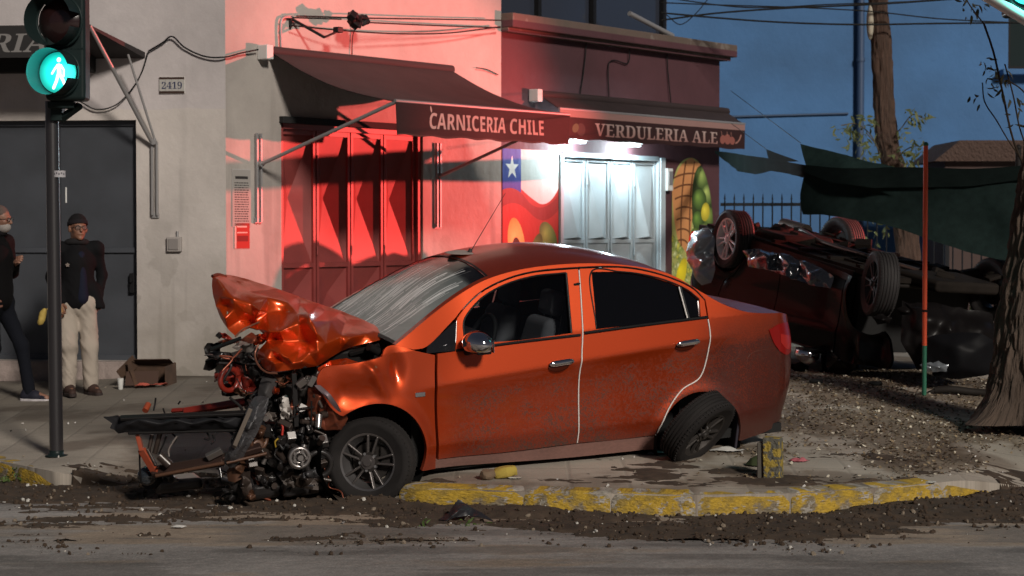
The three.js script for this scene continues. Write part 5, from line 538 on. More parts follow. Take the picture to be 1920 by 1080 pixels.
  side('gutter', strip([[.42, 1.095], [.66, 1.262], [.74, 1.33], [.88, 1.412], [1.08, 1.484], [1.30, 1.524], [1.68, 1.533], [2.0, 1.521], [2.2, 1.486], [2.42, 1.415], [2.59, 1.332], [2.67, 1.24]], .006, -.008), trimBlack, car);
  mesh('door_edge_trim', strip([[1.677, 1.515], [1.618, 1.06], [1.592, .87], [1.590, .27]], .0055, .002), doorWhite, fd); mesh('door_edge_trim', strip(gapC, .0055, .002), doorWhite, rd);
  // handles, mirror, badge
  for (const [d, u, v, l] of [[fd, 1.425, .88, .20], [rd, 2.47, .945, .20]]) { const n = sN(u, v), w = halfW(u, v), h = part('handle', d, [u, v, w]); h.rotation.z = .06; h.rotation.x = -Math.asin(n.y); const hp = new THREE.CapsuleGeometry(.5, 1, 6, 14).rotateZ(Math.PI / 2); hp.scale(l * .5, .046, .034).translate(0, .004, .018); mesh('grip', hp, chrome, h); const dish = new THREE.SphereGeometry(1, 20, 10).scale(l * .42, .036, .006); mesh('recess', dish.translate(-.02, -.022, .0), std(C(.05, .008, .003), .3), h); mesh('key_lock', cyl(.010, .010, .01, l * .44, .0, .018, [Math.PI / 2, 0, 0], 12), chrome, h); }
  const mir = part('mirror', fd, [.735, 1.065, .90]); { const s = new THREE.SphereGeometry(1, 32, 22), p = s.attributes.position; for (let i = 0; i < p.count; i++) { let x = p.getX(i), y = p.getY(i), z = p.getZ(i); if (y < -.45) y = -.45 - (-.45 - y) * .12; p.setXYZ(i, x * .10 * (1 + .1 * y), y * .096 + .02, z * .13); } s.computeVertexNormals(); mesh('mirror_cap', s.rotateY(.25).translate(.0, .0, .035), chrome, mir); mesh('mirror_base', merge(rbox(.11, .03, .2, .012, .01, -.028, .03), bar([-.02, -.02, .0], [-.03, -.06, -.12], .026, 10)), trimBlack, mir); mesh('mirror_glass', box(.004, .09, .16, .078, .012, .055), std(C(.5, .5, .52), .05, 1), mir); }
  const bu = .335, bv = .75, bw = halfW(bu, bv); mesh('side_badge', rbox(.075, .034, .008, .008, bu, bv, bw + .004), chrome, car);
  const fu = 2.86, fv = .86; { const pts = arcP([fu, fv, .085], 0, 360, 40); mesh('fuel_flap_seam', tube(pts.map(([u, v]) => V(u, v, halfW(u, v) - .0025)), .0035, 5), std(C(.06, .012, .004), .6), car); }
  mesh('rear_bumper_seam', strip([[3.0, .60], [3.02, .80], [3.16, .83], [3.30, .82]], .0035, -.002), std(C(.08, .014, .005), .6), car);
  // tail lamp
  const lampO = path([[[3.225, .975], [3.36, 1.005], [3.50, .995]], [[3.50, .995], [3.555, .9], [3.555, .76]], [[3.555, .76], [3.44, .755], [3.34, .80]], [[3.34, .80], [3.27, .88], [3.225, .975]]]); const tl = part('tail_lamp', car); side('lens', panel(lampO, [], { off: .007, max: .02, depth: .02 }), phys({ color: C(.22, .006, .005), roughness: .3, specularIntensity: .4, clearcoat: .3 }), tl); side('lens_insert', panel(path([[[3.36, .86], [3.44, .80], [3.53, .79]], [[3.53, .79], [3.53, .87], [3.36, .93]], [[3.36, .93], [3.36, .86]]]), [], { off: .010, max: .02, depth: .008 }), phys({ color: C(.36, .02, .016), roughness: .25, specularIntensity: .5 }), tl);
  // roof, screens, boot: one skin across the car
  const crown = (u) => .022 + .066 * sst(.2, .8, u) * (1 - .75 * sst(1.5, 2.6, u)) - .025 * sst(2.5, 3.1, u);
  const skin = (u0, u1, t0, t1, nu, nt, off = 0, bend) => { const P = [], U = [], I = []; for (let j = 0; j <= nt; j++) for (let i = 0; i <= nu; i++) { const t = lerp(t0, t1, j / nt); const ua = typeof u0 === 'function' ? u0(t) : u0, ub = typeof u1 === 'function' ? u1(t) : u1, u = lerp(ua, ub, i / nu), vT = rail(u), w = halfW(u, vT); let y = vT + crown(u) * (1 - Math.abs(t) ** 2.3) + off; if (bend) y += bend(u, t); P.push(u, y, w * t); U.push((u - .1) * .5, t * .5 + .5); } for (let j = 0; j < nt; j++) for (let i = 0; i < nu; i++) { const a = j * (nu + 1) + i, b = a + nu + 1; I.push(a, b, a + 1, a + 1, b, b + 1); } const q = new THREE.BufferGeometry(); q.setAttribute('position', new THREE.Float32BufferAttribute(P, 3)); q.setAttribute('uv', new THREE.Float32BufferAttribute(U, 2)); q.setIndex(I); q.computeVertexNormals(); return q; };
  const wsTop = (t) => .955 - .055 * (1 - t * t) * 0 - .0 + .0 * t, fr = (t) => .97;
  mesh('roof', skin((t) => .968 - .02 * (1 - t * t), 2.27, -1, 1, 40, 30), ROOF, car);
  mesh('windscreen_pillar', skin(.17, .968, .935, 1, 30, 3), ORANGE, car); mesh('windscreen_pillar', skin(.17, .968, -1, -.935, 30, 3), ORANGE, car);
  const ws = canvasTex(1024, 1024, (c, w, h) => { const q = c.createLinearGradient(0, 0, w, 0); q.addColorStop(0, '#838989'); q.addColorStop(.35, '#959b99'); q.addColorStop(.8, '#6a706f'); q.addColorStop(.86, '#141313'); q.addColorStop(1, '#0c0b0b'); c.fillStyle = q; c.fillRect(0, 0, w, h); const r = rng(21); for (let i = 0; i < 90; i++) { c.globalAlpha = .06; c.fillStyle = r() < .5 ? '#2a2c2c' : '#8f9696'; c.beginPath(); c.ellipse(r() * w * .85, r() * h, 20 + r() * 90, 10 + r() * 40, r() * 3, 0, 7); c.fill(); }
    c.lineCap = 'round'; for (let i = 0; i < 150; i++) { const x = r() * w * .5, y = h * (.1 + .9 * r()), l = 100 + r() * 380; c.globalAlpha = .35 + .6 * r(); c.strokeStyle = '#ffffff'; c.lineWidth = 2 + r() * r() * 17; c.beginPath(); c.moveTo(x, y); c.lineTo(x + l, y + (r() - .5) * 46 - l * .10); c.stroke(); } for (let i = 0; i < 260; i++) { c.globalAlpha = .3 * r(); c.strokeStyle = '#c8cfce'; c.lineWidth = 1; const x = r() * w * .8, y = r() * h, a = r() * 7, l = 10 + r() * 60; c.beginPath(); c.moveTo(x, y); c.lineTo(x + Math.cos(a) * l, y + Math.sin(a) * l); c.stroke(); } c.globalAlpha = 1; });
  ws.wrapS = ws.wrapT = THREE.ClampToEdgeWrapping; const wsg = skin(.19, .958, -.935, .935, 50, 44, -.006, (u, t) => .006 * (n2(u * 9, t * 6, 3) - .5) - .02 * Math.exp(-(((u - .35) / .15) ** 2) - ((t - .3) / .4) ** 2)); { const uv = wsg.attributes.uv, p = wsg.attributes.position; for (let i = 0; i < uv.count; i++) uv.setXY(i, (p.getX(i) - .19) / .768, p.getZ(i) / 1.35 + .5); }
  mesh('windscreen', wsg, phys({ color: C(1, 1, 1), map: ws, roughness: .16, metalness: 0, clearcoat: .4, clearcoatRoughness: .2, transmission: .12, thickness: 0 }), car); mesh('windscreen_seal', merge(skin(.952, .972, -.94, .94, 2, 20, .001), skin(.17, .195, -.94, .94, 2, 20, .0)), trimBlack, car);
  mesh('rear_pillar', merge(skin(2.27, 3.0, .86, 1, 30, 5), skin(2.27, 3.0, -1, -.86, 30, 5), skin(2.27, 2.33, -.86, .86, 3, 20)), ROOF, car); mesh('rear_window', skin(2.33, 2.96, -.86, .86, 24, 20, -.006), phys({ color: C(.012, .012, .015), roughness: .06 }), car);
  mesh('boot_lid', merge(skin(2.96, 2.998, -.86, .86, 3, 24), skin(3.0, 3.635, -1, 1, 30, 24)), ROOF, car);
  const bx = V(1.08, rail(1.08) + crown(1.08), .0); mesh('antenna', merge(bar([1.10, rail(1.1) + crown(1.1), 0], [1.42, rail(1.1) + crown(1.1) + .42, -.06], .0035, 6, .002), cyl(.014, .018, .03, 1.10, rail(1.1) + crown(1.1) + .012, 0, [0, 0, -.3], 12)), std(C(.04, .035, .035), .4), car); mesh('roof_patch', new THREE.SphereGeometry(1, 28, 8).scale(.15, .006, .15).translate(1.08, rail(1.08) + crown(1.08) - .001, -.06), std(C(.36, .29, .26), .8), car);
  // far side, floor, cabin
  const byMat = new Map(); for (const [geo, mat] of far) { const q = geo.index ? mirror(geo) : (() => { const z = mergeVertices(geo); return mirror(z); })(); byMat.set(mat, [...(byMat.get(mat) || []), q]); }
  for (const [mat, gs] of byMat) mesh(mat === PAINT ? 'far_body_side' : mat === glassF || mat === glassR ? 'far_window' : 'far_side_trim', merge(gs), mat, car);
  mesh('floor', merge(box(2.9, .07, 1.42, 1.93, .20, 0), box(.08, .75, 1.4, .36, .58, 0), box(.6, .5, 1.0, 2.9, .52, 0), box(.06, .5, 1.3, 2.52, .85, 0), box(.7, .02, 1.2, 2.8, 1.06, 0)), M.dark, car);
  const inner = (s) => [box(1.85, .75, .03, 1.35, .62, s * .715), box(.5, .5, .03, 2.85, .82, s * .66)]; mesh('inner_panel', merge(inner(1), inner(-1), box(.05, .42, .08, 1.66, 1.24, .58, [.35, 0, .1]), box(.05, .42, .08, 1.66, 1.24, -.58, [-.35, 0, .1])), M.dark, car);
  const liner = (c, r, z0, z1) => { const q = new THREE.CylinderGeometry(r, r, z1 - z0, 30, 1, true, -Math.PI / 2 - .3, Math.PI + .6).rotateX(Math.PI / 2); return q.translate(c[0], c[1], (z0 + z1) / 2); }; { const lm = std(C(.01, .01, .01), .9, 0, { side: THREE.DoubleSide }); mesh('wheel_arch_liner', merge(liner(FA, .395, .40, .815), box(.75, .8, .02, 0, .55, .40)), lm, car); mesh('wheel_arch_liner', merge(liner(RA, .37, .40, .80), box(.72, .7, .02, 2.6, .5, .40)), lm, car); }
  mesh('dashboard', merge(rbox(.42, .2, 1.36, .07, .72, .98, 0), rbox(.2, .1, .4, .04, .82, 1.08, .36)), std(C(.03, .03, .033), .7), car);
  mesh('steering_wheel', merge(new THREE.TorusGeometry(.185, .016, 10, 36).rotateY(Math.PI / 2).rotateZ(-.4).translate(1.02, 1.02, .36), bar([.84, .95, .36], [1.02, 1.02, .36], .03), rbox(.05, .06, .3, .015, 1.01, 1.01, .36)), std(C(.02, .02, .02), .6), car);
  const seat = (z, u) => { const s = part('seat', car, [u, .45, z]); const b = rbox(.16, .66, .48, .07, .27, .38, 0, [0, 0, -.30], 4); { const p = b.attributes.position; for (let i = 0; i < p.count; i++) { const k = sst(.3, .75, p.getY(i)); p.setZ(i, p.getZ(i) * (1 - .22 * k)); } } b.computeVertexNormals(); mesh('seat_cushion', rbox(.5, .16, .5, .06, .0, .06, 0, [0, 0, .08], 4), cloth, s); mesh('seat_back', b, cloth, s); mesh('headrest', merge(rbox(.1, .19, .27, .045, .41, .80, 0, [0, 0, -.2], 4), bar([.37, .68, .06], [.39, .74, .06], .007), bar([.37, .68, -.06], [.39, .74, -.06], .007)), cloth, s); }; seat(.36, 1.18); seat(-.36, 1.18); const rs = part('rear_seat', car, [2.05, .45, 0]); mesh('seat_cushion', rbox(.5, .18, 1.25, .06, 0, .06, 0), cloth, rs); mesh('seat_back', rbox(.16, .66, 1.25, .06, .3, .38, 0, [0, 0, -.35]), cloth, rs);
  const sb = (pts) => tube(pts, .022, 6); mesh('seat_belt', sb([[1.60, 1.32, .60], [1.52, 1.0, .64], [1.45, .7, .62]]), M.black, car);
  mesh('mud_flap', rbox(.02, .38, .2, .008, 2.965, .255, .70, [0, -.25, -.12]), std(C(.035, .03, .04), .7), car);
  mesh('exhaust', merge(tube([[.6, .16, -.1], [1.6, .15, -.15], [2.2, .14, -.3], [2.9, .22, -.35], [3.4, .24, -.35]], .025, 8), cyl(.08, .08, .5, 3.05, .24, -.3, [0, 0, Math.PI / 2])), M.steel, car);
}
// wheels: tyre, rim with five pairs of spokes, hub, nuts, brake disc
const tyreTex = tex(256, 64, (u, v) => .5 + (tf(u, v, 16, 3, 3) - .5), false);
function wheel(parent, name, r, w, rimR, rimMat, opts = {}) { const g = part(name, parent), tyreM = opts.tyre || std(C(1, 1, 1), .8, 0, { map: rep(mottled([.017, .0150, .0145], .6, 4, 256, 71, .3), 2), dull: 1 });
  const h = w / 2, prof = [[rimR - .012, -h * .82], [rimR + .012, -h * .95], [rimR + .05, -h * 1.03], [r - .035, -h * 1.02], [r - .012, -h * .9], [r - .003, -h * .78]]; const gr = 4; for (let i = 0; i <= gr; i++) { const c = lerp(-h * .6, h * .6, i / gr), q = h * .05; prof.push([r - .001, c - q - .004], [r - .009, c - q], [r - .009, c + q], [r, c + q + .004]); } prof.push([r - .003, h * .78], [r - .012, h * .9], [r - .035, h * 1.02], [rimR + .052, h * 1.03], [rimR + .047, h * 1.0], [rimR + .014, h * .97], [rimR - .012, h * .82]);
  const ty = lathe(prof, 72).rotateX(Math.PI / 2); mesh('tyre', toCreasedNormals(ty, .6), tyreM, g);
  const blocks = []; for (let i = 0; i < 60; i++) for (const s of [-1, 1]) { const b = box(.005, .006, h * .30); b.translate(0, r - .0035, s * h * .76); b.rotateZ(i / 60 * Math.PI * 2 + (s > 0 ? .05 : 0)); blocks.push(b); } mesh('tread_block', merge(blocks), tyreM, g).userData.kind = 'stuff';
  const rim = lathe([[rimR - .006, -h * .8], [rimR - .05, -h * .6], [rimR - .055, h * .2], [rimR - .028, h * .6], [rimR - .018, h * .82], [rimR + .006, h * .9], [rimR + .012, h * .84], [rimR - .004, h * .78]], 64).rotateX(Math.PI / 2); mesh('rim', toCreasedNormals(rim, .5), opts.edge || rimMat, g);
  const sp_ = []; for (let i = 0; i < 5; i++) for (const s of [-1, 1]) { const a = i * Math.PI * 2 / 5 + (opts.turn || 0), a0 = a + s * .30, a1 = a + s * .19, z0 = h * .58, z1 = h * .74; const A = V(Math.cos(a0) * .045, Math.sin(a0) * .045, z0), B = V(Math.cos(a1) * (rimR - .012), Math.sin(a1) * (rimR - .012), z1); const b = beam(A, B, rimR * .085, .026, 0, .007); sp_.push(b); } mesh('spokes', merge(sp_), rimMat, g);
  mesh('hub_cap', merge(cyl(.05, .062, .05, 0, 0, h * .55, [Math.PI / 2, 0, 0], 30), cyl(.028, .03, .02, 0, 0, h * .55 + .03, [Math.PI / 2, 0, 0], 24)), rimMat, g); const nuts = []; for (let i = 0; i < 5; i++) { const a = i * Math.PI * 2 / 5 + Math.PI / 5 + (opts.turn || 0); nuts.push(cyl(.011, .011, .03, Math.cos(a) * .06, Math.sin(a) * .06, h * .58, [Math.PI / 2, 0, 0], 6)); } mesh('wheel_nuts', merge(nuts), M.steel, g);
  mesh('brake_disc', merge(cyl(rimR * .66, rimR * .66, .02, 0, 0, -h * .1, [Math.PI / 2, 0, 0], 40), rbox(.09, .16, .08, .02, rimR * .55, .03, -h * .1), cyl(.07, .07, .1, 0, 0, h * .2, [Math.PI / 2, 0, 0])), std(C(.05, .045, .042), .5, .6), g); return g; }
const worldTurn = (o, n, roll = 0) => { const q = new THREE.Quaternion().setFromUnitVectors(V(0, 0, 1), n.clone().normalize()); const pq = o.parent.getWorldQuaternion(new THREE.Quaternion()).invert(); o.quaternion.copy(pq.multiply(q)).multiply(new THREE.Quaternion().setFromAxisAngle(V(0, 0, 1), roll)); };
{
  const gun = std(C(.17, .155, .15), .35, .75), edge = std(C(.22, .21, .21), .3, .8); const fw = wheel(car, 'front_wheel', .308, .185, .205, gun, { turn: .12, edge }); fw.position.copy(L3(702, 868, 13.52)).add(V(0, 0, -.06)); worldTurn(fw, V(-.26, .03, .96), 0);
  const rw = wheel(car, 'rear_wheel', .300, .185, .200, std(C(.05, .045, .042), .5, .5), { turn: .5 }); rw.userData.label = 'rear wheel broken loose and leaning outwards'; rw.position.copy(L3(1308, 803, 14.28)); worldTurn(rw, V(.64, -.62, .45), .3);
  const fr = wheel(car, 'far_wheel', .30, .185, .2, gun); fr.position.set(.05, .31, -.72); fr.rotation.y = Math.PI; const fr2 = wheel(car, 'far_wheel', .30, .185, .2, gun); fr2.position.set(2.5, .22, -.72); fr2.rotation.y = Math.PI;
}
// ---------------------------------------------------------------- the smashed front of the orange car (parts of the car, in its own axes)
{
  const P = (p) => L3(p[0], p[1], p[2]);
  // bonnet, folded and thrown up
  const out = [[398, 518, 13.75], [412, 514, 13.85], [430, 515, 13.95], [470, 525, 14.05], [520, 541, 14.15], [560, 556, 14.2], [600, 570, 14.25], [640, 583, 14.25], [680, 599, 14.2], [712, 614, 14.0], [731, 622, 13.85], [728, 632, 13.78], [700, 640, 13.72], [660, 650, 13.68], [637, 660, 13.6], [617, 672, 13.5], [596, 686, 13.42], [570, 690, 13.34], [545, 694, 13.3], [520, 697, 13.28], [504, 697, 13.3], [494, 690, 13.36], [484, 676, 13.42], [481, 662, 13.45], [490, 650, 13.42], [500, 640, 13.44], [496, 628, 13.5], [484, 617, 13.52], [468, 612, 13.56], [452, 622, 13.54], [441, 631, 13.54], [426, 616, 13.56], [413, 596, 13.58], [405, 575, 13.6], [399, 550, 13.66], [397, 533, 13.7]];
  const inn = [[408, 522, 13.64], [422, 540, 13.52], [436, 559, 13.42], [428, 572, 13.60], [412, 556, 13.54], [412, 582, 13.52], [421, 598, 13.46], [438, 580, 13.50], [448, 600, 13.58], [474, 605, 13.66], [455, 583, 13.52], [470, 570, 13.52], [488, 583, 13.36], [478, 596, 13.56], [500, 556, 13.62], [540, 566, 13.66], [590, 586, 13.62], [500, 585, 13.62], [530, 584, 13.68], [560, 590, 13.52], [578, 588, 13.28], [584, 604, 13.24], [594, 624, 13.22], [592, 636, 13.32], [560, 606, 13.42], [545, 612, 13.36], [520, 614, 13.44], [506, 622, 13.34], [517, 636, 13.52], [524, 622, 13.34], [530, 640, 13.42], [560, 640, 13.46], [580, 642, 13.44], [520, 646, 13.30], [508, 655, 13.24], [500, 672, 13.22], [515, 680, 13.18], [522, 672, 13.30], [528, 666, 13.16], [534, 680, 13.28], [542, 672, 13.18], [548, 682, 13.24], [560, 662, 13.34], [566, 678, 13.24], [580, 662, 13.30], [596, 660, 13.26], [610, 645, 13.36], [640, 630, 13.50], [660, 632, 13.56], [690, 626, 13.72], [648, 644, 13.52], [620, 600, 13.70], [660, 610, 13.86], [700, 620, 13.86], [560, 570, 14.0], [610, 584, 14.05], [500, 545, 13.98], [450, 532, 13.88], [460, 545, 13.72], [650, 600, 14.08]];
  const bon = part('bonnet', car); bon.userData.label = 'crumpled orange bonnet folded up over the engine'; mesh('bonnet_skin', sheet(out, inn, P, { rounds: 4, smooth: 1, soft: .27, bump: .005, bf: 9, th: .010, seed: 4 }), phys({ color: C(.60, .066, .006), roughness: .38, metalness: .62, clearcoat: .6, clearcoatRoughness: .14 }), bon);
  const edge = (pts, r, m, n) => mesh(n, tube(pts.map(P), r, 6), m, bon); edge([[398, 518, 13.74], [410, 515, 13.82], [424, 519, 13.86]], .012, std(C(.16, .03, .015), .5), 'folded_edge'); edge([[484, 646, 13.38], [478, 664, 13.36], [484, 684, 13.3], [500, 698, 13.24], [520, 700, 13.22]], .008, std(C(.2, .08, .05), .4, .4), 'torn_edge'); edge([[441, 631, 13.52], [455, 618, 13.5], [470, 611, 13.48], [486, 604, 13.44]], .007, std(C(.45, .2, .13), .3, .5), 'torn_edge');
  // materials of the wreck
  const ms = { blk: std(C(.012, .011, .011), .45), blk2: phys({ color: C(.02, .018, .018), roughness: .3, clearcoat: .5 }), red: phys({ color: C(.20, .018, .010), roughness: .35, clearcoat: .6 }), cop: phys({ color: C(.22, .060, .032), roughness: .38, metalness: .5, clearcoat: .4 }), alu: std(C(.36, .34, .33), .32, .85), dirty: phys({ color: C(.045, .032, .026), roughness: .5, metalness: .4, clearcoat: .5, clearcoatRoughness: .25 }), rust: phys({ color: C(.095, .042, .022), roughness: .55, metalness: .3, clearcoat: .4, clearcoatRoughness: .3 }), grey: std(C(.07, .07, .073), .45, .5), plate: std(C(.19, .165, .15), .5, .3), org: ORANGE, wht: std(C(.5, .47, .44), .5) };
  const eng = part('engine_bay', car);
  const R = rng(404);
  const shard = (name, px, py, d, w, h, mat, seed, o = {}) => { const r = rng(seed * 7 + 1), n = o.n || 9, out = []; for (let i = 0; i < n; i++) { const a = i / n * Math.PI * 2, q = rr(.55, 1.1, r); const x = Math.cos(a) * w / 2 * q, y = Math.sin(a) * h / 2 * q, c = Math.cos(o.rot || 0), s = Math.sin(o.rot || 0); out.push([px + x * c - y * s, py + x * s + y * c, d + rr(-.05, .05, r)]); } const inn = Array.from({ length: o.k || 6 }, () => [px + rr(-.28, .28, r) * w, py + rr(-.28, .28, r) * h, d + rr(-.09, .06, r)]); return mesh(name, sheet(out, inn, P, { rounds: 2, smooth: o.smooth ?? 0, bump: o.bump ?? .012, bf: 14, th: .004, seed }), mat, eng); };
  // dark backing masses: radiator support, engine block, gearbox
  const blobs = (name, list, mat) => { const gs = []; for (const [x, y, d, w, h, e, sd] of list) { const c = P([x, y, d]), q = rbox(w, h, (e && e.dp) || .22, .03, 0, 0, 0, [0, 0, 0], 3), p = q.attributes.position; for (let i = 0; i < p.count; i++) { const n = n3(p.getX(i) * 14 + sd, p.getY(i) * 14, p.getZ(i) * 14) - .5; p.setXYZ(i, p.getX(i) + n * .03, p.getY(i) + n * .03, p.getZ(i) + n * .03); } q.computeVertexNormals(); q.rotateZ((e && e.r) || 0); q.rotateY((e && e.y) || 0); q.translate(c.x, c.y, c.z); gs.push(q); } return mesh(name, merge(gs), mat, eng); };
  blobs('engine_block', [[545, 850, 13.75, .42, .42, { dp: .5 }, 1], [610, 800, 13.85, .3, .5, { dp: .5 }, 2], [500, 880, 13.8, .34, .26, { dp: .4, r: .2 }, 3]], ms.blk);
  blobs('radiator_support', [[455, 690, 13.95, .34, .20, { r: .2, dp: .3 }, 4], [520, 730, 14.0, .42, .3, { dp: .3 }, 5], [600, 700, 13.95, .42, .16, { dp: .5 }, 6], [640, 660, 14.0, .4, .14, { dp: .6 }, 16]], ms.blk);
  blobs('gearbox', [[450, 905, 13.5, .16, .18, { r: .5, dp: .2 }, 7], [560, 905, 13.6, .3, .12, { dp: .3 }, 8], [490, 915, 13.55, .22, .10, { dp: .25 }, 9], [330, 905, 13.65, .34, .09, { dp: .2 }, 10]], ms.blk2);
  // inner wing with its coppery panel
  mesh('inner_wing', sheet([[578, 728, 13.42], [600, 722, 13.4], [626, 735, 13.4], [645, 760, 13.45], [652, 785, 13.5], [640, 806, 13.5], [610, 806, 13.46], [582, 796, 13.42], [574, 765, 13.42]], [[598, 745, 13.32], [612, 756, 13.42], [590, 770, 13.36], [625, 770, 13.38], [606, 785, 13.44], [630, 792, 13.42], [600, 732, 13.38], [586, 788, 13.34]], P, { rounds: 3, smooth: 0, bump: .014, bf: 16, th: .004, seed: 6 }), ms.cop, eng);
  mesh('wing_edge', sheet([[588, 722, 13.3], [600, 722, 13.28], [618, 738, 13.26], [632, 758, 13.26], [640, 774, 13.28], [632, 770, 13.3], [616, 752, 13.3], [602, 736, 13.3]], [[612, 742, 13.25]], P, { rounds: 2, th: .004 }), std(C(.42, .33, .36), .35, .3), eng);
  mesh('torn_wing_front', sheet([[596, 690, 13.38], [620, 676, 13.45], [650, 672, 13.5], [676, 680, 13.48], [664, 694, 13.4], [640, 702, 13.36], [612, 708, 13.32], [600, 702, 13.34]], [[630, 688, 13.34], [650, 684, 13.46], [614, 696, 13.42]], P, { rounds: 3, smooth: 0, bump: .012, bf: 16, th: .004, seed: 9 }), ms.org, eng);
  // long bumper bar with a frayed end
  const bbOut = []; { const r = rng(6); bbOut.push([193, 782, 13.22], [222, 781, 13.22], [250, 778, 13.22], [300, 779, 13.24], [360, 780, 13.27], [420, 776, 13.3], [470, 770, 13.33], [470, 806, 13.33], [420, 808, 13.3], [360, 811, 13.27], [300, 812, 13.24], [258, 813, 13.22], [240, 810, 13.22], [222, 813, 13.22], [214, 806, 13.22], [206, 803, 13.22], [210, 794, 13.22], [203, 789, 13.22]); } const hv = part('bumper_bar', eng); hv.parent.remove(hv); car.add(hv);
  mesh('bar_face', sheet(bbOut, [[240, 795, 13.14], [300, 795, 13.15], [360, 795, 13.17], [420, 792, 13.2], [260, 787, 13.13], [330, 787, 13.14], [400, 786, 13.17], [260, 804, 13.19], [340, 804, 13.2], [420, 801, 13.24]], P, { rounds: 3, smooth: 1, bump: .010, bf: 18, th: .03, seed: 3 }), std(C(.016, .016, .018), .5), hv);
  mesh('bar_lip', merge(beam(P([225, 784, 13.17]), P([470, 774, 13.27]), .025, .05, 0, .008), beam(P([240, 811, 13.2]), P([470, 805, 13.3]), .018, .04, 0, .006)), ms.blk, hv);
  const rail = part('side_rail', car); mesh('rail_beam', merge(beam(P([345, 772, 13.9]), P([470, 752, 13.8]), .05, .05, .3, .01), beam(P([322, 770, 13.95]), P([352, 768, 13.9]), .02, .03)), ms.red, rail);
  // bent crash bracket, a ribbed channel
  const br = part('crash_bracket', car); const chn = (pts, w, m, nm) => { const gs = []; for (let i = 1; i < pts.length; i++) { const a = P(pts[i - 1]), b = P(pts[i]); for (const s of [-1, 0, 1]) { const off = V(s * w * .38, 0, s === 0 ? -.02 : .01); gs.push(beam(a.clone().add(off), b.clone().add(off), w * (s ? .3 : .5), .05, 0, .008)); } } mesh(nm, merge(gs), m, br); };
  mesh('upper_channel', sheet([[494, 700, 13.42], [524, 704, 13.44], [516, 730, 13.36], [506, 748, 13.3], [482, 746, 13.32], [486, 722, 13.38]], [[504, 722, 13.30], [496, 738, 13.26]], P, { rounds: 3, smooth: 1, soft: .3, bump: .008, bf: 16, th: .012, seed: 4 }), std(C(.05, .047, .047), .5), br);
  mesh('lower_channel', sheet([[478, 742, 13.26], [506, 744, 13.26], [498, 776, 13.2], [486, 806, 13.16], [468, 836, 13.18], [452, 866, 13.24], [434, 880, 13.26], [416, 866, 13.24], [424, 848, 13.2], [440, 822, 13.16], [452, 796, 13.15], [462, 768, 13.2]], [[484, 760, 13.16], [494, 764, 13.24], [478, 784, 13.12], [466, 806, 13.09], [476, 804, 13.17], [462, 812, 13.14], [456, 830, 13.10], [462, 834, 13.17], [442, 852, 13.14], [448, 858, 13.2], [432, 860, 13.17]], P, { rounds: 3, smooth: 1, soft: .25, bump: .010, bf: 16, th: .014, seed: 6 }), std(C(1, 1, 1), .45, .4, { map: rep(mottled([.075, .073, .078], .6, 6, 256, 91, .3), 3), bumpMap: rep(grain, 5), bumpScale: .006 }), br); mesh('bracket_patch', merge(beam(P([470, 766, 13.1]), P([440, 836, 13.1]), .03, .012, .2), beam(P([449, 812, 13.12]), P([438, 840, 13.13]), .03, .01)), std(C(.17, .14, .115), .5, .3), br);
  // lower cross member, strut and fog lamp
  const lw = part('cross_member', car); mesh('cross_tube', merge(beam(P([285, 886, 13.3]), P([420, 862, 13.25]), .06, .07, .2, .012), beam(P([415, 860, 13.25]), P([490, 838, 13.3]), .05, .06, .2, .012)), std(C(.05, .03, .025), .4, .4), lw); mesh('cross_edge', merge(bar(P([292, 892, 13.24]), P([420, 868, 13.2]), .013), bar(P([425, 868, 13.2]), P([500, 850, 13.25]), .011)), ms.rust, lw); mesh('bare_end', beam(P([388, 858, 13.2]), P([416, 844, 13.2]), .05, .03, .2), ms.alu, lw);
  mesh('strut', merge(beam(P([258, 814, 13.25]), P([266, 845, 13.25]), .05, .03, .3), beam(P([265, 842, 13.25]), P([292, 886, 13.28]), .055, .03, .3), bar(P([272, 770, 13.4]), P([278, 758, 13.45]), .022)), phys({ color: C(.30, .055, .022), roughness: .4, clearcoat: .4 }), lw); mesh('strut_inner', merge(bar(P([285, 815, 13.3]), P([278, 850, 13.3]), .014), bar(P([300, 812, 13.3]), P([290, 850, 13.32]), .018), bar(P([276, 842, 13.25]), P([292, 872, 13.25]), .012), bar(P([299, 854, 13.2]), P([318, 872, 13.2]), .03)), ms.dirty, lw);
  mesh('hanging_wires', merge(...[[[322, 812, 13.3], [330, 822, 13.3], [318, 838, 13.3], [316, 856, 13.3]], [[312, 818, 13.3], [305, 836, 13.3], [298, 850, 13.3]], [[388, 810, 13.3], [393, 824, 13.3], [382, 822, 13.3]], [[398, 815, 13.3], [402, 826, 13.3], [396, 833, 13.28]], [[262, 820, 13.3], [262, 870, 13.3], [264, 905, 13.35]], [[288, 770, 13.4], [291, 755, 13.42], [292, 746, 13.42]], [[310, 778, 13.4], [306, 766, 13.42]], [[334, 758, 13.6], [338, 752, 13.6]]].map((l) => tube(l.map(P), .0065, 6))), ms.blk, lw); mesh('wire_cream', tube([[332, 818, 13.25], [322, 832, 13.25], [316, 845, 13.25], [317, 856, 13.25]].map(P), .008, 6), ms.plate, lw);
  const fl = part('fog_lamp', car); mesh('lamp_lens', new THREE.SphereGeometry(.068, 28, 20).translate(...P([276, 892, 13.4]).toArray()), phys({ color: C(.02, .025, .03), roughness: .08, clearcoat: 1 }), fl); mesh('lamp_cup', merge(cyl(.08, .075, .12, ...P([290, 896, 13.55]).toArray(), [1.2, 0, .9], 24)), ms.blk, fl);
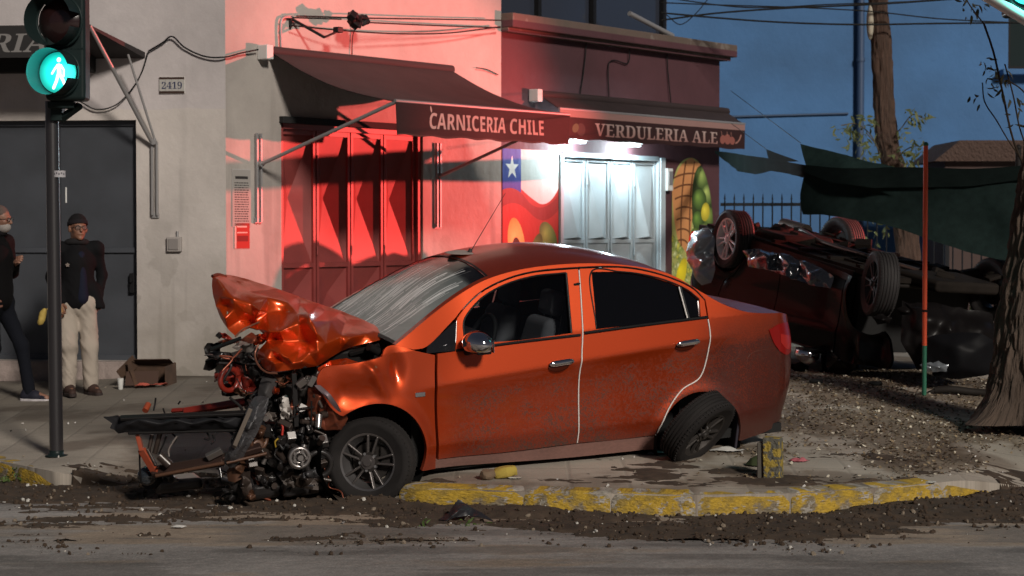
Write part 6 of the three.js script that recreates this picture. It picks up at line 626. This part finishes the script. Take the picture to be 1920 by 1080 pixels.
  // torn sheet pieces around the front
  const bits = [[400, 655, 13.6, 38, 30, 'blk'], [425, 672, 13.55, 46, 34, 'blk'], [395, 682, 13.6, 34, 28, 'blk'], [440, 705, 13.6, 46, 40, 'red'], [428, 640, 13.5, 36, 12, 'cop'], [418, 630, 13.55, 26, 12, 'red'], [458, 650, 13.42, 40, 30, 'plate'], [470, 640, 13.5, 44, 26, 'cop'], [486, 634, 13.46, 30, 24, 'org'], [455, 672, 13.5, 36, 22, 'blk2'], [480, 700, 13.45, 40, 32, 'blk'], [460, 720, 13.5, 34, 42, 'red'], [412, 706, 13.65, 22, 26, 'red'], [430, 735, 13.65, 36, 26, 'blk'], [470, 745, 13.6, 40, 26, 'blk2'], [420, 720, 13.62, 14, 30, 'red'], [453, 735, 13.5, 30, 14, 'rust'], [520, 715, 13.42, 34, 24, 'rust'], [517, 733, 13.35, 14, 18, 'org'], [540, 710, 13.45, 40, 14, 'dirty'], [533, 765, 13.3, 22, 44, 'wht'], [542, 778, 13.32, 14, 34, 'plate'], [552, 770, 13.35, 20, 40, 'cop'], [500, 755, 13.4, 24, 30, 'blk2'], [475, 765, 13.4, 20, 20, 'red'], [482, 820, 13.35, 34, 36, 'rust'], [470, 815, 13.33, 16, 40, 'cop'], [510, 780, 13.4, 34, 14, 'plate'], [520, 810, 13.45, 40, 30, 'blk2'], [445, 880, 13.35, 34, 50, 'rust'], [460, 905, 13.32, 30, 46, 'dirty'], [472, 930, 13.3, 22, 24, 'rust'], [560, 902, 13.3, 60, 22, 'dirty'], [580, 890, 13.28, 40, 20, 'grey'], [540, 905, 13.3, 26, 16, 'plate'], [500, 850, 13.38, 30, 24, 'dirty'], [530, 838, 13.35, 26, 18, 'grey'], [520, 870, 13.36, 36, 26, 'blk2'], [600, 715, 13.4, 20, 40, 'wht'], [565, 722, 13.36, 24, 14, 'alu'], [575, 712, 13.36, 16, 12, 'alu'], [600, 835, 13.5, 30, 24, 'grey'], [560, 820, 13.4, 26, 16, 'grey'], [575, 826, 13.4, 20, 20, 'dirty'], [412, 666, 13.5, 50, 14, 'blk2'], [300, 880, 13.3, 30, 14, 'dirty'], [318, 898, 13.4, 40, 16, 'blk2'], [500, 900, 13.4, 40, 30, 'blk2'], [430, 925, 13.35, 30, 22, 'blk']];
  bits.forEach(([x, y, d, w, h, m], i) => shard(({ blk: 'torn_plastic', blk2: 'broken_plastic', red: 'red_metal_scrap', cop: 'coppery_scrap', plate: 'bracket_plate', org: 'orange_scrap', rust: 'rusty_scrap', dirty: 'dirty_metal_scrap', wht: 'white_plastic_piece', alu: 'bare_metal_piece', grey: 'grey_metal_scrap' })[m], x, y, d, w * 1.15, h * 1.15, ms[m], i + 1, { rot: rr(-.5, .5, R), bump: .02 }));
  // engine details
  const ed = part('engine_front', car); const at3 = (x, y, d) => P([x, y, d]).toArray(); const ring = (x, y, d, r, t, m, n, e = [0, -.2, 0]) => mesh(n, new THREE.TorusGeometry(r, t, 10, 30).applyMatrix4(M4(at3(x, y, d), e)), m, ed);
  ring(562, 858, 13.22, .064, .014, ms.alu, 'pulley_ring'); ring(562, 858, 13.22, .036, .010, ms.alu, 'pulley_ring'); mesh('pulley', merge(cyl(.075, .075, .06, ...at3(560, 858, 13.28), [Math.PI / 2, 0, .2], 30), cyl(.02, .02, .05, ...at3(563, 858, 13.22), [Math.PI / 2, 0, .2], 14), ...[0, 1, 2, 3, 4].map((k) => cyl(.012, .012, .03, ...at3(562 + 12 * Math.cos(k * 1.257), 858 + 12 * Math.sin(k * 1.257), 13.21), [Math.PI / 2, 0, 0], 8))), ms.alu, ed); ring(598, 870, 13.42, .085, .02, ms.blk2, 'belt_wheel'); ring(485, 822, 13.35, .08, .016, ms.rust, 'fan_ring', [0, .5, 0]); ring(430, 712, 13.5, .075, .02, ms.red, 'lamp_ring', [0, .3, 0]);
  { const gs = []; for (let i = 0; i < 70; i++) { const x = rr(470, 612, R), y = rr(745, 915, R), d = rr(13.3, 13.5, R); gs.push(R() < .5 ? cyl(rr(.008, .03, R), rr(.008, .03, R), rr(.03, .14, R), ...at3(x, y, d), [R() * 3, R() * 3, R() * 3], 10) : rbox(rr(.02, .10, R), rr(.02, .07, R), rr(.02, .08, R), .006, ...at3(x, y, d), [R() * 3, R() * 3, R() * 3], 1)); } const k = Math.floor(gs.length / 3); stuff(mesh('dark_fittings', merge(gs.slice(0, k)), ms.blk2, ed)); stuff(mesh('dirty_fittings', merge(gs.slice(k, k * 2 + 8)), ms.dirty, ed)); stuff(mesh('bare_fittings', merge(gs.slice(k * 2 + 8)), ms.alu, ed)); }
  { const gs = [], g2 = []; for (let i = 0; i < 34; i++) { const x = rr(405, 610, R), y = rr(640, 880, R), d = rr(13.32, 13.6, R), pts = [[x, y, d]]; for (let k = 0; k < 4; k++) { const p = pts[k]; pts.push([p[0] + rr(-24, 24, R), p[1] + rr(-6, 30, R), p[2] + rr(-.06, .06, R)]); } (i % 4 ? gs : g2).push(tube(pts.map(P), rr(.003, .011, R), 6)); } stuff(mesh('hoses', merge(gs), ms.blk2, ed)); stuff(mesh('coppery_wires', merge(g2), ms.cop, ed)); }
  mesh('strut_bar', beam(P([551, 700, 13.34]), P([556, 800, 13.34]), .035, .03), ms.blk, ed); mesh('cable_tie', bar(P([584, 752, 13.28]), P([584, 806, 13.3]), .006), ms.blk, ed); mesh('red_wire', tube([[525, 792, 13.3], [530, 800, 13.28], [529, 816, 13.28]].map(P), .008, 6), std(C(.45, .03, .02), .5), ed); mesh('yellow_wire', tube([[522, 822, 13.28], [516, 828, 13.28], [517, 838, 13.3]].map(P), .006, 6), std(C(.4, .26, .03), .5), ed);
  mesh('bright_bracket', merge(beam(P([558, 724, 13.3]), P([574, 712, 13.3]), .05, .02), beam(P([580, 724, 13.28]), P([590, 706, 13.28]), .04, .02)), ms.alu, ed); mesh('wiper_stalk', merge(beam(P([395, 656, 13.45]), P([452, 634, 13.4]), .016, .03), bar(P([408, 632, 13.5]), P([414, 626, 13.5]), .02)), ms.blk, ed);
  mesh('cowl', merge(beam(P([640, 668, 13.85]), P([722, 642, 13.9]), .10, .12), beam(P([655, 664, 13.7]), P([712, 648, 13.7]), .03, .03), cyl(.03, .03, .09, ...at3(700, 655, 13.66), [.4, 0, 1], 12)), ms.blk, ed); mesh('rocker_cover', beam(P([540, 745, 13.6]), P([600, 735, 13.7]), .16, .2, 0, .03), std(C(.05, .045, .042), .45, .3), ed);
}
// ---------------------------------------------------------------- the overturned dark car
{
  const w1 = at(1375, 449, 21.6), w2 = at(1650, 533, 19.3), X = w1.clone().sub(w2), WB = X.length(); X.normalize(); const up = V(0, 1, 0); let Z = V(-.89, 0, .46); Z.addScaledVector(X, -Z.dot(X)).normalize(); let Y = Z.clone().cross(X); const q0 = new THREE.Quaternion().setFromAxisAngle(X, 3 * Math.PI / 180); Z.applyQuaternion(q0); Y.applyQuaternion(q0);
  const oc = thing('overturned_car', 'black car lying crushed upside down with its wheels in the air', 'car'); oc.quaternion.setFromRotationMatrix(new THREE.Matrix4().makeBasis(X, Y, Z)); oc.position.copy(w2).addScaledVector(Y, -.21).addScaledVector(Z, -.74); oc.updateMatrixWorld(true);
  const blackP = phys({ color: C(.003, .003, .0034), roughness: .4, metalness: 0, specularIntensity: .05, clearcoat: .12, clearcoatRoughness: .06 }), blackD = phys({ color: C(.006, .005, .005), roughness: .5, specularIntensity: .12, clearcoat: .12, clearcoatRoughness: .3 }), greyP = phys({ color: C(.20, .22, .24), roughness: .3, metalness: .5, clearcoat: 1, clearcoatRoughness: .1 }), under = std(C(1, 1, 1), .85, 0, { specularIntensity: .1, map: rep(mottled([.014, .011, .009], .6, 6, 256, 88, .3), 1) });
  const keep = new Set(['front_wing', 'front_door', 'rear_door', 'roof_rail', 'rear_wing', 'sill', 'roof', 'windscreen_pillar', 'rear_pillar', 'boot_lid', 'far_body_side', 'quarter_window', 'inner_panel', 'floor', 'tail_lamp']), mm = new Map([[PAINT, blackP], [ROOF, blackP], [ORANGE, blackP]]);
  for (const ch of [...car.children]) if (keep.has(ch.name)) { const c = ch.clone(); c.traverse((o) => { delete o.userData.label; if (o.isMesh) { if (mm.has(o.material)) o.material = mm.get(o.material); if (o.material === doorWhite || o.name === 'door_edge_trim') o.visible = true, o.material = trimBlack; if (o.parent?.name === 'sill' || o.name === 'sill') o.material = blackD; } }); for (const nm of ['door_edge_trim', 'window_bar']) { const x = c.children.find((k) => k.name === nm); if (x) c.remove(x); } oc.add(c); }
  const inv = oc.matrixWorld.clone().invert(), K = (p) => at(...p).applyMatrix4(inv);
  // underside, now on top
  mesh('underbody', merge(box(3.3, .05, 1.38, 1.6, .155, 0), ...[-.45, -.15, .15, .45].map((z) => box(2.4, .035, .06, 1.4, .125, z)), ...[.5, 1.0, 1.5, 2.0].map((x) => box(.07, .04, 1.3, x, .12, 0)), rbox(.7, .12, .8, .04, -.1, .14, 0), rbox(.55, .14, .7, .05, 2.25, .12, .2)), under, oc);
  mesh('exhaust_pipe', merge(tube([[.2, .09, .1], [1, .085, .12], [1.9, .08, .1], [2.5, .06, -.1], [3.2, .1, -.35]], .028, 10), cyl(.085, .085, .45, 2.95, .09, -.3, [0, 0, Math.PI / 2], 18)), std(C(.10, .075, .06), .5, .6), oc);
  const axM = std(C(.03, .026, .024), .6, .4); mesh('axle', merge(bar([WB - .02, .21, -.68], [WB - .02, .21, .68], .045), bar([WB - .35, .16, -.5], [WB, .20, -.5], .035), bar([WB - .35, .16, .5], [WB, .20, .5], .035)), axM, oc); mesh('axle', merge(bar([0, .21, -.7], [0, .21, .7], .03), bar([.05, .2, .3], [0, .22, .66], .03), bar([.3, .17, .3], [0, .20, .66], .03)), axM, oc);
  const r = rng(12); mesh('torn_underbody', merge(...Array.from({ length: 26 }, () => rbox(rr(.05, .35, r), rr(.02, .09, r), rr(.04, .22, r), .01, rr(-.3, 2.9, r), .10 - rr(0, .05, r), rr(-.6, .6, r), [rr(-.4, .4, r), rr(0, 3, r), rr(-.3, .3, r)], 1))), under, oc).userData.kind = 'stuff';
  const alloy = std(C(.78, .78, .78), .4, .15), dk = std(C(.045, .043, .043), .5, .3, { specularIntensity: .3 }), ty = std(C(1, 1, 1), .75, 0, { map: rep(mottled([.020, .017, .017], .5, 4, 256, 72, .3), 2) });
  const wh = (x, y, z, n, m, turn, yaw = 0) => { const w = wheel(oc, n, .325, .215, .235, m, { turn, tyre: ty }); w.position.set(x, y, z); w.rotation.y = (z < 0 ? Math.PI : 0) + yaw; return w; }; wh(WB, .21, .74, 'rear_wheel', alloy, .3, .12); wh(0, .21, .74, 'front_wheel', dk, .1, .38); wh(WB, .21, -.74, 'far_wheel', dk, .2); wh(0, .21, -.74, 'far_wheel', dk, .4);
  // crushed pieces
  mesh('crushed_bumper', sheet([[1287, 470, 22.0], [1292, 440, 22.2], [1304, 429, 22.3], [1330, 428, 22.0], [1340, 440, 21.8], [1338, 480, 21.7], [1342, 505, 21.6], [1332, 530, 21.6], [1316, 535, 21.7], [1298, 510, 21.8], [1288, 490, 21.9]], [[1310, 450, 21.7], [1320, 470, 21.8], [1300, 478, 21.8], [1315, 490, 21.6], [1328, 500, 21.65], [1310, 508, 21.7]], K, { rounds: 3, smooth: 1, bump: .05, bf: 6, th: .006, seed: 2 }), greyP, oc);
  mesh('crushed_sill', sheet([[1392, 470, 21.0], [1420, 466, 20.9], [1460, 474, 20.6], [1500, 488, 20.3], [1540, 503, 20.0], [1564, 520, 19.8], [1556, 540, 19.75], [1520, 535, 19.95], [1480, 520, 20.2], [1440, 506, 20.5], [1405, 500, 20.85]], [[1410, 485, 20.8], [1440, 482, 20.55], [1450, 495, 20.6], [1480, 495, 20.25], [1500, 512, 20.2], [1520, 512, 19.95], [1540, 524, 19.85], [1470, 508, 20.3]], K, { rounds: 3, smooth: 0, bump: .05, bf: 9, th: .006, seed: 5 }), phys({ color: C(.035, .038, .045), roughness: .22, metalness: .3, clearcoat: 1, clearcoatRoughness: .08 }), oc);
  mesh('torn_front', sheet([[1690, 560, 18.9], [1740, 566, 18.9], [1800, 575, 19.0], [1860, 590, 19.1], [1868, 640, 19.0], [1850, 690, 18.9], [1780, 700, 18.8], [1720, 695, 18.8], [1690, 640, 18.8]], [[1740, 600, 18.7], [1790, 620, 18.75], [1830, 640, 18.8], [1760, 650, 18.65], [1720, 630, 18.75]], K, { rounds: 3, smooth: 0, bump: .10, bf: 6, th: .008, seed: 7 }), blackD, oc);
  mesh('loose_bumper', sheet([[1736, 632, 18.6], [1790, 622, 18.55], [1840, 626, 18.5], [1868, 640, 18.5], [1860, 700, 18.5], [1800, 712, 18.5], [1750, 706, 18.55], [1738, 670, 18.6]], [[1790, 650, 18.4], [1830, 660, 18.4], [1800, 690, 18.4]], K, { rounds: 3, smooth: 2, bump: .04, bf: 5, th: .008, seed: 1 }), phys({ color: C(.007, .007, .008), roughness: .45, specularIntensity: .12 }), oc);
  const bitsO = [[1470, 432, 21.8], [1460, 436, 21.6], [1510, 440, 22.0], [1745, 690, 18.5], [1760, 688, 18.45], [1500, 690, 20.2], [1700, 585, 18.9], [1655, 600, 19]]; bitsO.forEach(([x, y, d], i) => mesh('torn_piece', sheet([[x - 20, y - 6, d], [x, y - 12, d], [x + 18, y - 4, d], [x + 14, y + 8, d], [x - 10, y + 9, d]], [[x, y, d - .06]], K, { rounds: 2, smooth: 0, bump: .03, bf: 14, th: .005, seed: i }), i > 2 && i < 5 ? greyP : blackD, oc));
}
// ---------------------------------------------------------------- people
const smin = (a, b, k) => { const h = clamp(.5 + .5 * (b - a) / k); return lerp(b, a, h) - k * h * (1 - h); };
function caps(list, k = .03) { return (x, y, z) => { let d = 1; for (const [a, b, ra, rb, fz = 1] of list) { const px = x - a[0], py = y - a[1], pz = (z - a[2]) * fz, bx = b[0] - a[0], by = b[1] - a[1], bz = (b[2] - a[2]) * fz, t = clamp((px * bx + py * by + pz * bz) / (bx * bx + by * by + bz * bz + 1e-9)); const q = Math.hypot(px - bx * t, py - by * t, pz - bz * t) - lerp(ra, rb, t); d = smin(d, q, k); } return d; }; }
const ell = (c, r, x, y, z) => { const a = (x - c[0]) / r[0], b = (y - c[1]) / r[1], d = (z - c[2]) / r[2], m = Math.hypot(a, b, d); return (m - 1) * Math.min(...r); };
function headGeo(H, cell = .005) { const f = (x, y, z) => { x -= H[0]; y -= H[1]; z -= H[2]; let d = ell([0, .03, -.012], [.077, .098, .098], x, y, z); d = smin(d, ell([0, -.055, .022], [.055, .062, .068], x, y, z), .04); d = smin(d, ell([0, .02, .075], [.05, .016, .022], x, y, z), .02); const s = Math.abs(x); d = smin(d, ell([.042, -.02, .058], [.022, .022, .024], s, y, z), .02); d = smin(d, caps([[[0, .01, .085], [0, -.03, .108], .010, .015]])(x, y, z), .014); d = smin(d, ell([0, -.058, .083], [.025, .008, .012], x, y, z), .008); d = smin(d, ell([0, -.10, .068], [.022, .016, .018], x, y, z), .018); d = smin(d, ell([.080, -.005, -.008], [.012, .034, .022], s, y, z), .01); d = Math.max(d, -ell([.031, .0, .096], [.017, .011, .014], s, y, z)); d = smin(d, ell([.031, .0, .079], [.014, .011, .012], s, y, z), .003); d = smin(d, caps([[[0, -.06, -.03], [0, -.17, -.045], .056, .062]])(x, y, z), .03); return d; }; return nets(f, [H[0] - .11, H[1] - .19, H[2] - .13], [H[0] + .11, H[1] + .15, H[2] + .14], cell); }
function handGeo(w, e, curl, side) { // wrist, direction, finger curl
  const d = V(...e).normalize(), n = V(0, 0, 1).addScaledVector(d, -d.z).normalize(), s = d.clone().cross(n).multiplyScalar(side), P = (a, b, c) => V(...w).addScaledVector(d, a).addScaledVector(s, b).addScaledVector(n, c).toArray(), L = []; L.push([P(0, 0, 0), P(.03, 0, 0), .026, .03], [P(.035, -.022, 0), P(.085, -.028, 0), .016, .015], [P(.035, 0, 0), P(.09, 0, 0), .017, .015], [P(.035, .022, 0), P(.085, .026, 0), .016, .014]);
  [[-.030, .070, .0085], [-.010, .078, .009], [.010, .074, .0088], [.029, .058, .008]].forEach(([b, l, r]) => { let a = .085, c = 0, an = curl * .5, p = P(a, b, c); for (let k = 0; k < 3; k++) { const q = l * [.45, .32, .23][k]; a += Math.cos(an) * q; c += Math.sin(an) * q; const p2 = P(a, b, c); L.push([p, p2, r, r * .92]); p = p2; an += curl; } }); L.push([P(.03, -.03, .005), P(.062, -.052, .02), .013, .011], [P(.062, -.052, .02), P(.09, -.055, .034), .0105, .009]);
  const lo = [0, 1, 2].map((k) => Math.min(...L.flatMap((q) => [q[0][k], q[1][k]])) - .04), hi = [0, 1, 2].map((k) => Math.max(...L.flatMap((q) => [q[0][k], q[1][k]])) + .04); return nets(caps(L, .006), lo, hi, .0035); }
function fold(f, amp, fr, s) { return (x, y, z) => f(x, y, z) - amp * (n3(x * fr + s, y * fr * .7, z * fr) - .5) * 2 - amp * .45 * (Math.abs(n3(x * 12 + s, y * 22 + x * 30, z * 12) - .5) * 4 - 1); }
const skin = phys({ color: C(.20, .095, .058), roughness: .55 }), skin2 = phys({ color: C(.24, .12, .08), roughness: .55 });
function person(name, label, pos, ry, J, o) { const p = thing(name, label, 'person', pos, ry); const rad = o.rad || 1; const b = (a, c, ra, rc, fz) => [J[a], J[c], ra, rc, fz];
  const core = [b('hipL', 'kneeL', .07, .05), b('kneeL', 'ankL', .048, .034), b('hipR', 'kneeR', .07, .05), b('kneeR', 'ankR', .048, .034), [J.hipL, J.hipR, .09, .09], b('pelvis', 'chest', .11, .12), b('chest', 'neck', .10, .06), [J.shL, J.shR, .06, .06], b('shL', 'elL', .045, .036), b('elL', 'wrL', .034, .025), b('shR', 'elR', .045, .036), b('elR', 'wrR', .034, .025), b('neck', 'head', .052, .05), [J.ankL, J.toeL, .035, .03], [J.ankR, J.toeR, .035, .03]];
  const bd = nets(caps(core, .035), o.lo, o.hi, .016); const hg = headGeo([0, 0, 0]); const hm = M4(J.head, o.headTurn || [0, 0, 0]); hg.applyMatrix4(hm); mesh('body', merge(bd, hg, handGeo(J.wrL, J.wrL.map((v, i) => v - J.elL[i]), o.curl ?? .55, -1), handGeo(J.wrR, J.wrR.map((v, i) => v - J.elR[i]), o.curl ?? .55, 1)), o.skin, p);
  mesh('trousers', nets(fold(caps([b('hipL', 'kneeL', o.th, o.kn), b('kneeL', 'ankL', o.kn, o.hem), b('hipR', 'kneeR', o.th, o.kn), b('kneeR', 'ankR', o.kn, o.hem), [J.hipL, J.hipR, .125, .125], b('pelvis', 'waist', .13, .135)], .03), o.tf || .006, 8, 3), o.lo, o.hi, .012), o.trousers, p);
  const jk = caps([b('pelvis', 'chest', o.jw, o.jw * 1.08), b('chest', 'neck', o.jw * 1.0, .085), [J.shL, J.shR, .070, .070], b('shL', 'elL', o.ar, o.ar * .85), b('elL', 'wrL', o.ar * .85, o.ar * .7), b('shR', 'elR', o.ar, o.ar * .85), b('elR', 'wrR', o.ar * .85, o.ar * .7), ...(o.extra || [])], .04); mesh('jacket', nets(fold((x, y, z) => Math.max(jk(x, y, z), o.hemY - y + .02 * Math.sin(x * 9)), .008, 7, 5), o.lo, o.hi, .012), o.jacket, p);
  for (const s of ['L', 'R']) { const a = J['ank' + s], t = J['toe' + s], dx = t[0] - a[0], dz = t[2] - a[2], l = Math.hypot(dx, dz), ux = dx / l, uz = dz / l, A = (f, y) => [a[0] + ux * f, y, a[2] + uz * f]; const y0 = o['sole' + s] ?? 0, sh = part('shoe', p); mesh('shoe_upper', nets((x, y, z) => Math.max(caps([[A(-.045, y0 + .055), A(.06, y0 + .06), .047, .05], [A(.06, y0 + .05), A(.165, y0 + .035), .046, .034], [A(-.03, y0 + .07), A(-.02, y0 + .12), .045, .045]], .03)(x, y, z), y0 + .022 - y), [a[0] - .28, y0 - .01, a[2] - .28], [a[0] + .28, y0 + .2, a[2] + .28], .008), o.shoe, sh); const f2 = caps([[A(-.05, 0), A(.06, 0), .046, .05], [A(.06, 0), A(.17, 0), .05, .038]], .02); mesh('sole', nets((x, y, z) => Math.max(f2(x, 0, z) , Math.abs(y - y0 - .016) - .016), [a[0] - .28, y0 - .012, a[2] - .28], [a[0] + .28, y0 + .045, a[2] + .28], .007), o.sole, sh); }
  const hp = part('glasses', p); hp.applyMatrix4(hm); const gm = std(C(.015, .015, .015), .3); mesh('glasses_frame', merge(...[-1, 1].flatMap((s) => [new THREE.TorusGeometry(.021, .0028, 6, 20).scale(1.15, .85, 1).translate(s * .032, .0, .103), bar([s * .055, .004, .1], [s * .083, .004, -.01], .0025, 5)]), bar([-.01, .004, .106], [.01, .004, .106], .003, 5)), gm, hp); mesh('glasses_lens', merge(...[-1, 1].map((s) => new THREE.CircleGeometry(.020, 18).scale(1.15, .85, 1).translate(s * .032, 0, .103))), phys({ color: C(.8, .8, .8), transmission: .95, roughness: .02, thickness: 0 }), hp);
  return [p, hm]; }
{
  const g1 = lay(146, 741), J = { head: [.012, 1.575, .03], neck: [0, 1.43, -.01], chest: [0, 1.26, -.01], waist: [0, 1.02, 0], pelvis: [0, .92, 0], hipL: [.09, .87, 0], hipR: [-.09, .87, 0], kneeL: [.115, .47, .03], kneeR: [-.085, .47, .05], ankL: [.12, .085, -.02], ankR: [-.085, .085, .0], toeL: [.19, .04, .13], toeR: [-.05, .04, .16], shL: [.185, 1.385, -.02], shR: [-.185, 1.385, -.01], elL: [.235, 1.13, -.08], elR: [-.235, 1.12, -.02], wrL: [.20, .93, -.02], wrR: [-.17, .88, .10] };
  const [p, hm] = person('person', 'man in black beanie, dark jacket and pale trousers behind the signal post', [g1.x, gh(g1.x, g1.z) + .002, g1.z], .22, J, { lo: [-.48, -.02, -.35], hi: [.48, 1.56, .35], skin, th: .094, kn: .082, hem: .076, tf: .017, jw: .150, ar: .058, hemY: .80, headTurn: [-.10, .30, 0], trousers: std(C(.36, .31, .26), .9), jacket: std(C(.005, .005, .006), .85), shoe: std(C(.05, .03, .025), .6), sole: std(C(.04, .03, .028), .7), extra: [[[.13, 1.0, .03], [.20, .84, .06], .08, .06], [[-.12, 1.0, .03], [-.16, .86, .04], .08, .06]] });
  mesh('shirt', nets(caps([[[.03, 1.32, .09], [.045, .92, .10], .05, .065]], .02), [-.1, .85, 0], [.2, 1.4, .25], .012), std(C(.008, .010, .022), .8), p);
  const cap = part('beanie', p); cap.applyMatrix4(hm); const cg = nets((x, y, z) => Math.max(ell([0, .045, -.014], [.089, .10, .11], x, y, z), .035 + z * .12 - y), [-.12, 0, -.15], [.12, .17, .13], .006); mesh('knit_cap', cg, std(C(.012, .011, .012), .95), cap); mesh('cap_fold', nets((x, y, z) => Math.max(ell([0, .045, -.014], [.094, .105, .115], x, y, z), Math.abs(y - .05 - z * .12) - .02), [-.12, 0, -.15], [.12, .12, .13], .006), std(C(.016, .014, .016), .95), cap);
  mesh('collar', new THREE.TorusGeometry(.085, .035, 10, 24).scale(1, .85, .9).rotateX(Math.PI / 2 - .2).translate(0, 1.44, -.0), std(C(.016, .015, .016), .9), p); const st = new THREE.Shape(); for (let i = 0; i < 10; i++) { const a = -Math.PI / 2 + i * Math.PI / 5, q = i % 2 ? .014 : .022; i ? st.lineTo(Math.cos(a) * q, -Math.sin(a) * q) : st.moveTo(Math.cos(a) * q, -Math.sin(a) * q); } mesh('chest_patch', new THREE.ExtrudeGeometry(st, { depth: .004, bevelEnabled: false }).rotateY(-.25).translate(-.085, 1.235, .158), std(C(.20, .16, .14), .8), p);
  const hd = V(-.17, .88, .10).applyMatrix4(p.matrix.compose(p.position, p.quaternion, p.scale)); const bg = tag(mesh('paper_bag', nets((x, y, z) => ell([0, 0, 0], [.058, .085, .045], x, y, z) - .014 * (n3(x * 26, y * 26, z * 26) - .5), [-.1, -.12, -.08], [.1, .12, .08], .008), std(C(.30, .17, .06), .8)), 'yellowish brown bag held in the hand of the man in the beanie', 'bag'); bg.position.copy(hd).add(V(-.01, -.06, .03)); bg.rotation.z = .2;
  const b2 = tag(mesh('glove', nets((x, y, z) => ell([0, 0, 0], [.035, .085, .04], x, y, z) - .012 * (n3(x * 30, y * 30, z * 30) - .5), [-.07, -.11, -.07], [.07, .11, .07], .008), std(C(.42, .30, .07), .8)), 'yellow glove dangling left of the signal post beside the brown bag', 'glove'); b2.position.copy(hd).add(V(-.155, -.13, .0)); b2.rotation.z = -.35; mesh('glove_cuff', bar([.02, .08, 0], [.10, .125, .02], .012, 8), std(C(.25, .17, .05), .8), b2);
}
{
  const g2 = lay(-3, 753), J = { head: [0, 1.70, .06], neck: [0, 1.55, .0], chest: [0, 1.36, -.01], waist: [0, 1.10, 0], pelvis: [0, .98, 0], hipL: [.09, .93, 0], hipR: [-.09, .93, 0], kneeL: [.09, .52, .22], kneeR: [-.10, .50, .04], ankL: [.09, .09, .30], ankR: [-.10, .09, -.16], toeL: [.09, .04, .48], toeR: [-.10, .04, .02], shL: [.20, 1.49, -.01], shR: [-.20, 1.49, -.01], elL: [.28, 1.20, .0], elR: [-.27, 1.22, -.02], wrL: [.10, 1.29, .155], wrR: [-.24, 1.0, .10] };
  const [p, hm] = person('person', 'man with glasses in black puffed jacket, cut by the left edge', [g2.x - .02, gh(g2.x, g2.z) + .002, g2.z], 1.25, J, { lo: [-.5, -.02, -.42], hi: [.5, 1.66, .56], skin: skin2, th: .088, kn: .064, hem: .054, jw: .160, ar: .070, hemY: .84, headTurn: [0, .1, 0], trousers: std(C(.006, .007, .011), .9), jacket: std(C(.005, .0045, .005), .8), shoe: std(C(.02, .02, .03), .6), sole: std(C(.48, .45, .46), .6) });
  const hr = part('hair', p); hr.applyMatrix4(hm); mesh('short_hair', nets((x, y, z) => Math.max(ell([0, .04, -.02], [.083, .098, .102], x, y, z), .02 + z * .55 - y, -.05 - y) - .003 * (n3(x * 90, y * 90, z * 90) - .5), [-.11, -.08, -.15], [.11, .16, .12], .006), std(C(.09, .07, .06), .9), hr); mesh('beard', nets((x, y, z) => Math.max(ell([0, -.068, .03], [.062, .058, .072], x, y, z), y + .045 - .2 * Math.abs(x)), [-.09, -.15, -.06], [.09, .0, .13], .006), std(C(.32, .29, .27), .9), hr);
  mesh('collar', new THREE.TorusGeometry(.09, .035, 10, 24).scale(1, .85, .9).rotateX(Math.PI / 2 - .2).translate(0, 1.56, 0), std(C(.012, .011, .012), .8), p);
}
renderer.render(scene, camera);
